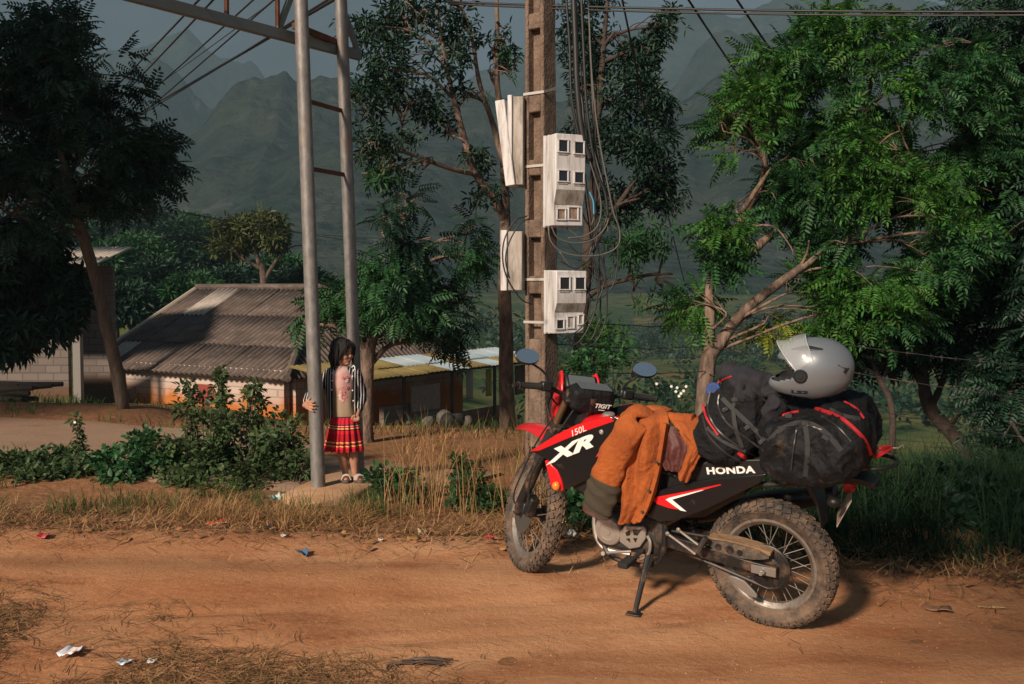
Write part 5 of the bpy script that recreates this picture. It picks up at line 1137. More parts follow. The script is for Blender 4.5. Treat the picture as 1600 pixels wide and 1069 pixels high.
wire((490, -45), 8.9, (170, 185), 50, .006, 'thin lone wire crossing behind the left post', .05)
wire((560, -23), 9.6, (120, 228), 45, .018, 'thick twisted cable passing behind both steel posts', .06)
wire((548, -23), 9.6, (118, 236), 45, .012, 'lower strand of the thick cable behind both steel posts', .08)
wire((1050, -40), 9.5, (1330, 320), 45, .012, 'dark wire crossing in front of the green tree, nearer the pole', .5)
wire((1125, -40), 9.5, (1480, 420), 45, .012, 'dark wire crossing in front of the green tree, farther from the pole', .5)
wire((960, -60), 9.2, (1090, 510), 30, .010, 'dark wire dropping to the tree trunk beside the backpack', .3)
wire((700, 3), 9.4, (1700, 18), 7.2, .010, 'horizontal twisted wire along the top edge right of the pole', .03)
wire((700, 6), 9.4, (1700, 23), 7.2, .008, 'second strand of the horizontal wire along the top edge', .04)
wire((150, 300), 30, (620, 372), 60, .014, 'thin wire sagging across the mountain behind the steel posts', .4)
wire((210, 318), 30, (830, 398), 60, .012, 'lower thin wire across the mountain behind the steel posts', .4)
# ------------------------------------------------------------------ houses
hu = Vector((-.85, .527, 0)); hv = Vector((.527, .85, 0)); HC = Vector((-5.74, 26.0, 0)); EZ = -.52; RZ = 1.58
LU, LV = 7.5, 8.0; OV = .35
def hp(u, v, z): p = HC+hu*u+hv*v; return Vector((p.x, p.y, z))
house = empty('village_house', tuple(hp(LU/2, LV/2, -2.2))); HO = hp(LU/2, LV/2, -2.2); tag(house, 'low whitewashed block house with grey corrugated hipped roof below the road', 'house')
def wall_mat(name, ca, cb, mud, zlo, zhi, bw=.4, bh=.2):
    m = bpy.data.materials.new(name); m.use_nodes = True; n = m.node_tree.nodes; l = m.node_tree.links; p = n['Principled BSDF']; p.inputs['Roughness'].default_value = .95; p.inputs['Specular IOR Level'].default_value = .1
    tc = n.new('ShaderNodeTexCoord'); sp = n.new('ShaderNodeSeparateXYZ'); l.new(tc.outputs['Object'], sp.inputs[0])
    cb_ = n.new('ShaderNodeCombineXYZ'); ad = n.new('ShaderNodeMath'); ad.operation = 'ADD'; l.new(sp.outputs[0], ad.inputs[0]); l.new(sp.outputs[1], ad.inputs[1]); l.new(ad.outputs[0], cb_.inputs[0]); l.new(sp.outputs[2], cb_.inputs[1])
    br = n.new('ShaderNodeTexBrick'); br.inputs['Scale'].default_value = 1; br.inputs['Brick Width'].default_value = bw; br.inputs['Row Height'].default_value = bh; br.inputs['Mortar Size'].default_value = .012
    br.inputs['Color1'].default_value = (*ca, 1); br.inputs['Color2'].default_value = (*cb, 1); br.inputs['Mortar'].default_value = (*[x*.62 for x in ca], 1); l.new(cb_.outputs[0], br.inputs['Vector'])
    ns = n.new('ShaderNodeTexNoise'); ns.inputs['Scale'].default_value = 1.4; ns.inputs['Detail'].default_value = 7; l.new(tc.outputs['Object'], ns.inputs[0])
    z = n.new('ShaderNodeMapRange'); z.inputs[1].default_value = zhi; z.inputs[2].default_value = zlo; l.new(sp.outputs[2], z.inputs[0])
    a2 = n.new('ShaderNodeMath'); a2.operation = 'ADD'; l.new(z.outputs[0], a2.inputs[0]); l.new(ns.outputs[0], a2.inputs[1]); r = n.new('ShaderNodeMapRange'); r.inputs[1].default_value = .62; r.inputs[2].default_value = 1.0; l.new(a2.outputs[0], r.inputs[0])
    k = n.new('ShaderNodeMix'); k.data_type = 'RGBA'; l.new(r.outputs[0], k.inputs[0]); l.new(br.outputs[0], k.inputs[6]); k.inputs[7].default_value = (*mud, 1); l.new(k.outputs[2], p.inputs[0])
    b = n.new('ShaderNodeBump'); b.inputs['Distance'].default_value = .02; b.inputs['Strength'].default_value = .8; iv = n.new('ShaderNodeMath'); iv.operation = 'SUBTRACT'; iv.inputs[0].default_value = 1; l.new(br.outputs['Fac'], iv.inputs[1]); l.new(iv.outputs[0], b.inputs['Height']); l.new(b.outputs[0], p.inputs['Normal'])
    return m
m_wall = wall_mat('whitewashed_block', (.50, .42, .37), (.42, .345, .30), (.42, .15, .045), .05, 1.35)
q = MB()
def wallbox(q, a_, b_, z0, z1, t, O_):
    d = b_-a_; d.z = 0; L = d.length; q.box(((a_+b_)/2-O_)*1+Vector((0, 0, (z0+z1)/2-((a_+b_)/2).z)), (L, t, z1-z0), Euler((0, 0, math.atan2(d.y, d.x))).to_matrix())
for a_, b_ in ((hp(0.1, .1, -2.2), hp(LU, .1, -2.2)), (hp(0.1, .32, -2.2), hp(.1, LV-.1, -2.2)), (hp(LU-.1, .32, -2.2), hp(LU-.1, LV-.1, -2.2)), (hp(.32, LV-.1, -2.2), hp(LU-.22, LV-.1, -2.2))):
    q = MB(); wallbox(q, a_, b_, -3.1, EZ+.02, .2, HO); q.build('wall', m_wall, house, smooth=False)
q = MB(); rz_ = math.atan2(hu.y, hu.x); q.box(hp(3.0, -.012, -1.25)-HO, (.7, .05, .5), Euler((0, 0, rz_)).to_matrix()); q.build('shutter', mat('red_shutter', (.22, .04, .03), .7), house, bevel=.01)
# corrugated sheets
m_sheet = mat('fibre_cement_sheet', (0.13, 0.102, 0.085), 0.95, col2=(0.060, 0.048, 0.042), scale=1.6, island=.3, dust=(0.26, 0.22, 0.19), dust_amt=.18, dscale=3.0, stretch=(1, 1, 2.5), bump=.3, bscale=20)
m_sheetl = mat('pale_new_sheet', (0.42, 0.38, 0.34), 0.9, col2=(.3, .26, .23), scale=4)
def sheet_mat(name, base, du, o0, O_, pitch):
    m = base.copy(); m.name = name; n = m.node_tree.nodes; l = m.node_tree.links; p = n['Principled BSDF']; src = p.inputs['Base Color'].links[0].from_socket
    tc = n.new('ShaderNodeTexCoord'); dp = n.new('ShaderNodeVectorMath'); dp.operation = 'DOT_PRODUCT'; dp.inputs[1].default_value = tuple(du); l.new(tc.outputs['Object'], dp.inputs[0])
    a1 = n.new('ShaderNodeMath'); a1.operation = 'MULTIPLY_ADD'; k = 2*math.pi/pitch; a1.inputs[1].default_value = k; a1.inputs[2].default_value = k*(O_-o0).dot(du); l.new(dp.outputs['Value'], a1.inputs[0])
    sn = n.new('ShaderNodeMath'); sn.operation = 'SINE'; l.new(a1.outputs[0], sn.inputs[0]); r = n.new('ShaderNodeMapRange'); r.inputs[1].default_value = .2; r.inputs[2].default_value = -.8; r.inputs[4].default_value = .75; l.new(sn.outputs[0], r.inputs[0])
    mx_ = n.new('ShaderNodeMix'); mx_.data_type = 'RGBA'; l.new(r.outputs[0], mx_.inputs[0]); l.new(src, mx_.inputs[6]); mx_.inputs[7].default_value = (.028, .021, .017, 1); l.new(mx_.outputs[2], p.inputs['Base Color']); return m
def corr_plane(o0, du, dv, U, Vl, vmax, name, m, parent, O_, pitch=.20, amp=.036, sw=.88, rows=3, odd=None, n_out=None):
    """sheets on the plane o0 + du*u + dv*v; vmax(u) clips the top"""
    nrm = du.cross(dv).normalized(); nrm = nrm if nrm.z > 0 else -nrm; cnt = 0
    ns_ = int(math.ceil(U/sw)); rl = Vl/rows
    for r in range(rows):
        for s in range(ns_):
            u0, u1 = s*sw-.03, min((s+1)*sw+.03, U+.03); q = MB(); cols = max(4, int((u1-u0)/pitch*6)); vs, fs = [], []
            v0, vt = r*rl-(.12 if r else 0), (r+1)*rl; dz = .012*((r+s) % 2)+.010*r; jit = RNG.normal(0, .012)
            for i in range(cols+1):
                u = u0+(u1-u0)*i/cols; vm = max(0, vmax(u)); a_, b_ = min(v0, vm), min(vt, vm); off = nrm*(amp*math.sin(u/pitch*2*math.pi)+dz)
                vs += [o0+du*u+dv*(a_+jit*(r == 0))+off-O_+nrm*.012, o0+du*u+dv*b_+off-O_]
            for i in range(cols):
                if (Vector(vs[2*i])-Vector(vs[2*i+1])).length > .03 or (Vector(vs[2*i+2])-Vector(vs[2*i+3])).length > .03: fs.append((2*i, 2*i+2, 2*i+3, 2*i+1))
            if not fs: continue
            q.add(vs, fs); mm2 = m
            if odd and (r, s) in odd: mm2 = odd[(r, s)]
            q.build(name, mm2, parent, solid=.008, angle=60)
ridge_z = RZ; half = LV/2; rise = RZ-EZ; sl_ = math.hypot(half+OV, rise*(half+OV)/half); dvF = (hv*half+Vector((0, 0, rise))).normalized()
dzo = rise/half*OV
TR = 2.5     # ridge end offset at the hip
frontO = hp(-OV, -OV, EZ-dzo)
corr_plane(frontO, hu, dvF, LU+2*OV+.1, sl_, lambda u: min(sl_, sl_*(u/(TR+OV))) if u < TR+OV else sl_, 'roof_sheet', sheet_mat('front_sheet', m_sheet, hu, frontO, HO, .20), house, HO, odd={(2, 7): m_sheetl, (0, 8): m_sheetl})
backO = hp(LU+OV, LV+OV, EZ-dzo); dvB = (-hv*half+Vector((0, 0, rise))).normalized()
corr_plane(backO, -hu, dvB, LU+2*OV, sl_, lambda u: sl_ if u < LU-TR+OV else sl_*max(0, (LU+2*OV-u)/(TR+OV)), 'roof_sheet', m_sheet, house, HO, rows=2, sw=1.76)
rise2 = rise; slH = math.hypot(TR+OV, rise*(half+OV)/half); dvH = (hu*(TR+OV)+Vector((0, 0, rise*(half+OV)/half))).normalized(); hipO = hp(-OV, LV+OV, EZ-dzo)
corr_plane(hipO, -hv, dvH, LV+2*OV, slH, lambda u: slH*(1-abs(u-(half+OV))/(half+OV)), 'roof_sheet', sheet_mat('hip_sheet', m_sheet, -hv, hipO, HO, .20), house, HO)
for a_, b_ in ((hp(-OV, -OV, EZ-dzo), hp(TR, half, RZ)), (hp(TR, half, RZ), hp(LU+OV, half, RZ)), (hp(-OV, LV+OV, EZ-dzo), hp(TR, half, RZ))):
    q = MB(); q.tube([a_-HO+Vector((0, 0, .05)), b_-HO+Vector((0, 0, .05))], .11, 8); q.build('ridge_cap', m_sheet, house)
q = MB(); q.add([hp(LU, 0.1, EZ-.1)-HO, hp(LU, LV-.1, EZ-.1)-HO, hp(LU, half, RZ-.08)-HO], [(0, 1, 2)]); q.build('gable', m_wall, house, solid=.15, smooth=False)
q = MB(); a_ = hp(LU+OV, -OV, EZ-dzo+.05)-HO; b_ = hp(LU+OV, half, RZ+.05)-HO; q.tube([a_, b_], .06, 6); q.build('verge_board', mat('pale_timber', (.36, .31, .26), .8), house)
# lean-to shed along the right side
SO = hp(-2, 0, -2.6); shed = empty('lean_to_shed', tuple(SO)); tag(shed, 'dark open lean-to shed with yellow and pale blue metal roof beside the house', 'shed')
m_yel = mat('yellow_metal_sheet', (.30, .235, .085), .6, col2=(.22, .165, .055), scale=2, dust=(.2, .13, .08), dust_amt=.2, dscale=2)
m_blu = mat('pale_blue_metal_sheet', (.38, .50, .56), .5, col2=(.48, .56, .60), scale=2)
sz0, sz1 = -.68, -.36
eo = hp(-2.3, -.4, sz0); dvS = (hu*1.9+Vector((0, 0, sz1-sz0))); LS = dvS.length; dvS.normalize()
corr_plane(eo+hv*9.6, -hv, dvS, 9.6, LS, lambda u: LS, 'roof_sheet', m_yel, shed, SO, pitch=.2, amp=.012, sw=1.05, rows=2, odd={(0, 2): m_blu, (1, 2): m_blu, (1, 0): m_blu, (1, 1): m_blu, (0, 9): m_yel, (1, 4): m_blu, (0, 4): m_blu, (1, 5): m_blu})
m_post = mat('dark_timber', (.055, .04, .03), .9, bump=.4, bscale=30)
m_dwall = wall_mat('unplastered_block', (.20, .165, .14), (.16, .13, .11), (.13, .08, .05), .0, .8)
for t in (0.1, 2.2, 4.4, 6.6, 8.8):
    p = hp(-2.05, t, 0); q = MB(); q.tube([Vector((p.x, p.y, -3.2))-SO, Vector((p.x, p.y, sz0+.02))-SO], .05, 7); q.build('post', m_post, shed)
q = MB(); q.tube([hp(-2.05, -.3, sz0-.03)-SO, hp(-2.05, 9.2, sz0-.03)-SO], .045, 6); q.build('beam', m_post, shed)
for t0, t1, z0, z1 in ((1.7, 4.2, -3.2, -1.5), (4.5, 7.5, -3.2, -2.0)):
    q = MB(); wallbox(q, hp(-1.7, t0, -2.6), hp(-1.7, t1, -2.6), z0, z1, .15, SO); q.build('wall', m_dwall, shed, smooth=False)
q = MB(); wallbox(q, hp(-1.9, 2.7, -2.6), hp(-1.9, 4.0, -2.6), -1.72, -1.02, .05, SO); q.build('woven_panel', mat('bamboo_panel', (.28, .22, .18), .9, col2=(.15, .11, .09), scale=8, stretch=(1, 1, 6)), shed, smooth=False)
# washing hanging under the shed roof
for k, (t, c_, w_, h_) in enumerate(((5.2, (.30, .26, .22), .35, .8), (7.0, (.02, .02, .025), .55, 1.0), (7.9, (.10, .07, .05), .5, .9), (6.2, (.30, .24, .06), .25, .8))):
    q = MB(); z1 = sz0-.12
    q.grid(lambda u, v: hp(-2.0+.05*math.sin(v*9+k), t+v*w_, z1-u*h_), 8, 12); o = q.build('hanging_cloth', mat('washing_%d' % k, c_, .9), None, solid=.01)
    tag(o, ['beige cloth hanging in the shed', 'long black cloth hanging under the shed roof', 'brown cloth hanging at the far end of the shed', 'narrow yellow cloth hanging in the shed'][k], 'cloth', 'washing in the shed')
# second house at the left edge
H2 = aty(60, 600, 26.50); lh = empty('left_house', (H2.x, H2.y, gz(H2.x, H2.y))); lh.name = 'roadside_house'; O2 = Vector(lh.location); tag(lh, 'dark roadside house with concrete column and pale corrugated eave', 'house')
m_lw = wall_mat('grey_block', (.17, .15, .135), (.14, .12, .11), (.12, .075, .05), .0, .7)
fx = lambda px, py, d: aty(px, py, d)-O2
gzz = gz(H2.x, H2.y)
def vbox(q, x0, x1, y0, y1, z0, z1): q.box(((x0+x1)/2-O2.x, (y0+y1)/2-O2.y, (z0+z1)/2-O2.z), (x1-x0, y1-y0, z1-z0))
xa, xb = aty(-120, 500, 26.50).x, aty(122, 500, 26.50).x; zw = aty(60, 520, 26.50).z; zr = aty(60, 418, 26.20).z
q = MB(); vbox(q, xa, xb-.28, 26.50, 26.70, gzz-.6, zw); q.build('wall', m_lw, lh, smooth=False)
q = MB(); vbox(q, xa, xb-.1, 26.38, 26.75, zw, zw+.06); q.build('ledge', m_lw, lh, bevel=.01)
q = MB(); vbox(q, xb-.10, xb+.10, 26.35, 26.55, gzz-.6, zr); q.build('column', mat('grey_concrete', (.20, .19, .175), .9, bump=.3), lh, bevel=.01)
q = MB(); vbox(q, xa, xb-.9, 27.60, 27.75, zw+.07, zr+.25); q.build('inner_wall', m_lw, lh, smooth=False)
q = MB(); vbox(q, xb-1.0, xb-.05, 29.00, 29.15, gzz-.6, zr+.1); q.build('back_wall', m_lw, lh, smooth=False)
rzv = Vector((0, 3.2, .62)); rL = rzv.length
corr_plane(Vector((xb+.55, 25.70, zr-.02)), Vector((-1, 0, 0)), rzv.normalized(), xb+.55-xa, rL, lambda u: rL, 'roof_sheet', m_sheetl, lh, O2, pitch=.16, amp=.022, sw=1.0, rows=2)
q = MB(); vbox(q, xa, xb+.4, 25.95, 26.05, zr-.20, zr-.08); q.build('beam', m_post, lh)
# firewood in front of it
for k in range(13):
    x = -9.3+.16*(k % 7)+RNG.uniform(-.2, .2); y = 16.9+RNG.uniform(-.4, .4); L = RNG.uniform(1.2, 2.4); a_ = RNG.uniform(-.35, .35); z = gz(x, y)+.08+.11*(k//5)
    q = MB(); d = Vector((math.cos(a_), math.sin(a_), RNG.uniform(-.03, .06)))*L/2; c = Vector((x, y, z)); q.tube([c-d, c-d*.3+Vector((0, 0, .03)), c+d*.4, c+d], [.06, .065, .055, .04], 7)
    o = q.build('firewood_log', m_post); tag(o, 'dark log in the firewood heap before the roadside house', 'log', 'firewood logs')
# stones at the foot of the shed
m_stone = mat('grey_stone', (.11, .10, .09), .9, col2=(.05, .045, .04), scale=4, bump=.6, bscale=12)
for k, (px, py, d, r_) in enumerate(((697, 668, 15.5, .14), (715, 684, 14.5, .11), (668, 682, 15.0, .08), (700, 690, 14, .10), (640, 690, 14, .06), (729, 670, 15.5, .09))):
    c = aty(px, py, d); c.z = gz(c.x, c.y)+r_*.6; q = MB(); q.ell(c, (r_*1.1, r_*.9, r_), (0, .2, k), 12, 8); o = fuse(q, 'boulder', m_stone, voxel=.03, smooth=1, disp=lambda p: .05*fbm(p*4, 3))
    tag(o, ['largest pale boulder by the shed', 'boulder just below the largest one by the shed', 'small boulder left of the pale stones by the shed', 'flat boulder nearest the dirt bank', 'lone small boulder towards the girl', 'boulder behind the dry grass beside the shed'][k], 'boulder', 'boulders by the shed')
# ------------------------------------------------------------------ vegetation
def leaf_mat(name, col, var=.35, tr=.35, rough=.5, spec=.35, col2=None, scale=1.0):
    return mat(name, col, rough, island=var, transl=tr, spec=spec, col2=col2, scale=scale)
m_bark = mat('grey_brown_bark', (.13, .098, .075), .95, col2=(.075, .05, .036), scale=14, bump=.9, bscale=22, stretch=(1, 1, .35))
m_barkl = mat('pale_bark', (.21, .145, .11), .9, col2=(.085, .058, .044), scale=11, contrast=1.5, bump=1.0, bscale=30, stretch=(1, 1, .4))
m_barkd = mat('dark_bark', (.07, .05, .04), .95, col2=(.035, .026, .022), scale=12, bump=.8, bscale=25)
L_bright = leaf_mat('sunlit_green_leaf', (.052, .165, .030), .55, .45)
L_mid = leaf_mat('mid_green_leaf', (.028, .098, .034), .5, .36)
L_dark = leaf_mat('dark_green_leaf', (.014, .044, .026), .45, .28)
L_yel = leaf_mat('yellow_green_leaf', (.20, .26, .03), .3, .4)
L_shrub = leaf_mat('shrub_leaf', (.060, .105, .040), .5, .35)

def leaflet(p, d, n_, L, W, droop=0.25):
    """diamond leaf as 4 verts"""
    d = np.array(d, float); d /= np.linalg.norm(d); s = np.cross(d, n_); s /= (np.linalg.norm(s)+1e-9); up = np.cross(s, d)
    return [p, p+d*L*.28+s*W*.46+up*.05*L, p+d*L*.66+s*W*.40+up*(.05-.4*droop)*L, p+d*L-up*droop*L, p+d*L*.66-s*W*.40+up*(.05-.4*droop)*L, p+d*L*.28-s*W*.46+up*.05*L]
def spray_pinnate(pairs=6, rach=.26, L=.085, W=.030):
    V = []; n_ = np.array([0, 0, 1.])
    for i in range(pairs):
        t = (i+1)/(pairs+.5); p = np.array([rach*t, 0, -.18*rach*t*t])
        for s in (1, -1): V += leaflet(p, (.45, s*1.0, -.12), n_, L*(1-.25*abs(t-.5)), W)
    V += leaflet(np.array([rach, 0, -.18*rach]), (1, 0, -.3), n_, L, W)
    return np.array(V)
def spray_tuft(k=9, rad=.16, L=.11, W=.035, seed=0):
    r = np.random.default_rng(seed); V = []
    for i in range(k):
        a = 2*math.pi*i/k+r.uniform(-.3, .3); el = r.uniform(-.5, .7); d = (math.cos(a)*math.cos(el)+.35, math.sin(a)*math.cos(el), math.sin(el)); p = np.array(d)*rad*r.uniform(.05, .55)
        V += leaflet(p, d, np.array([r.uniform(-.4, .4), r.uniform(-.4, .4), 1.]), L*r.uniform(.7, 1.2), W*r.uniform(.8, 1.2), r.uniform(.1, .5))
    return np.array(V)
def spray_ovate(k=7, rad=.10, L=.075, W=.045, seed=1): return spray_tuft(k, rad, L, W, seed)
T_PIN = [spray_pinnate(6, .26, .085, .030), spray_pinnate(5, .20, .075, .028), spray_pinnate(7, .30, .080, .028)]
T_TUF = [spray_tuft(9, .16, .115, .036, s) for s in range(4)]
T_OVA = [spray_ovate(7, .10, .075, .045, s) for s in range(4)]

def rotmats(d, rng, roll=1.0):
    d = d/(np.linalg.norm(d, axis=1, keepdims=True)+1e-9); up = np.tile([0, 0, 1.], (len(d), 1)); s = np.cross(up, d); s /= (np.linalg.norm(s, axis=1, keepdims=True)+1e-6); u = np.cross(d, s)
    a = rng.normal(0, .6*roll, len(d))[:, None]; s2 = s*np.cos(a)+u*np.sin(a); u2 = np.cross(d, s2)
    return np.stack([d, s2, u2], 2)        # columns
def leaf_cloud(name, P, D, temps, m, parent, rng, smin=.75, smax=1.25, O_=(0, 0, 0)):
    P = np.asarray(P)-np.array(O_); Rm = rotmats(np.asarray(D), rng); sc = rng.uniform(smin, smax, len(P)); idx = rng.integers(0, len(temps), len(P)); VV = []
    for k, T in enumerate(temps):
        s = np.where(idx == k)[0]
        if len(s): VV.append((np.einsum('nij,vj->nvi', Rm[s], T)*sc[s][:, None, None]+P[s][:, None, :]).reshape(-1, 3))
    V = np.concatenate(VV); b = (np.arange(len(V)//6)*6)[:, None]; return npmesh(name, V, np.stack([b+np.array([[0, 1, 2, 3]]), b+np.array([[0, 3, 4, 5]])], 1).reshape(-1, 4), m, parent)
def lobe_points(c, r, n_, rng, gate=.0, fr=1.1, out=.5):
    d = rng.normal(size=(n_*3, 3)); d /= np.linalg.norm(d, axis=1, keepdims=True); rad = rng.uniform(0, 1, n_*3)**out
    P = np.array(c)+d*rad[:, None]*np.array(r); keep = []
    for i in range(len(P)):
        if noise.noise((P[i, 0]*fr, P[i, 1]*fr, P[i, 2]*fr)) > gate-.35: keep.append(i)
        if len(keep) >= n_: break
    keep = np.array(keep, int); return P[keep], d[keep]
def tree(name, label, trunks, lobes, bark, leaves, temps, seed, group=None, gate=.1, smin=.8, smax=1.3, droop=-.25, fr=1.1, out=.5, twigs=6, limb_r=.03, bare=None, twig_r=.008, dens=1.0):
    """trunks: list of (points, radii); lobes: (px, py, depth, rx_px, ry_px, rdepth_m, sprays, leafmat index)"""
    rng = np.random.default_rng(seed); O_ = Vector(trunks[0][0][0]); root = empty(name, tuple(O_)); tag(root, label, 'tree', group)
    q = MB(); allp = []
    for pts, rad in trunks:
        P = bez(pts, 26); rr = [interp(i/26, [(j/(len(rad)-1), r) for j, r in enumerate(rad)]) for i in range(27)]
        P2 = [p+Vector((noise.noise(p*1.3), noise.noise(p*1.3+Vector((9, 0, 0))), 0))*.04*min(1, i/4) for i, p in enumerate(P)]
        q.tube([p-O_ for p in P2], [r*(1+.10*noise.noise((i*.8, r*50, seed))) for i, r in enumerate(rr)], 10); allp += list(zip(P2, rr))
    by = {}
    for lb in lobes:
        px, py, d, rx, ry, rd, n_, li = lb; n_ = max(8, int(n_*dens)); c = aty(px, py, d); R3 = (rx*d/1600, rd, ry*d/1600)
        P, D = lobe_points(c, R3, n_, rng, gate, fr, out)
        Dd = D*np.array([1, 1, .6])+rng.normal(0, .45, D.shape)+np.array([0, 0, droop]); by.setdefault(li, []).append((P, Dd))
        # limb from the nearest trunk point below the lobe
        cand = sorted(allp, key=lambda t: (t[0]-c).length+1.2*max(0, t[0].z-c.z+.3))[0]; a_ = cand[0]; r0 = min(cand[1]*.75, limb_r*1.4); mid = a_.lerp(c, .5)+Vector((rng.normal(0, .1), rng.normal(0, .1), .12*(c-a_).length))
        lp = bez([a_, mid, c], 10); q.tube([p-O_ for p in lp], [lerp(r0, limb_r*.45, i/10) for i in range(11)], 7)
        for k in range(twigs):
            e = Vector(P[rng.integers(len(P))]) if len(P) else c; s = lp[rng.integers(4, 11)]; m2 = s.lerp(e, .5)+Vector((rng.normal(0, .06), rng.normal(0, .06), .06)); q.tube([p-O_ for p in bez([s, m2, e], 6)], [lerp(limb_r*.4, twig_r*.5, i/6) for i in range(7)], 5)
    for pts, rad in (bare or []):
        P = bez(pts, 12); q.tube([p-O_ for p in P], [interp(i/12, [(j/(len(rad)-1), r) for j, r in enumerate(rad)]) for i in range(13)], 7)
    q.build('trunk', bark, root, angle=180)
    for li, lst in by.items():
        P = np.concatenate([a for a, b in lst]); D = np.concatenate([b for a, b in lst])
        if len(P): leaf_cloud('crown', P, D, temps, leaves[li], root, rng, smin, smax, O_)
    return root
G = lambda px, y: Vector(((px-800)/1600*y, y, gz((px-800)/1600*y, y)-.1))
at3 = lambda l_: [aty(a, b, d) for a, b, d in l_]

# big dark tree at the left edge
tree('dark_tree', 'tall dark leafy tree with leaning trunk at the left before the roadside house',
     [([G(190, 15.2)]+at3([(180, 560, 15.12), (158, 470, 14.97), (132, 380, 14.81), (118, 325, 14.65), (100, 250, 14.50), (80, 160, 14.34)]), [.10, .09, .085, .08, .07, .045, .025]),
      (at3([(125, 345, 14.73), (105, 285, 14.73), (150, 220, 14.97)]), [.055, .04, .02]), (at3([(128, 365, 14.73), (60, 345, 14.50), (10, 330, 14.18)]), [.045, .03, .02])],
     [(90, 60, 14.42, 75, 50, 1.05, 420, 0), (30, 110, 14.03, 75, 65, 1.12, 520, 0), (130, 120, 14.50, 80, 70, 1.12, 560, 0), (75, 180, 14.50, 90, 80, 1.26, 700, 0), (180, 195, 14.81, 80, 70, 1.12, 640, 0), (205, 255, 14.81, 65, 50, 1.05, 460, 0), (110, 270, 14.50, 90, 60, 1.19, 560, 0), (10, 230, 14.03, 80, 80, 1.19, 560, 0), (190, 300, 14.97, 65, 26, 0.84, 260, 0), (30, 330, 14.03, 70, 50, 1.05, 380, 0), (75, 15, 14.42, 30, 40, 0.63, 120, 0), (-60, 180, 13.64, 90, 170, 1.12, 700, 0)],
     m_bark, [L_dark], T_PIN, 21, dens=.6, gate=.28, smin=.85, smax=1.45, limb_r=.035, fr=1.3)
# drooping foliage in front of the roadside house
tree('dark_tree', 'low dark tree hanging in front of the roadside house wall',
     [([G(-60, 15.5)]+at3([(-50, 560, 15.5), (-30, 470, 15.4), (10, 420, 15.3)]), [.10, .09, .07, .03])],
     [(20, 430, 15.3, 80, 60, 1.0, 420, 0), (60, 480, 15.3, 60, 55, .9, 320, 0), (-10, 520, 15.2, 60, 50, .9, 300, 0), (85, 435, 15.6, 45, 35, .8, 170, 0), (20, 380, 15.6, 70, 40, 1.0, 300, 0)],
     m_barkd, [L_dark], T_TUF, 22, gate=.1, smin=1.0, smax=1.7, droop=-.7)
# bushy tree behind the girl
tree('bushy_tree', 'bushy green tree between the girl and the lean-to shed',
     [([G(571, 12.0)]+at3([(570, 640, 12), (572, 570, 12), (578, 530, 12), (600, 480, 12), (640, 420, 12)]), [.105, .095, .085, .08, .06, .03]),
      (at3([(575, 540, 12), (550, 500, 11.9), (520, 475, 11.8)]), [.05, .04, .02]), (at3([(590, 500, 12), (610, 440, 12.1), (625, 380, 12.2)]), [.05, .04, .02])],
     [(475, 505, 11.7, 26, 18, .4, 70, 0), (530, 470, 11.8, 45, 30, .7, 170, 0), (610, 430, 12, 65, 50, .9, 440, 0), (665, 445, 12, 60, 48, .9, 420, 1), (640, 485, 12, 65, 34, .8, 360, 0), (575, 480, 12, 50, 28, .7, 220, 0), (700, 490, 12.2, 40, 34, .7, 200, 1), (708, 530, 12.4, 18, 26, .3, 50, 1), (650, 380, 12.2, 50, 30, .7, 200, 1), (612, 350, 12.3, 30, 30, .6, 90, 1), (735, 400, 12.3, 28, 32, .5, 90, 0), (735, 365, 12.4, 22, 26, .4, 50, 1), (635, 315, 12.5, 30, 26, .5, 40, 1)],
     m_barkl, [L_mid, L_dark], T_PIN, 23, dens=.85, gate=.34, smin=.62, smax=1.05, droop=-.55, fr=1.6)
# tall thin trees behind the utility pole
tree('slender_tree', 'slender tall tree with pale forked trunk just left of the utility pole',
     [([G(793, 13.5)]+at3([(790, 560, 13.5), (788, 480, 13.5), (790, 400, 13.4), (789, 320, 13.4), (786, 230, 13.3), (778, 120, 13.2), (775, 20, 13.2), (775, -60, 13.2)]), [.115, .10, .09, .078, .064, .05, .036, .028, .02]),
      (at3([(789, 345, 13.4), (768, 305, 13.2), (740, 265, 13.0), (722, 205, 12.9), (705, 130, 12.8), (690, 60, 12.8), (680, -20, 12.7)]), [.058, .05, .044, .037, .03, .02, .013]),
      (at3([(787, 260, 13.3), (765, 180, 13.2), (750, 130, 13.1), (735, 60, 13), (715, -10, 13)]), [.042, .037, .03, .023, .013]),
      (at3([(745, 272, 13.0), (700, 262, 12.8), (640, 240, 12.6), (600, 235, 12.5)]), [.04, .03, .02, .01])],
     [(590, 40, 12.6, 55, 55, .8, 260, 0), (650, 30, 12.7, 60, 55, .9, 300, 0), (610, 110, 12.6, 60, 45, .8, 220, 0), (680, 90, 12.8, 55, 45, .8, 260, 0), (580, 165, 12.5, 45, 35, .7, 170, 0), (640, 160, 12.6, 55, 35, .8, 200, 0), (570, 225, 12.5, 38, 40, .6, 140, 0), (630, 215, 12.6, 50, 28, .7, 150, 0), (720, 40, 12.9, 50, 45, .8, 130, 0), (740, 150, 13.1, 35, 30, .6, 90, 0), (700, 210, 12.9, 40, 30, .6, 100, 0), (790, 60, 13.2, 35, 40, .6, 80, 0), (660, 265, 12.8, 45, 24, .6, 120, 0), (600, 275, 12.6, 40, 28, .6, 130, 1), (805, 105, 13.3, 25, 35, .5, 110, 1), (740, 240, 13.1, 30, 25, .5, 70, 0), (760, 300, 13.3, 35, 25, .5, 80, 0)],
     m_barkl, [L_dark, L_mid], T_TUF, 24, dens=.32, gate=.48, smin=.62, smax=1.0, droop=-.35, fr=1.6, twigs=9, limb_r=.026)
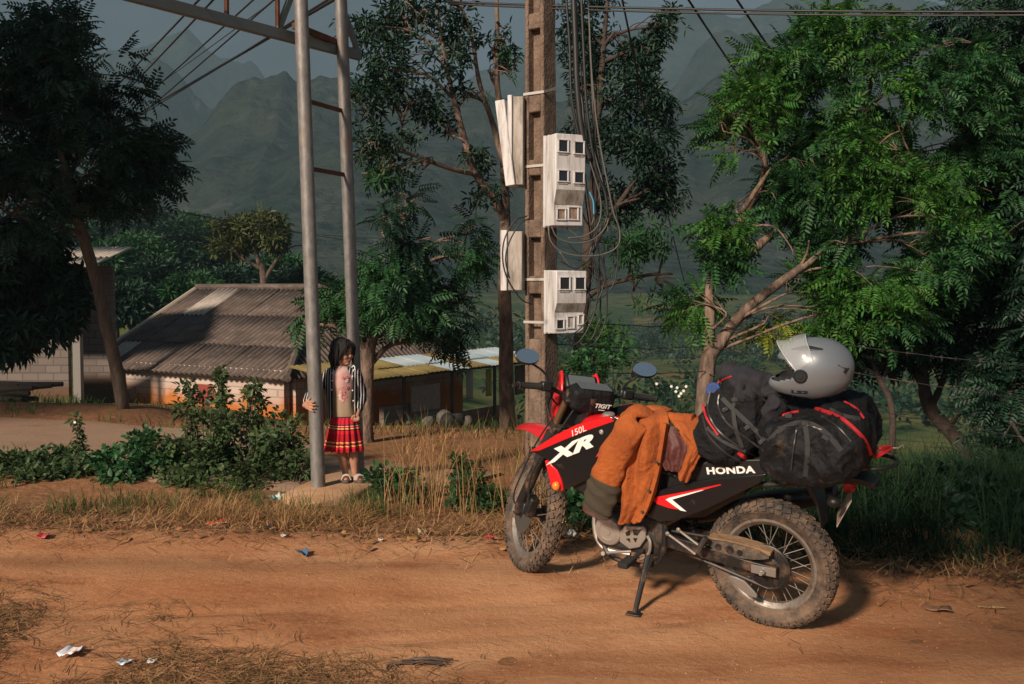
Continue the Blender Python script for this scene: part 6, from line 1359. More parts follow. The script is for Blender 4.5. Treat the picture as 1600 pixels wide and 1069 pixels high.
tree('slender_tree', 'slender dark tree with dense foliage just right of the utility pole',
     [([G(905, 14.5)]+at3([(905, 560, 14.5), (915, 450, 14.4), (925, 330, 14.3), (935, 200, 14.2), (945, 80, 14.1), (950, -20, 14)]), [.11, .10, .09, .08, .06, .04, .02]), (at3([(920, 400, 14.4), (960, 330, 14.2), (1000, 270, 14)]), [.05, .04, .02]), (at3([(912, 470, 14.4), (950, 445, 14.2), (1010, 430, 14.0), (1050, 428, 13.9)]), [.045, .035, .025, .015])],
     [(900, 40, 14.2, 45, 55, .8, 240, 0), (960, 50, 14.2, 55, 60, .9, 380, 0), (1010, 70, 14, 45, 60, .8, 300, 0), (930, 130, 14.2, 50, 50, .8, 300, 0), (985, 150, 14.1, 50, 55, .8, 360, 0), (1030, 160, 14, 35, 50, .7, 220, 0), (1040, 40, 14, 30, 40, .6, 120, 0), (960, 220, 14.2, 55, 50, .8, 340, 0), (1015, 240, 14, 45, 50, .8, 300, 0), (1000, 310, 14, 45, 40, .7, 230, 0), (1045, 290, 14, 35, 45, .7, 180, 0), (960, 310, 14.2, 40, 45, .7, 200, 0), (1030, 370, 14, 45, 35, .7, 190, 1), (975, 390, 14.1, 40, 35, .7, 170, 1), (935, 440, 14.2, 35, 35, .6, 120, 1), (990, 455, 14, 35, 28, .6, 120, 2), (1035, 450, 14, 40, 30, .6, 120, 1), (940, 520, 14.3, 40, 30, .6, 120, 2), (900, 250, 14.3, 30, 60, .6, 140, 0)],
     m_barkd, [L_dark, L_mid, L_bright], T_TUF, 25, dens=.36, gate=.45, smin=.62, smax=1.0, droop=-.35, fr=1.5, twigs=7, limb_r=.024)
# the big sunlit tree at the right with broken leaning limb
tree('green_tree', 'big bright green feathery tree with broken leaning limb behind the luggage',
     [([G(1100, 9.9)]+at3([(1103, 590, 9.9), (1108, 555, 9.9), (1128, 530, 9.9), (1160, 490, 9.9), (1200, 455, 9.9), (1240, 425, 9.9), (1275, 402, 9.9), (1318, 382, 9.9)]), [.085, .08, .075, .06, .05, .045, .04, .035, .022]),
      (at3([(1106, 560, 9.9), (1110, 500, 9.9), (1112, 440, 9.95), (1135, 380, 10.1), (1165, 330, 10.2), (1195, 270, 10.2), (1180, 200, 10.3)]), [.055, .048, .042, .04, .038, .03, .02]),
      (at3([(1112, 440, 9.95), (1190, 380, 10.4), (1270, 300, 10.7), (1340, 200, 10.8), (1370, 90, 10.8)]), [.04, .045, .04, .03, .015]), (at3([(1240, 330, 10.6), (1330, 310, 10.5), (1430, 260, 10.4)]), [.035, .03, .015])],
     [(1290, 45, 10.8, 45, 40, .6, 120, 0), (1330, 80, 10.8, 80, 55, .9, 330, 0), (1400, 100, 10.7, 75, 60, .9, 330, 1), (1250, 100, 10.6, 70, 60, .9, 270, 1), (1195, 115, 10.4, 45, 50, .6, 150, 0), (1180, 175, 10.3, 50, 50, .7, 200, 0), (1260, 175, 10.5, 70, 60, .9, 330, 1), (1345, 165, 10.5, 80, 60, .9, 400, 0), (1440, 170, 10.4, 75, 65, .9, 350, 1), (1500, 110, 10.4, 60, 60, .8, 230, 1), (1490, 70, 10.4, 30, 25, .4, 50, 2), (1130, 205, 10.2, 30, 32, .4, 80, 1), (1165, 235, 10.1, 45, 35, .6, 150, 0), (1150, 185, 10.1, 22, 12, .3, 22, 2), (1230, 245, 10.2, 65, 50, .8, 280, 1), (1320, 240, 10.1, 75, 55, .8, 380, 0), (1400, 230, 10.1, 75, 50, .8, 350, 0), (1490, 220, 10.1, 70, 60, .8, 280, 1), (1180, 300, 10.1, 40, 40, .6, 130, 1), (1280, 310, 10.5, 90, 55, .8, 380, 1), (1380, 310, 10.1, 80, 50, .8, 340, 0), (1470, 290, 10.0, 70, 50, .8, 270, 0), (1550, 300, 10.0, 60, 60, .8, 230, 1), (1130, 355, 10.0, 40, 40, .5, 150, 0), (1110, 415, 10.0, 40, 30, .5, 110, 1), (1330, 385, 10.3, 70, 45, .8, 270, 1), (1360, 440, 10.0, 80, 40, .8, 300, 0), (1440, 400, 10.0, 70, 50, .8, 280, 1), (1250, 455, 10.2, 50, 35, .6, 160, 0), (1300, 480, 10.0, 70, 40, .7, 260, 0), (1390, 500, 10.1, 70, 40, .7, 250, 1), (1520, 400, 10.1, 60, 60, .7, 250, 1), (1195, 500, 10.0, 35, 25, .4, 60, 2), (1085, 470, 10.0, 40, 40, .5, 100, 0), (1580, 200, 10.2, 60, 70, .8, 250, 1), (1490, 340, 9.8, 40, 30, .5, 60, 0)],
     m_barkl, [L_bright, L_mid, L_yel], T_PIN, 26, dens=1.15, gate=.36, smin=.50, smax=.98, droop=-.25, fr=1.5, twigs=6, limb_r=.012, twig_r=.006,
     bare=[(at3([(1272, 403, 9.88), (1300, 378, 9.8), (1318, 380, 9.75)]), [.018, .012, .006]), (at3([(1250, 420, 9.9), (1262, 392, 9.8), (1264, 376, 9.7)]), [.018, .012, .007]), (at3([(1160, 330, 10.1), (1190, 285, 9.9), (1205, 262, 9.8)]), [.03, .022, .008]), (at3([(1175, 352, 10), (1210, 355, 9.8), (1235, 385, 9.7), (1240, 400, 9.7)]), [.012, .009, .007, .004]), (at3([(1375, 225, 9.6), (1390, 212, 9.5), (1405, 205, 9.4)]), [.012, .01, .006])])
# dark trees at the right edge
tree('dark_tree', 'dark shaded tree with several thin stems at the right edge behind the grass',
     [([G(1560, 11.2)]+at3([(1500, 690, 11), (1455, 640, 11), (1440, 590, 11), (1435, 520, 11), (1430, 450, 11)]), [.10, .085, .075, .06, .05, .03]), ([G(1545, 11.4)]+at3([(1560, 560, 11.4), (1545, 480, 11.4), (1530, 410, 11.4)]), [.06, .055, .05, .03]), (at3([(1440, 600, 11), (1410, 560, 11), (1380, 530, 11)]), [.04, .03, .02]), (at3([(1455, 640, 11), (1475, 580, 11.2), (1490, 500, 11.3)]), [.04, .03, .02])],
     [(1570, 90, 11, 70, 60, .9, 330, 0), (1540, 30, 11, 60, 50, .8, 260, 0), (1600, 200, 11, 60, 80, .9, 360, 0), (1590, 330, 10.8, 60, 70, .9, 380, 0), (1560, 430, 11, 70, 60, .9, 380, 0), (1600, 520, 10.6, 60, 60, .8, 350, 0), (1590, 610, 10.2, 55, 60, .7, 300, 0), (1480, 440, 11.2, 60, 50, .8, 260, 0), (1430, 500, 11.2, 60, 40, .8, 220, 0), (1500, 530, 11.2, 60, 40, .8, 220, 0), (1380, 545, 11.2, 50, 25, .7, 130, 0), (1330, 540, 11.2, 50, 25, .7, 130, 0), (1600, 690, 9.2, 60, 60, .5, 300, 0), (1640, 400, 10, 60, 200, .8, 500, 0)],
     m_barkd, [L_dark], T_PIN, 27, dens=1.1, gate=.25, smin=.65, smax=1.15, fr=1.3, limb_r=.024)
tree('dark_tree', 'thin bare-stemmed sapling just behind the helmet',
     [([G(1400, 10.2)]+at3([(1392, 640, 10.2), (1375, 590, 10.2), (1360, 540, 10.2), (1350, 500, 10.2)]), [.035, .032, .028, .022, .012]), (at3([(1378, 600, 10.2), (1395, 560, 10.2), (1405, 520, 10.2)]), [.018, .013, .007]), (at3([(1372, 585, 10.2), (1345, 570, 10.2), (1330, 560, 10.2)]), [.012, .008, .004])],
     [(1352, 505, 10.2, 30, 22, .4, 60, 0), (1408, 515, 10.2, 30, 24, .4, 60, 0), (1330, 555, 10.2, 20, 14, .3, 24, 0)], m_barkd, [L_dark], T_PIN, 28, gate=.2, limb_r=.01, smin=.6, smax=1.0)
# pale open-crowned tree far behind the house
tree('open_tree', 'open-crowned pale tree standing behind the house roof, left of the posts',
     [([G(415, 46)]+at3([(412, 440, 46), (405, 410, 46), (390, 370, 46)]), [.2, .16, .12, .05]), (at3([(412, 440, 46), (430, 410, 46), (450, 385, 46)]), [.1, .08, .04]), (at3([(408, 420, 46), (375, 400, 46), (355, 370, 46)]), [.09, .06, .03])],
     [(375, 355, 46, 40, 18, 2, 260, 0), (420, 350, 46, 45, 18, 2, 260, 0), (455, 375, 46, 40, 16, 2, 230, 0), (350, 390, 46, 30, 14, 2, 150, 0), (485, 385, 46, 30, 12, 2, 120, 0), (400, 375, 46, 40, 14, 2, 160, 0), (345, 340, 46, 18, 12, 1.2, 70, 0)],
     m_bark, [leaf_mat('olive_leaf', (.075, .095, .03), .4, .3)], T_TUF, 29, dens=.55, gate=.42, smin=1.9, smax=3.0, fr=.35, limb_r=.045, twigs=6, twig_r=.02)
# individual trees in the wood behind the roofs
wood = [(215, 400, 62, 55, 45), (280, 385, 66, 60, 50), (330, 420, 58, 50, 40), (170, 420, 52, 50, 50), (250, 440, 50, 45, 35), (120, 390, 58, 60, 60), (300, 455, 46, 40, 26), (370, 440, 54, 45, 30), (230, 350, 85, 60, 40), (300, 360, 90, 50, 36), (160, 345, 85, 60, 45), (470, 440, 52, 50, 26), (440, 420, 60, 50, 24), (60, 400, 60, 60, 60), (200, 470, 44, 40, 26)]
posw = ['behind the roadside house eave', 'highest on the wooded hill', 'above the house ridge end', 'beside the leaning trunk', 'low in the wood', 'behind the dark trunk', 'nearest the house roof', 'under the open tree', 'on the hill crest', 'on the crest towards the mountain', 'on the hill behind the big dark tree', 'behind the twin posts', 'behind the ridge of the house', 'deep behind the roadside house', 'low beside the roof verge']
for k, (px, py, d, rx, ry) in enumerate(wood):
    b = G(px, d); t_ = aty(px, py, d)
    tree('wood_tree', 'round dark green tree %s' % posw[k], [([b, b.lerp(t_, .5)+Vector((.3, 0, 0)), t_], [.25, .2, .1])], [(px, py, d, rx*.75, ry*.75, 2.2, 330, 0), (px-rx*.5, py+ry*.35, d, rx*.55, ry*.55, 1.8, 200, 0), (px+rx*.5, py+ry*.3, d, rx*.55, ry*.55, 1.8, 200, 0)], m_barkd, [L_dark if k % 3 else L_mid], T_TUF, 40+k, group='trees in the wood behind the roofs', gate=.05, smin=2.6, smax=4.2, fr=.3, limb_r=.1, twigs=3)

# ------------------------------------------------------------------ shrubs and herbs
def shrub(name, label, base, lobes, m, temps, seed, stems=8, gate=.0, smin=.5, smax=1.0, cat='shrub', group=None, droop=.0, stem_m=None):
    rng = np.random.default_rng(seed); root = empty(name, tuple(base)); tag(root, label, cat, group); PP, DD = [], []; q = MB()
    for (px, py, d, rx, ry, rd, n_) in lobes:
        c = aty(px, py, d); P, D = lobe_points(c, (rx*d/1600, rd, ry*d/1600), int(n_*.6), rng, gate, 3.0, .6); P[:, 2] = np.maximum(P[:, 2], [gz(x, y)+.02 for x, y in P[:, :2]]); PP.append(P); DD.append(D+rng.normal(0, .5, D.shape)+np.array([0, 0, droop]))
        for k in range(stems):
            e = Vector(P[rng.integers(len(P))]); b = Vector((c.x+rng.normal(0, .08)*rx*d/800, c.y+rng.normal(0, .08), 0)); b.z = gz(b.x, b.y)-.03; mid = b.lerp(e, .55)+Vector((rng.normal(0, .03), rng.normal(0, .03), .05)); q.tube([p-base for p in bez([b, mid, e], 6)], [lerp(.009, .003, i/6) for i in range(7)], 5)
    st_ = q.build('stem', stem_m or m_bark, root, angle=180); st_['kind'] = 'stuff'; leaf_cloud('foliage', np.concatenate(PP), np.concatenate(DD), temps, m, root, rng, smin, smax, base); return root
shrub('leafy_shrub', 'tall leafy shrub with upright sprigs in front of the house wall', G(370, 9.2),
      [(330, 655, 9.3, 55, 45, .3, 60), (395, 665, 9.2, 60, 42, .35, 70), (420, 705, 9.0, 58, 34, .4, 140), (350, 712, 9.1, 70, 34, .4, 170), (285, 700, 9.2, 60, 36, .4, 140), (300, 625, 9.4, 18, 40, .2, 40), (345, 605, 9.4, 12, 34, .15, 26), (395, 610, 9.3, 14, 36, .15, 30), (450, 690, 8.9, 34, 34, .3, 90), (465, 730, 8.7, 24, 24, .25, 60), (400, 740, 8.8, 70, 26, .4, 200), (320, 742, 8.9, 70, 24, .4, 180)], L_shrub, T_OVA, 51, stems=9, gate=.2)
shrub('leafy_shrub', 'low dense dark shrub left of the tall leafy one', G(215, 9.3), [(220, 700, 9.4, 45, 26, .4, 120), (240, 725, 9.1, 55, 24, .4, 140), (165, 725, 9.3, 50, 20, .4, 90), (200, 745, 9.0, 50, 16, .35, 120)], L_mid, T_OVA, 52)
shrub('leafy_shrub', 'low green herbs at the left edge beside the side road', G(60, 9.6), [(30, 722, 9.4, 60, 20, .5, 120), (95, 718, 9.5, 55, 18, .5, 90), (120, 735, 9.2, 60, 18, .4, 150), (-20, 730, 9.3, 60, 25, .4, 150), (50, 745, 9.0, 60, 14, .4, 130)], L_shrub, T_OVA, 53)
shrub('leafy_shrub', 'small green weed clump in the verge in front of the steel posts', G(600, 7.8), [(600, 755, 7.9, 28, 20, .2, 60), (630, 742, 8.0, 24, 18, .2, 40), (655, 770, 7.6, 22, 16, .2, 36)], L_mid, T_OVA, 54, cat='weed')
shrub('leafy_shrub', 'green weed clump beside the front wheel', G(740, 7.4), [(735, 765, 7.4, 34, 26, .25, 90), (765, 785, 7.2, 26, 24, .2, 60), (720, 735, 7.8, 24, 18, .2, 36)], L_mid, T_OVA, 55, cat='weed')
shrub('leafy_shrub', 'leafy bush beneath the pale meter box, behind the handlebar', G(900, 11), [(900, 580, 11, 50, 30, .5, 130), (950, 560, 11.5, 50, 30, .5, 110), (885, 620, 10, 40, 26, .4, 100), (835, 625, 10.5, 20, 20, .3, 40)], L_mid, T_OVA, 56)
for k, (px, y, dx) in enumerate(((340, 9.3, 4), (300, 9.3, -3), (395, 9.2, 6), (118, 9.4, 2))):
    b = G(px, y); top = aty(px+dx, (585, 600, 600, 655)[k], y); rng = np.random.default_rng(70+k); root = empty('weed_stalk', tuple(b)); tag(root, ['tallest upright leafy stalk rising from the shrub', 'leafy stalk left of the tallest one in the shrub', 'leafy stalk nearest the house corner in the shrub', 'thin flowering stalk above the low herbs at the left'][k], 'weed')
    q = MB(); P = bez([b, b.lerp(top, .5)+Vector((.02, 0, 0)), top], 14); q.tube([p-b for p in P], [lerp(.008, .003, i/14) for i in range(15)], 5); q.build('stem', m_bark, root, angle=180)
    Pp = np.array([tuple(P[i]) for i in range(4, 15) for _ in range(2)]); leaf_cloud('foliage', Pp, rng.normal(0, 1, Pp.shape)*np.array([1, 1, .3]), T_OVA, L_shrub, root, rng, .5, .9, b)

shrub('broadleaf_weed', 'dark broad-leaved weeds on the bank right of the rear wheel', G(1420, 7.0), [(1400, 800, 7.0, 50, 34, .3, 90), (1470, 820, 6.8, 55, 40, .3, 110), (1540, 800, 7.0, 50, 40, .3, 110), (1350, 770, 7.4, 40, 30, .3, 60), (1590, 860, 6.3, 40, 40, .25, 90), (1500, 760, 7.6, 60, 34, .4, 90)], L_dark, T_OVA, 57, cat='weed', smin=.9, smax=1.6)
shrub('broadleaf_weed', 'tangled green weeds beneath the engine behind the side stand', G(900, 6.6), [(905, 790, 6.8, 50, 30, .25, 90), (960, 800, 6.6, 50, 30, .25, 70), (1040, 820, 6.4, 60, 30, .25, 80), (1120, 790, 6.8, 60, 30, .3, 90), (1280, 790, 7.0, 60, 30, .3, 80)], L_mid, T_OVA, 58, cat='weed', smin=.6, smax=1.1)
# ------------------------------------------------------------------ grass
def blades(name, base, H, lean, W, m, rng, label, kind='stuff', curl=.6, z0=None):
    n_ = len(base); a = rng.uniform(0, 2*math.pi, n_); dirx, diry = np.cos(a), np.sin(a); H = np.asarray(H); V = np.zeros((n_, 7, 3)); z = np.array([gz(x, y) for x, y in base]) if z0 is None else z0
    for k, t in enumerate((0, .4, .75, 1.0)):
        off = lean*(t**1.7)*H; zz = H*(t - curl*.55*np.minimum(np.abs(lean), 1.5)*t*t); w_ = W*(1-.75*t)
        cx, cy = base[:, 0]+dirx*off, base[:, 1]+diry*off
        if k < 3:
            V[:, 2*k] = np.stack([cx-diry*w_, cy+dirx*w_, z+zz-.01], 1); V[:, 2*k+1] = np.stack([cx+diry*w_, cy-dirx*w_, z+zz-.01], 1)
        else: V[:, 6] = np.stack([cx, cy, z+zz-.01], 1)
    b = (np.arange(n_)*7)[:, None]; F = np.concatenate([b+np.array([[0, 1, 3]]), b+np.array([[0, 3, 2]]), b+np.array([[2, 3, 5]]), b+np.array([[2, 5, 4]]), b+np.array([[4, 5, 6]])])
    o = npmesh(name, V.reshape(-1, 3), F, m); tag(o, label, kind=kind); return o
m_dry = mat('dry_grass_blade', (.34, .215, .095), .9, island=.45, transl=.25, spec=.1)
m_gr = mat('green_grass_blade', (.055, .105, .030), .8, island=.45, transl=.3, spec=.15)
m_grd = mat('dark_grass_blade', (.022, .052, .024), .8, island=.45, transl=.3, spec=.15)
def clumps(n_c, per, xr, yf, spread, rng):
    cx = rng.uniform(*xr, n_c); cy = np.array([yf(x, rng) for x in cx]); b = np.stack([np.repeat(cx, per)+rng.normal(0, spread, n_c*per), np.repeat(cy, per)+rng.normal(0, spread, n_c*per)], 1); return b
rg = np.random.default_rng(90)
vy = lambda x, r: road_far(x)+.15+abs(r.normal(0, .55))
b = clumps(210, 46, (-5.2, 1.0), vy, .045, rg); k_ = [noise.noise((x*1.1, y*1.1, 4)) > -.05 + .55*sm((-2.3-x)/1.0) + .25*noise.noise((x*.55, 7.7, 1)) for x, y in b]; b = b[np.array(k_)]
on = ~((b[:, 0] > -1.95) & (b[:, 0] < -1.1) & (b[:, 1] > 7.75) & (b[:, 1] < 8.9)); b = b[on]
blades('dry_grass', b, rg.uniform(.04, .25, len(b))*rg.uniform(.5, 1, len(b)), rg.uniform(.4, 2.2, len(b)), .0024, m_dry, rg, 'dry straw-coloured grass along the road verge')
b = clumps(120, 36, (-6, 1.0), lambda x, r: road_far(x)+.5+abs(r.normal(0, .7)), .06, rg); b = b[np.array([noise.noise((x*1.2, y*1.2, 14)) > .02 for x, y in b])]; on = ~((b[:, 0] > -2.0) & (b[:, 0] < -1.05) & (b[:, 1] > 7.7) & (b[:, 1] < 8.9)); b = b[on]
blades('green_grass', b, rg.uniform(.06, .22, len(b)), rg.uniform(.2, 1.0, len(b)), .003, m_gr, rg, 'short green grass mixed into the verge left of the motorcycle')
# tall dry stems by the utility pole
b = clumps(34, 15, (-.85, .35), lambda x, r: r.uniform(6.8, 8.5), .09, rg)
blades('tall_dry_grass', b, rg.uniform(.2, .85, len(b)), rg.uniform(.1, 1.0, len(b)), .0026, m_dry, rg, 'tall dry grass stems in front of the utility pole')
# green bank behind the motorcycle and to the right
b = np.stack([np.repeat(rg.uniform(.4, 6.5, 1300), 12)+rg.normal(0, .09, 15600), np.clip(np.repeat(rg.uniform(0, 1, 1300), 12)+rg.normal(0, .025, 15600), 0, 1)], 1); b[:, 1] = np.array([road_far(x) for x in b[:, 0]])+.2+b[:, 1]**1.3*3.4
k_ = np.array([noise.noise((x*1.3, y*1.3, 8)) > -.35 for x, y in b]); b = b[k_]
blades('bank_grass', b, rg.uniform(.14, .58, len(b))*np.clip((b[:, 1]-np.array([road_far(x) for x in b[:, 0]]))/.7, .35, 1.1), rg.uniform(.3, 1.7, len(b)), .0045, m_grd, rg, 'long dark green grass on the bank behind the motorcycle')
b = clumps(60, 30, (.2, 3.0), lambda x, r: r.uniform(7.2, 9.6), .12, rg)
blades('tall_green_grass', b, rg.uniform(.25, .6, len(b)), rg.uniform(.1, .6, len(b)), .0035, m_gr, rg, 'tall pale green grass behind the handlebar and mirror')
b = clumps(30, 14, (2.2, 4.5), lambda x, r: r.uniform(6.4, 8.2), .15, rg); blades('tall_bank_stalks', b, rg.uniform(.4, .8, len(b)), rg.uniform(.1, .7, len(b)), .0022, m_grd, rg, 'thin tall stalks rising above the dark bank grass')
# ground cover between verge and houses
b = np.stack([rg.uniform(-14, 1, 9000), rg.uniform(9.5, 24, 9000)], 1); k_ = np.array([noise.noise((x*.5, y*.5, 2)) > .05 for x, y in b]); b = b[k_]
def off_side(p):
    d = min((Vector((p[0], p[1], 0))-Vector((c.x, c.y, 0))).length for c in cl[::3]); return d > 1.55
b = b[np.array([off_side(p) for p in b])]
blades('field_grass', b, rg.uniform(.08, .30, len(b)), rg.uniform(.3, 1.0, len(b)), .008, m_gr, rg, 'patchy grass on the slope between the side road and the houses')
b = np.stack([rg.uniform(-6, 0.6, 7000), rg.uniform(9, 16, 7000)], 1); k_ = np.array([noise.noise((x*.8, y*.8, 12)) > .0 and off_side((x, y)) for x, y in b]); b = b[k_]
blades('slope_straw', b, rg.uniform(.04, .14, len(b)), rg.uniform(.8, 1.6, len(b)), .005, m_dry, rg, 'dry straw on the dirt slope behind the girl')
# valley scrub on the right slope
rng = np.random.default_rng(95); P = np.stack([rng.uniform(1.5, 26, 7000), rng.uniform(11, 55, 7000)], 1); k_ = np.array([noise.noise((x*.25, y*.25, 2)) > -.05 and x < .62*y for x, y in P]); P = P[k_]; P3 = np.stack([P[:, 0], P[:, 1], np.array([gz(x, y)+rng.uniform(0, .35) for x, y in P])], 1)
o = leaf_cloud('valley_scrub', P3, rng.normal(0, 1, P3.shape)+np.array([0, 0, .6]), T_OVA, L_mid, None, rng, .9, 2.0); tag(o, 'low green scrub covering the slope below the road', kind='stuff')
# far bushes and trees dotted over the valley floor: one distant mass
P = np.stack([rng.uniform(-60, 160, 16000), rng.uniform(60, 300, 16000)], 1); k_ = np.array([noise.noise((x*.03, y*.03, 2)) > .02 for x, y in P]); P = P[k_]; P3 = np.stack([P[:, 0], P[:, 1], np.array([gz(x, y)+rng.uniform(0, 3.0) for x, y in P])], 1)
o = leaf_cloud('far_wood', P3, rng.normal(0, 1, P3.shape)+np.array([0, 0, .8]), T_OVA, L_dark, None, rng, 5, 11); tag(o, 'distant scattered wood on the valley floor', kind='stuff')
# straw and twigs strewn on the ground
def strewn(name, P, L, W, m, rng, label, lift=.006, bend=.25, pile=0):
    n_ = len(P); a = rng.uniform(0, math.pi, n_); d = np.stack([np.cos(a), np.sin(a), rng.normal(0, .05 if pile <= 0 else .35, n_)], 1); s = np.stack([-np.sin(a), np.cos(a), np.zeros(n_)], 1); L = np.asarray(L)[:, None]; W = np.asarray(W)[:, None]
    z = np.array([max(road_z(x, y) if y < road_far(x) else -9, gz(x, y)+rough(x, y)-.02)+lift for x, y in P]); C = np.stack([P[:, 0], P[:, 1], z+rng.uniform(0, .012 if pile <= 0 else pile, n_)], 1); bd_ = s*L*bend*rng.normal(0, 1, (n_, 1))*.3; up = np.array([0, 0, 1.])*(W*.9)
    V = np.stack([C-d*L/2-s*W, C-d*L/2+s*W, C+bd_-s*W+up, C+bd_+s*W+up, C+d*L/2-s*W*.5, C+d*L/2+s*W*.5], 1); b_ = (np.arange(n_)*6)[:, None]
    F = np.concatenate([b_+np.array([[0, 2, 3, 1]]), b_+np.array([[2, 4, 5, 3]])]); o = npmesh(name, V.reshape(-1, 3), F, m); tag(o, label, kind='stuff'); return o
m_straw = mat('straw', (.30, .185, .085), .9, island=.5, spec=.1); m_twig = mat('dark_straw', (.11, .065, .035), .9, island=.5, spec=.1)
def scatter(n_, f, xr, yr, rng):
    P = np.stack([rng.uniform(*xr, n_*6), rng.uniform(*yr, n_*6)], 1); k_ = [i for i, p in enumerate(P) if rng.random() < f(*p)][:n_]; return P[k_]
f1 = lambda x, y: max(.06, sm((noise.noise((x*1.3, y*1.6, 6))+.30)*1.7))*sm((.15-x+.5*(4.0-y))/1.6)*sm((5.15+.25*(-1.5-x)-y)/.9)
P = scatter(9000, f1, (-3.9, .9), (2.9, 5.6), rg); strewn('straw_litter', P, rg.uniform(.04, .24, len(P)), rg.uniform(.0010, .0026, len(P)), m_straw, rg, 'dry straw strewn over the road in the lower left corner')
P = scatter(6000, f1, (-3.9, .9), (2.9, 5.6), rg); strewn('twig_litter', P, rg.uniform(.03, .18, len(P)), rg.uniform(.0012, .0028, len(P)), m_twig, rg, 'dark twigs and stems strewn over the road in the lower left corner')
f2 = lambda x, y: math.exp(-((y-road_far(x)-.05)/.30)**2)
P = scatter(11000, lambda x, y: math.exp(-((y-road_far(x)-.30)/.55)**2), (-5.0, 4.6), (4.6, 8.4), rg); strewn('verge_straw', P, rg.uniform(.03, .15, len(P)), rg.uniform(.0012, .003, len(P)), m_straw, rg, 'flattened straw along the foot of the verge', pile=.06)
P = scatter(3000, f2, (-5.0, 4.6), (4.6, 7.6), rg); strewn('verge_twigs', P, rg.uniform(.04, .20, len(P)), rg.uniform(.0015, .003, len(P)), m_twig, rg, 'brown twigs along the foot of the verge')
P = np.stack([rg.uniform(-3.5, 4.5, 420), rg.uniform(3.0, 6.2, 420)], 1); strewn('road_straw', P, rg.uniform(.02, .10, len(P)), rg.uniform(.001, .002, len(P)), m_twig, rg, 'scattered bits of straw on the open road')
m_dead = mat('dead_leaf', (.30, .15, .065), .85, island=.5, spec=.15)
P = scatter(420, f2, (-5.0, 4.6), (4.6, 7.6), rg); strewn('dead_leaves', P, rg.uniform(.04, .09, len(P)), rg.uniform(.008, .017, len(P)), m_dead, rg, 'brown dead leaves along the foot of the verge', .012, 0)
P = np.stack([rg.uniform(-3.5, 4.0, 900), rg.uniform(3.0, 6.6, 900)], 1); rr = rg.uniform(.002, .007, 900); q = MB()
for (x, y), r_ in zip(P, rr):
    z = road_z(x, y) if y < road_far(x) else gz(x, y); q.ell((x, y, z+r_*.2), (r_, r_*.8, r_*.6), (0, 0, x*9), 5, 3)
o = q.build('road_grit', mat('grit', (.34, .22, .14), .9, island=.3)); tag(o, 'small stones and grit scattered on the dirt road', kind='stuff')
# ------------------------------------------------------------------ fence wires, litter, small things
def fwire(a_, da, b_, db, label, r=.0045):
    p, q_ = aty(*a_, da), aty(*b_, db); q = MB(); pts = [p.lerp(q_, t)-Vector((0, 0, .03*math.sin(math.pi*t)+.012*noise.noise((t*9, da, 0)))) for t in np.linspace(0, 1, 20)]; q.tube(pts, r, 5)
    for t in np.linspace(.05, .95, 14):
        c = p.lerp(q_, t)-Vector((0, 0, .03*math.sin(math.pi*t)+.012*noise.noise((t*9, da, 0)))); q.tube([c-Vector((.004, 0, .014)), c+Vector((.004, 0, .014))], .0025, 4)
    o = q.build('barbed_wire', m_stl); tag(o, label, 'fence wire', 'barbed fence wires'); return o
fwire((870, 500), 9.1, (1105, 508), 9.8, 'topmost barbed wire between the pole and the leaning tree')
fwire((870, 538), 9.1, (1104, 541), 9.8, 'second barbed wire between the pole and the leaning tree')
fwire((870, 578), 9.1, (1102, 580), 9.8, 'lowest barbed wire between the pole and the leaning tree')
fwire((1112, 508), 9.8, (1640, 575), 8.8, 'topmost barbed wire right of the leaning tree behind the helmet')
fwire((1110, 541), 9.8, (1640, 628), 8.8, 'second barbed wire right of the leaning tree')
fwire((1108, 585), 9.8, (1640, 690), 8.8, 'lowest barbed wire right of the leaning tree')
# white wild flowers
for k, (px, py, d) in enumerate(((1026, 600, 8.9), (1058, 606, 8.8), (1064, 615, 8.6), (1056, 612, 8.7), (1068, 611, 8.6), (1049, 604, 8.9), (1061, 619, 8.5), (1072, 604, 8.9), (117, 660, 9.3), (128, 724, 9.2))):
    t_ = aty(px, py, d); b = Vector((t_.x+.02, t_.y, gz(t_.x, t_.y))); fl = empty('wild_flower', tuple(b))
    tag(fl, ['white wild flower nearest the mirror', 'white wild flower in the cluster left of the tree trunk', 'white wild flower in the cluster left of the tree trunk', 'white wild flower in the cluster left of the tree trunk', 'white wild flower in the cluster left of the tree trunk', 'white wild flower in the cluster left of the tree trunk', 'white wild flower in the cluster left of the tree trunk', 'white wild flower in the cluster left of the tree trunk', 'white wild flower topping the stalk by the side road', 'small white flower low among the herbs at the left'][k], 'flower', 'white wild flowers')
    q = MB(); q.tube([p-b for p in bez([b, b.lerp(t_, .5)+Vector((.015, 0, 0)), t_], 6)], .0022, 4); q.build('stem', L_shrub, fl)
    q = MB()
    for j in range(6): a_ = j*math.pi/3; q.ell(t_-b+Vector((.008*math.cos(a_), -.002, .008*math.sin(a_))), (.006, .002, .004), (0, -a_, 0), 6, 4)
    q.ell(t_-b+Vector((0, -.003, 0)), (.003, .002, .003), None, 6, 4); q.build('petals', m_whi, fl)
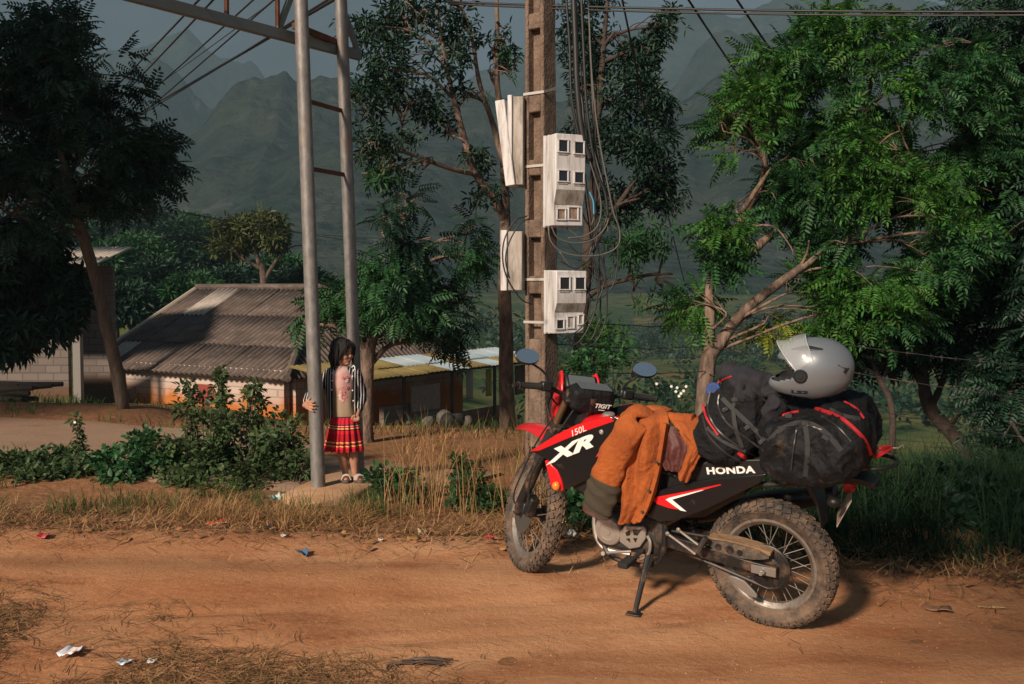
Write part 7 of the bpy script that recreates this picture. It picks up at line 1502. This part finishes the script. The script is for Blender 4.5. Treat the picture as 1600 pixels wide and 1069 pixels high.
# litter
def gnd(px, py):
    p = atz(px, py, .03)
    for _ in range(5):
        z = max(road_z(p.x, p.y) if p.y < road_far(p.x) else -9, gz(p.x, p.y)+rough(p.x, p.y)-.02); p = atz(px, py, z)
    return p
def litter(px, py, wx, wy, cols, label, rot=0.0, fold=.012, seed=0, cat='litter', name='wrapper', split=None):
    c = gnd(px, py); d = c.y; w1, w2 = wx*d/1600, wy*d/1600/(1.6/d)*1.0; w2 = min(w2, w1*1.4); root = empty(name, tuple(c), (0, 0, rot)); tag(root, label, cat)
    n_ = len(cols)
    for k, cc in enumerate(cols):
        q = MB(); u0, u1 = k/n_, (k+1)/n_
        q.grid(lambda u, v: Vector((lerp(-w1/2, w1/2, lerp(u0, u1, u)), lerp(-w2/2, w2/2, v), .008+fold*(fbm((lerp(u0, u1, u)*2.2+seed, v*2.2, seed), 3)+.6+abs(lerp(u0, u1, u)-.5)))), 6, 8)
        q.build('panel', mat('litter_%s_%d' % (label[:14].replace(' ', '_'), k), cc, .45), root, solid=.0015)
    return root
litter(344, 823, 26, 18, [(.65, .12, .04), (.70, .16, .06), (.72, .62, .58)], 'crumpled orange and white wrapper at the verge foot', R_(-60), .02, 1)
litter(432, 783, 22, 16, [(.10, .36, .38), (.30, .50, .48), (.62, .64, .60)], 'teal and white wrapper beside the footing slab', R_(35), .03, 2)
litter(67, 841, 17, 9, [(.45, .02, .04), (.55, .10, .12)], 'small dark red wrapper at the far left of the road', R_(10), .012, 3)
litter(472, 869, 16, 11, [(.03, .06, .12), (.06, .14, .24)], 'dark blue scrap of foil on the road below the slab', R_(25), .02, 4)
litter(113, 1025, 28, 14, [(.55, .62, .74), (.72, .62, .55), (.70, .66, .74)], 'folded pale printed paper in the straw at the lower left', R_(-15), .02, 5, name='paper_scrap')
litter(195, 1039, 18, 8, [(.28, .40, .52), (.60, .64, .68)], 'small blue paper scrap right of the folded printed paper', R_(-20), .008, 6, name='paper_scrap')
litter(237, 1037, 13, 8, [(.70, .66, .62)], 'round white bottle-top like scrap on the straw edge', 0, .006, 7, name='paper_scrap')
litter(444, 841, 8, 7, [(.72, .70, .68)], 'tiny white scrap below the verge, left of the dark foil', 0, .012, 8, name='paper_scrap')
litter(421, 831, 13, 9, [(.02, .02, .025)], 'small black scrap in the verge straw', R_(30), .03, 9, name='plastic_scrap')
litter(660, 836, 14, 8, [(.50, .42, .25), (.62, .58, .45)], 'pale yellow scrap in the verge between slab and front wheel', R_(15), .02, 10, name='paper_scrap')
litter(645, 843, 18, 6, [(.42, .24, .06)], 'ochre scrap at the verge foot near the front wheel', R_(5), .006, 11, name='paper_scrap')
litter(595, 847, 7, 6, [(.70, .66, .62)], 'tiny white scrap at the verge foot in front of the slab', 0, .01, 12, name='paper_scrap')
litter(764, 845, 9, 8, [(.45, .05, .06)], 'small red scrap left of the front tyre', R_(40), .02, 13, name='plastic_scrap')
litter(891, 846, 15, 20, [(.55, .56, .56), (.48, .50, .50)], 'crumpled clear plastic cup behind the front wheel', R_(20), .05, 14, name='plastic_scrap')
litter(1450, 776, 12, 8, [(.60, .62, .05)], 'bright yellow scrap glowing in the dark bank grass', R_(15), .02, 15, name='plastic_scrap')
litter(188, 815, 38, 5, [(.34, .20, .10), (.36, .22, .12)], 'pale stick of bark lying at the verge edge', R_(12), .006, 16, name='bark_strip')
litter(1465, 955, 40, 8, [(.26, .15, .09)], 'flat brown leaf on the road right of the rear wheel', R_(-15), .01, 17, name='large_leaf')
litter(1550, 952, 44, 3, [(.50, .33, .15), (.5, .33, .15)], 'yellow straw stalk on the road at the right edge', R_(-6), .004, 18, name='stalk')
# charred bundle of twigs near the bottom edge
c = gnd(668, 1040); root = empty('twig_bundle', tuple(c)); tag(root, 'dark charred bundle of twigs lying near the bottom edge of the road', 'twigs')
r3 = np.random.default_rng(5)
for k in range(26):
    a_ = R_(r3.normal(2, 9)); L = r3.uniform(.08, .17); o_ = Vector((r3.normal(0, .02), r3.normal(0, .014), .008+r3.uniform(0, .022))); d = Vector((math.cos(a_), math.sin(a_), r3.normal(0, .06)))*L/2
    q = MB(); q.tube([o_-d, o_+Vector((0, 0, .006)), o_+d], [.0035, .004, .002], 5); q.build('twig', m_barkd if k % 4 else m_bark, root)
q = MB(); q.tube(bez([Vector((-.07, 0, .012)), Vector((-.13, -.015, .02)), Vector((-.165, -.03, .012)), Vector((-.17, -.06, .006))], 8), [.006, .007, .007, .008, .008, .007, .006, .005, .004], 5); q.build('stalk', m_bark, root)
# unseen trees added to cast shade: left of the road and behind the camera
def shade_tree(b, lobes, label, seed):
    rng = np.random.default_rng(seed); b = Vector((b[0], b[1], gz(*b)-.1)); root = empty('added_shade_tree', tuple(b)); tag(root, label, 'tree'); q = MB(); top = Vector(max(lobes, key=lambda l: l[0][2])[0]); tp = bez([b, b.lerp(top, .5)+Vector((.2, .1, 0)), top], 14); q.tube([p-b for p in tp], [lerp(.22, .06, i/14) for i in range(15)], 9); PP, DD = [], []
    for c, r, n_ in lobes:
        P, D = lobe_points(c, r, n_, rng, -.1, .8, .5); PP.append(P); DD.append(D+rng.normal(0, .4, D.shape)+np.array([0, 0, -.2])); s = min(tp, key=lambda p: (p-Vector(c)).length+max(0, p.z-c[2]))
        q.tube([p-b for p in bez([s, s.lerp(Vector(c), .5)+Vector((0, 0, .2)), Vector(c)], 8)], [lerp(.08, .03, i/8) for i in range(9)], 7)
        for k in range(8):
            e = Vector(P[rng.integers(len(P))]); q.tube([p-b for p in bez([Vector(c), Vector(c).lerp(e, .5)+Vector((0, 0, .1)), e], 5)], [lerp(.03, .01, i/5) for i in range(6)], 5)
    q.build('trunk', m_bark, root, angle=180); leaf_cloud('crown', np.concatenate(PP), np.concatenate(DD), T_PIN, L_mid, root, rng, 1.8, 3.0, b)
shade_tree((-14.2, 4.6), [((-12.9, 5.2, 9.6), (2.6, 2.6, 2.6), 900), ((-13.2, 4.6, 12.4), (2.2, 2.2, 2.0), 520), ((-14.6, 5.0, 8.0), (2.0, 2.2, 1.8), 420)], 'broad unseen tree added to cast shade, outside the left edge of the picture', 301)
shade_tree((-2.9, -4.0), [((-1.9, -2.8, 5.9), (1.1, 1.1, 1.0), 110), ((-.6, -3.1, 6.3), (1.2, 1.2, 1.1), 120)], 'tall unseen tree added to cast shade from behind the camera', 302)
# ------------------------------------------------------------------ haze
mb = MB(); mb.box((0, 1300, 224), (6400, 2800, 496)); hz = mb.build('haze', None, smooth=False)
hm = bpy.data.materials.new('valley_haze'); hm.use_nodes = True; n = hm.node_tree.nodes; n.clear()
ho = n.new('ShaderNodeOutputMaterial'); pv = n.new('ShaderNodeVolumePrincipled'); pv.inputs['Color'].default_value = (0.25, 0.385, 0.48, 1); pv.inputs['Density'].default_value = 0.0008
pv.inputs['Anisotropy'].default_value = 0.0
hm.node_tree.links.new(pv.outputs[0], ho.inputs['Volume']); hz.data.materials.append(hm)
tag(hz, 'blue haze hanging in the valley air', kind='stuff')
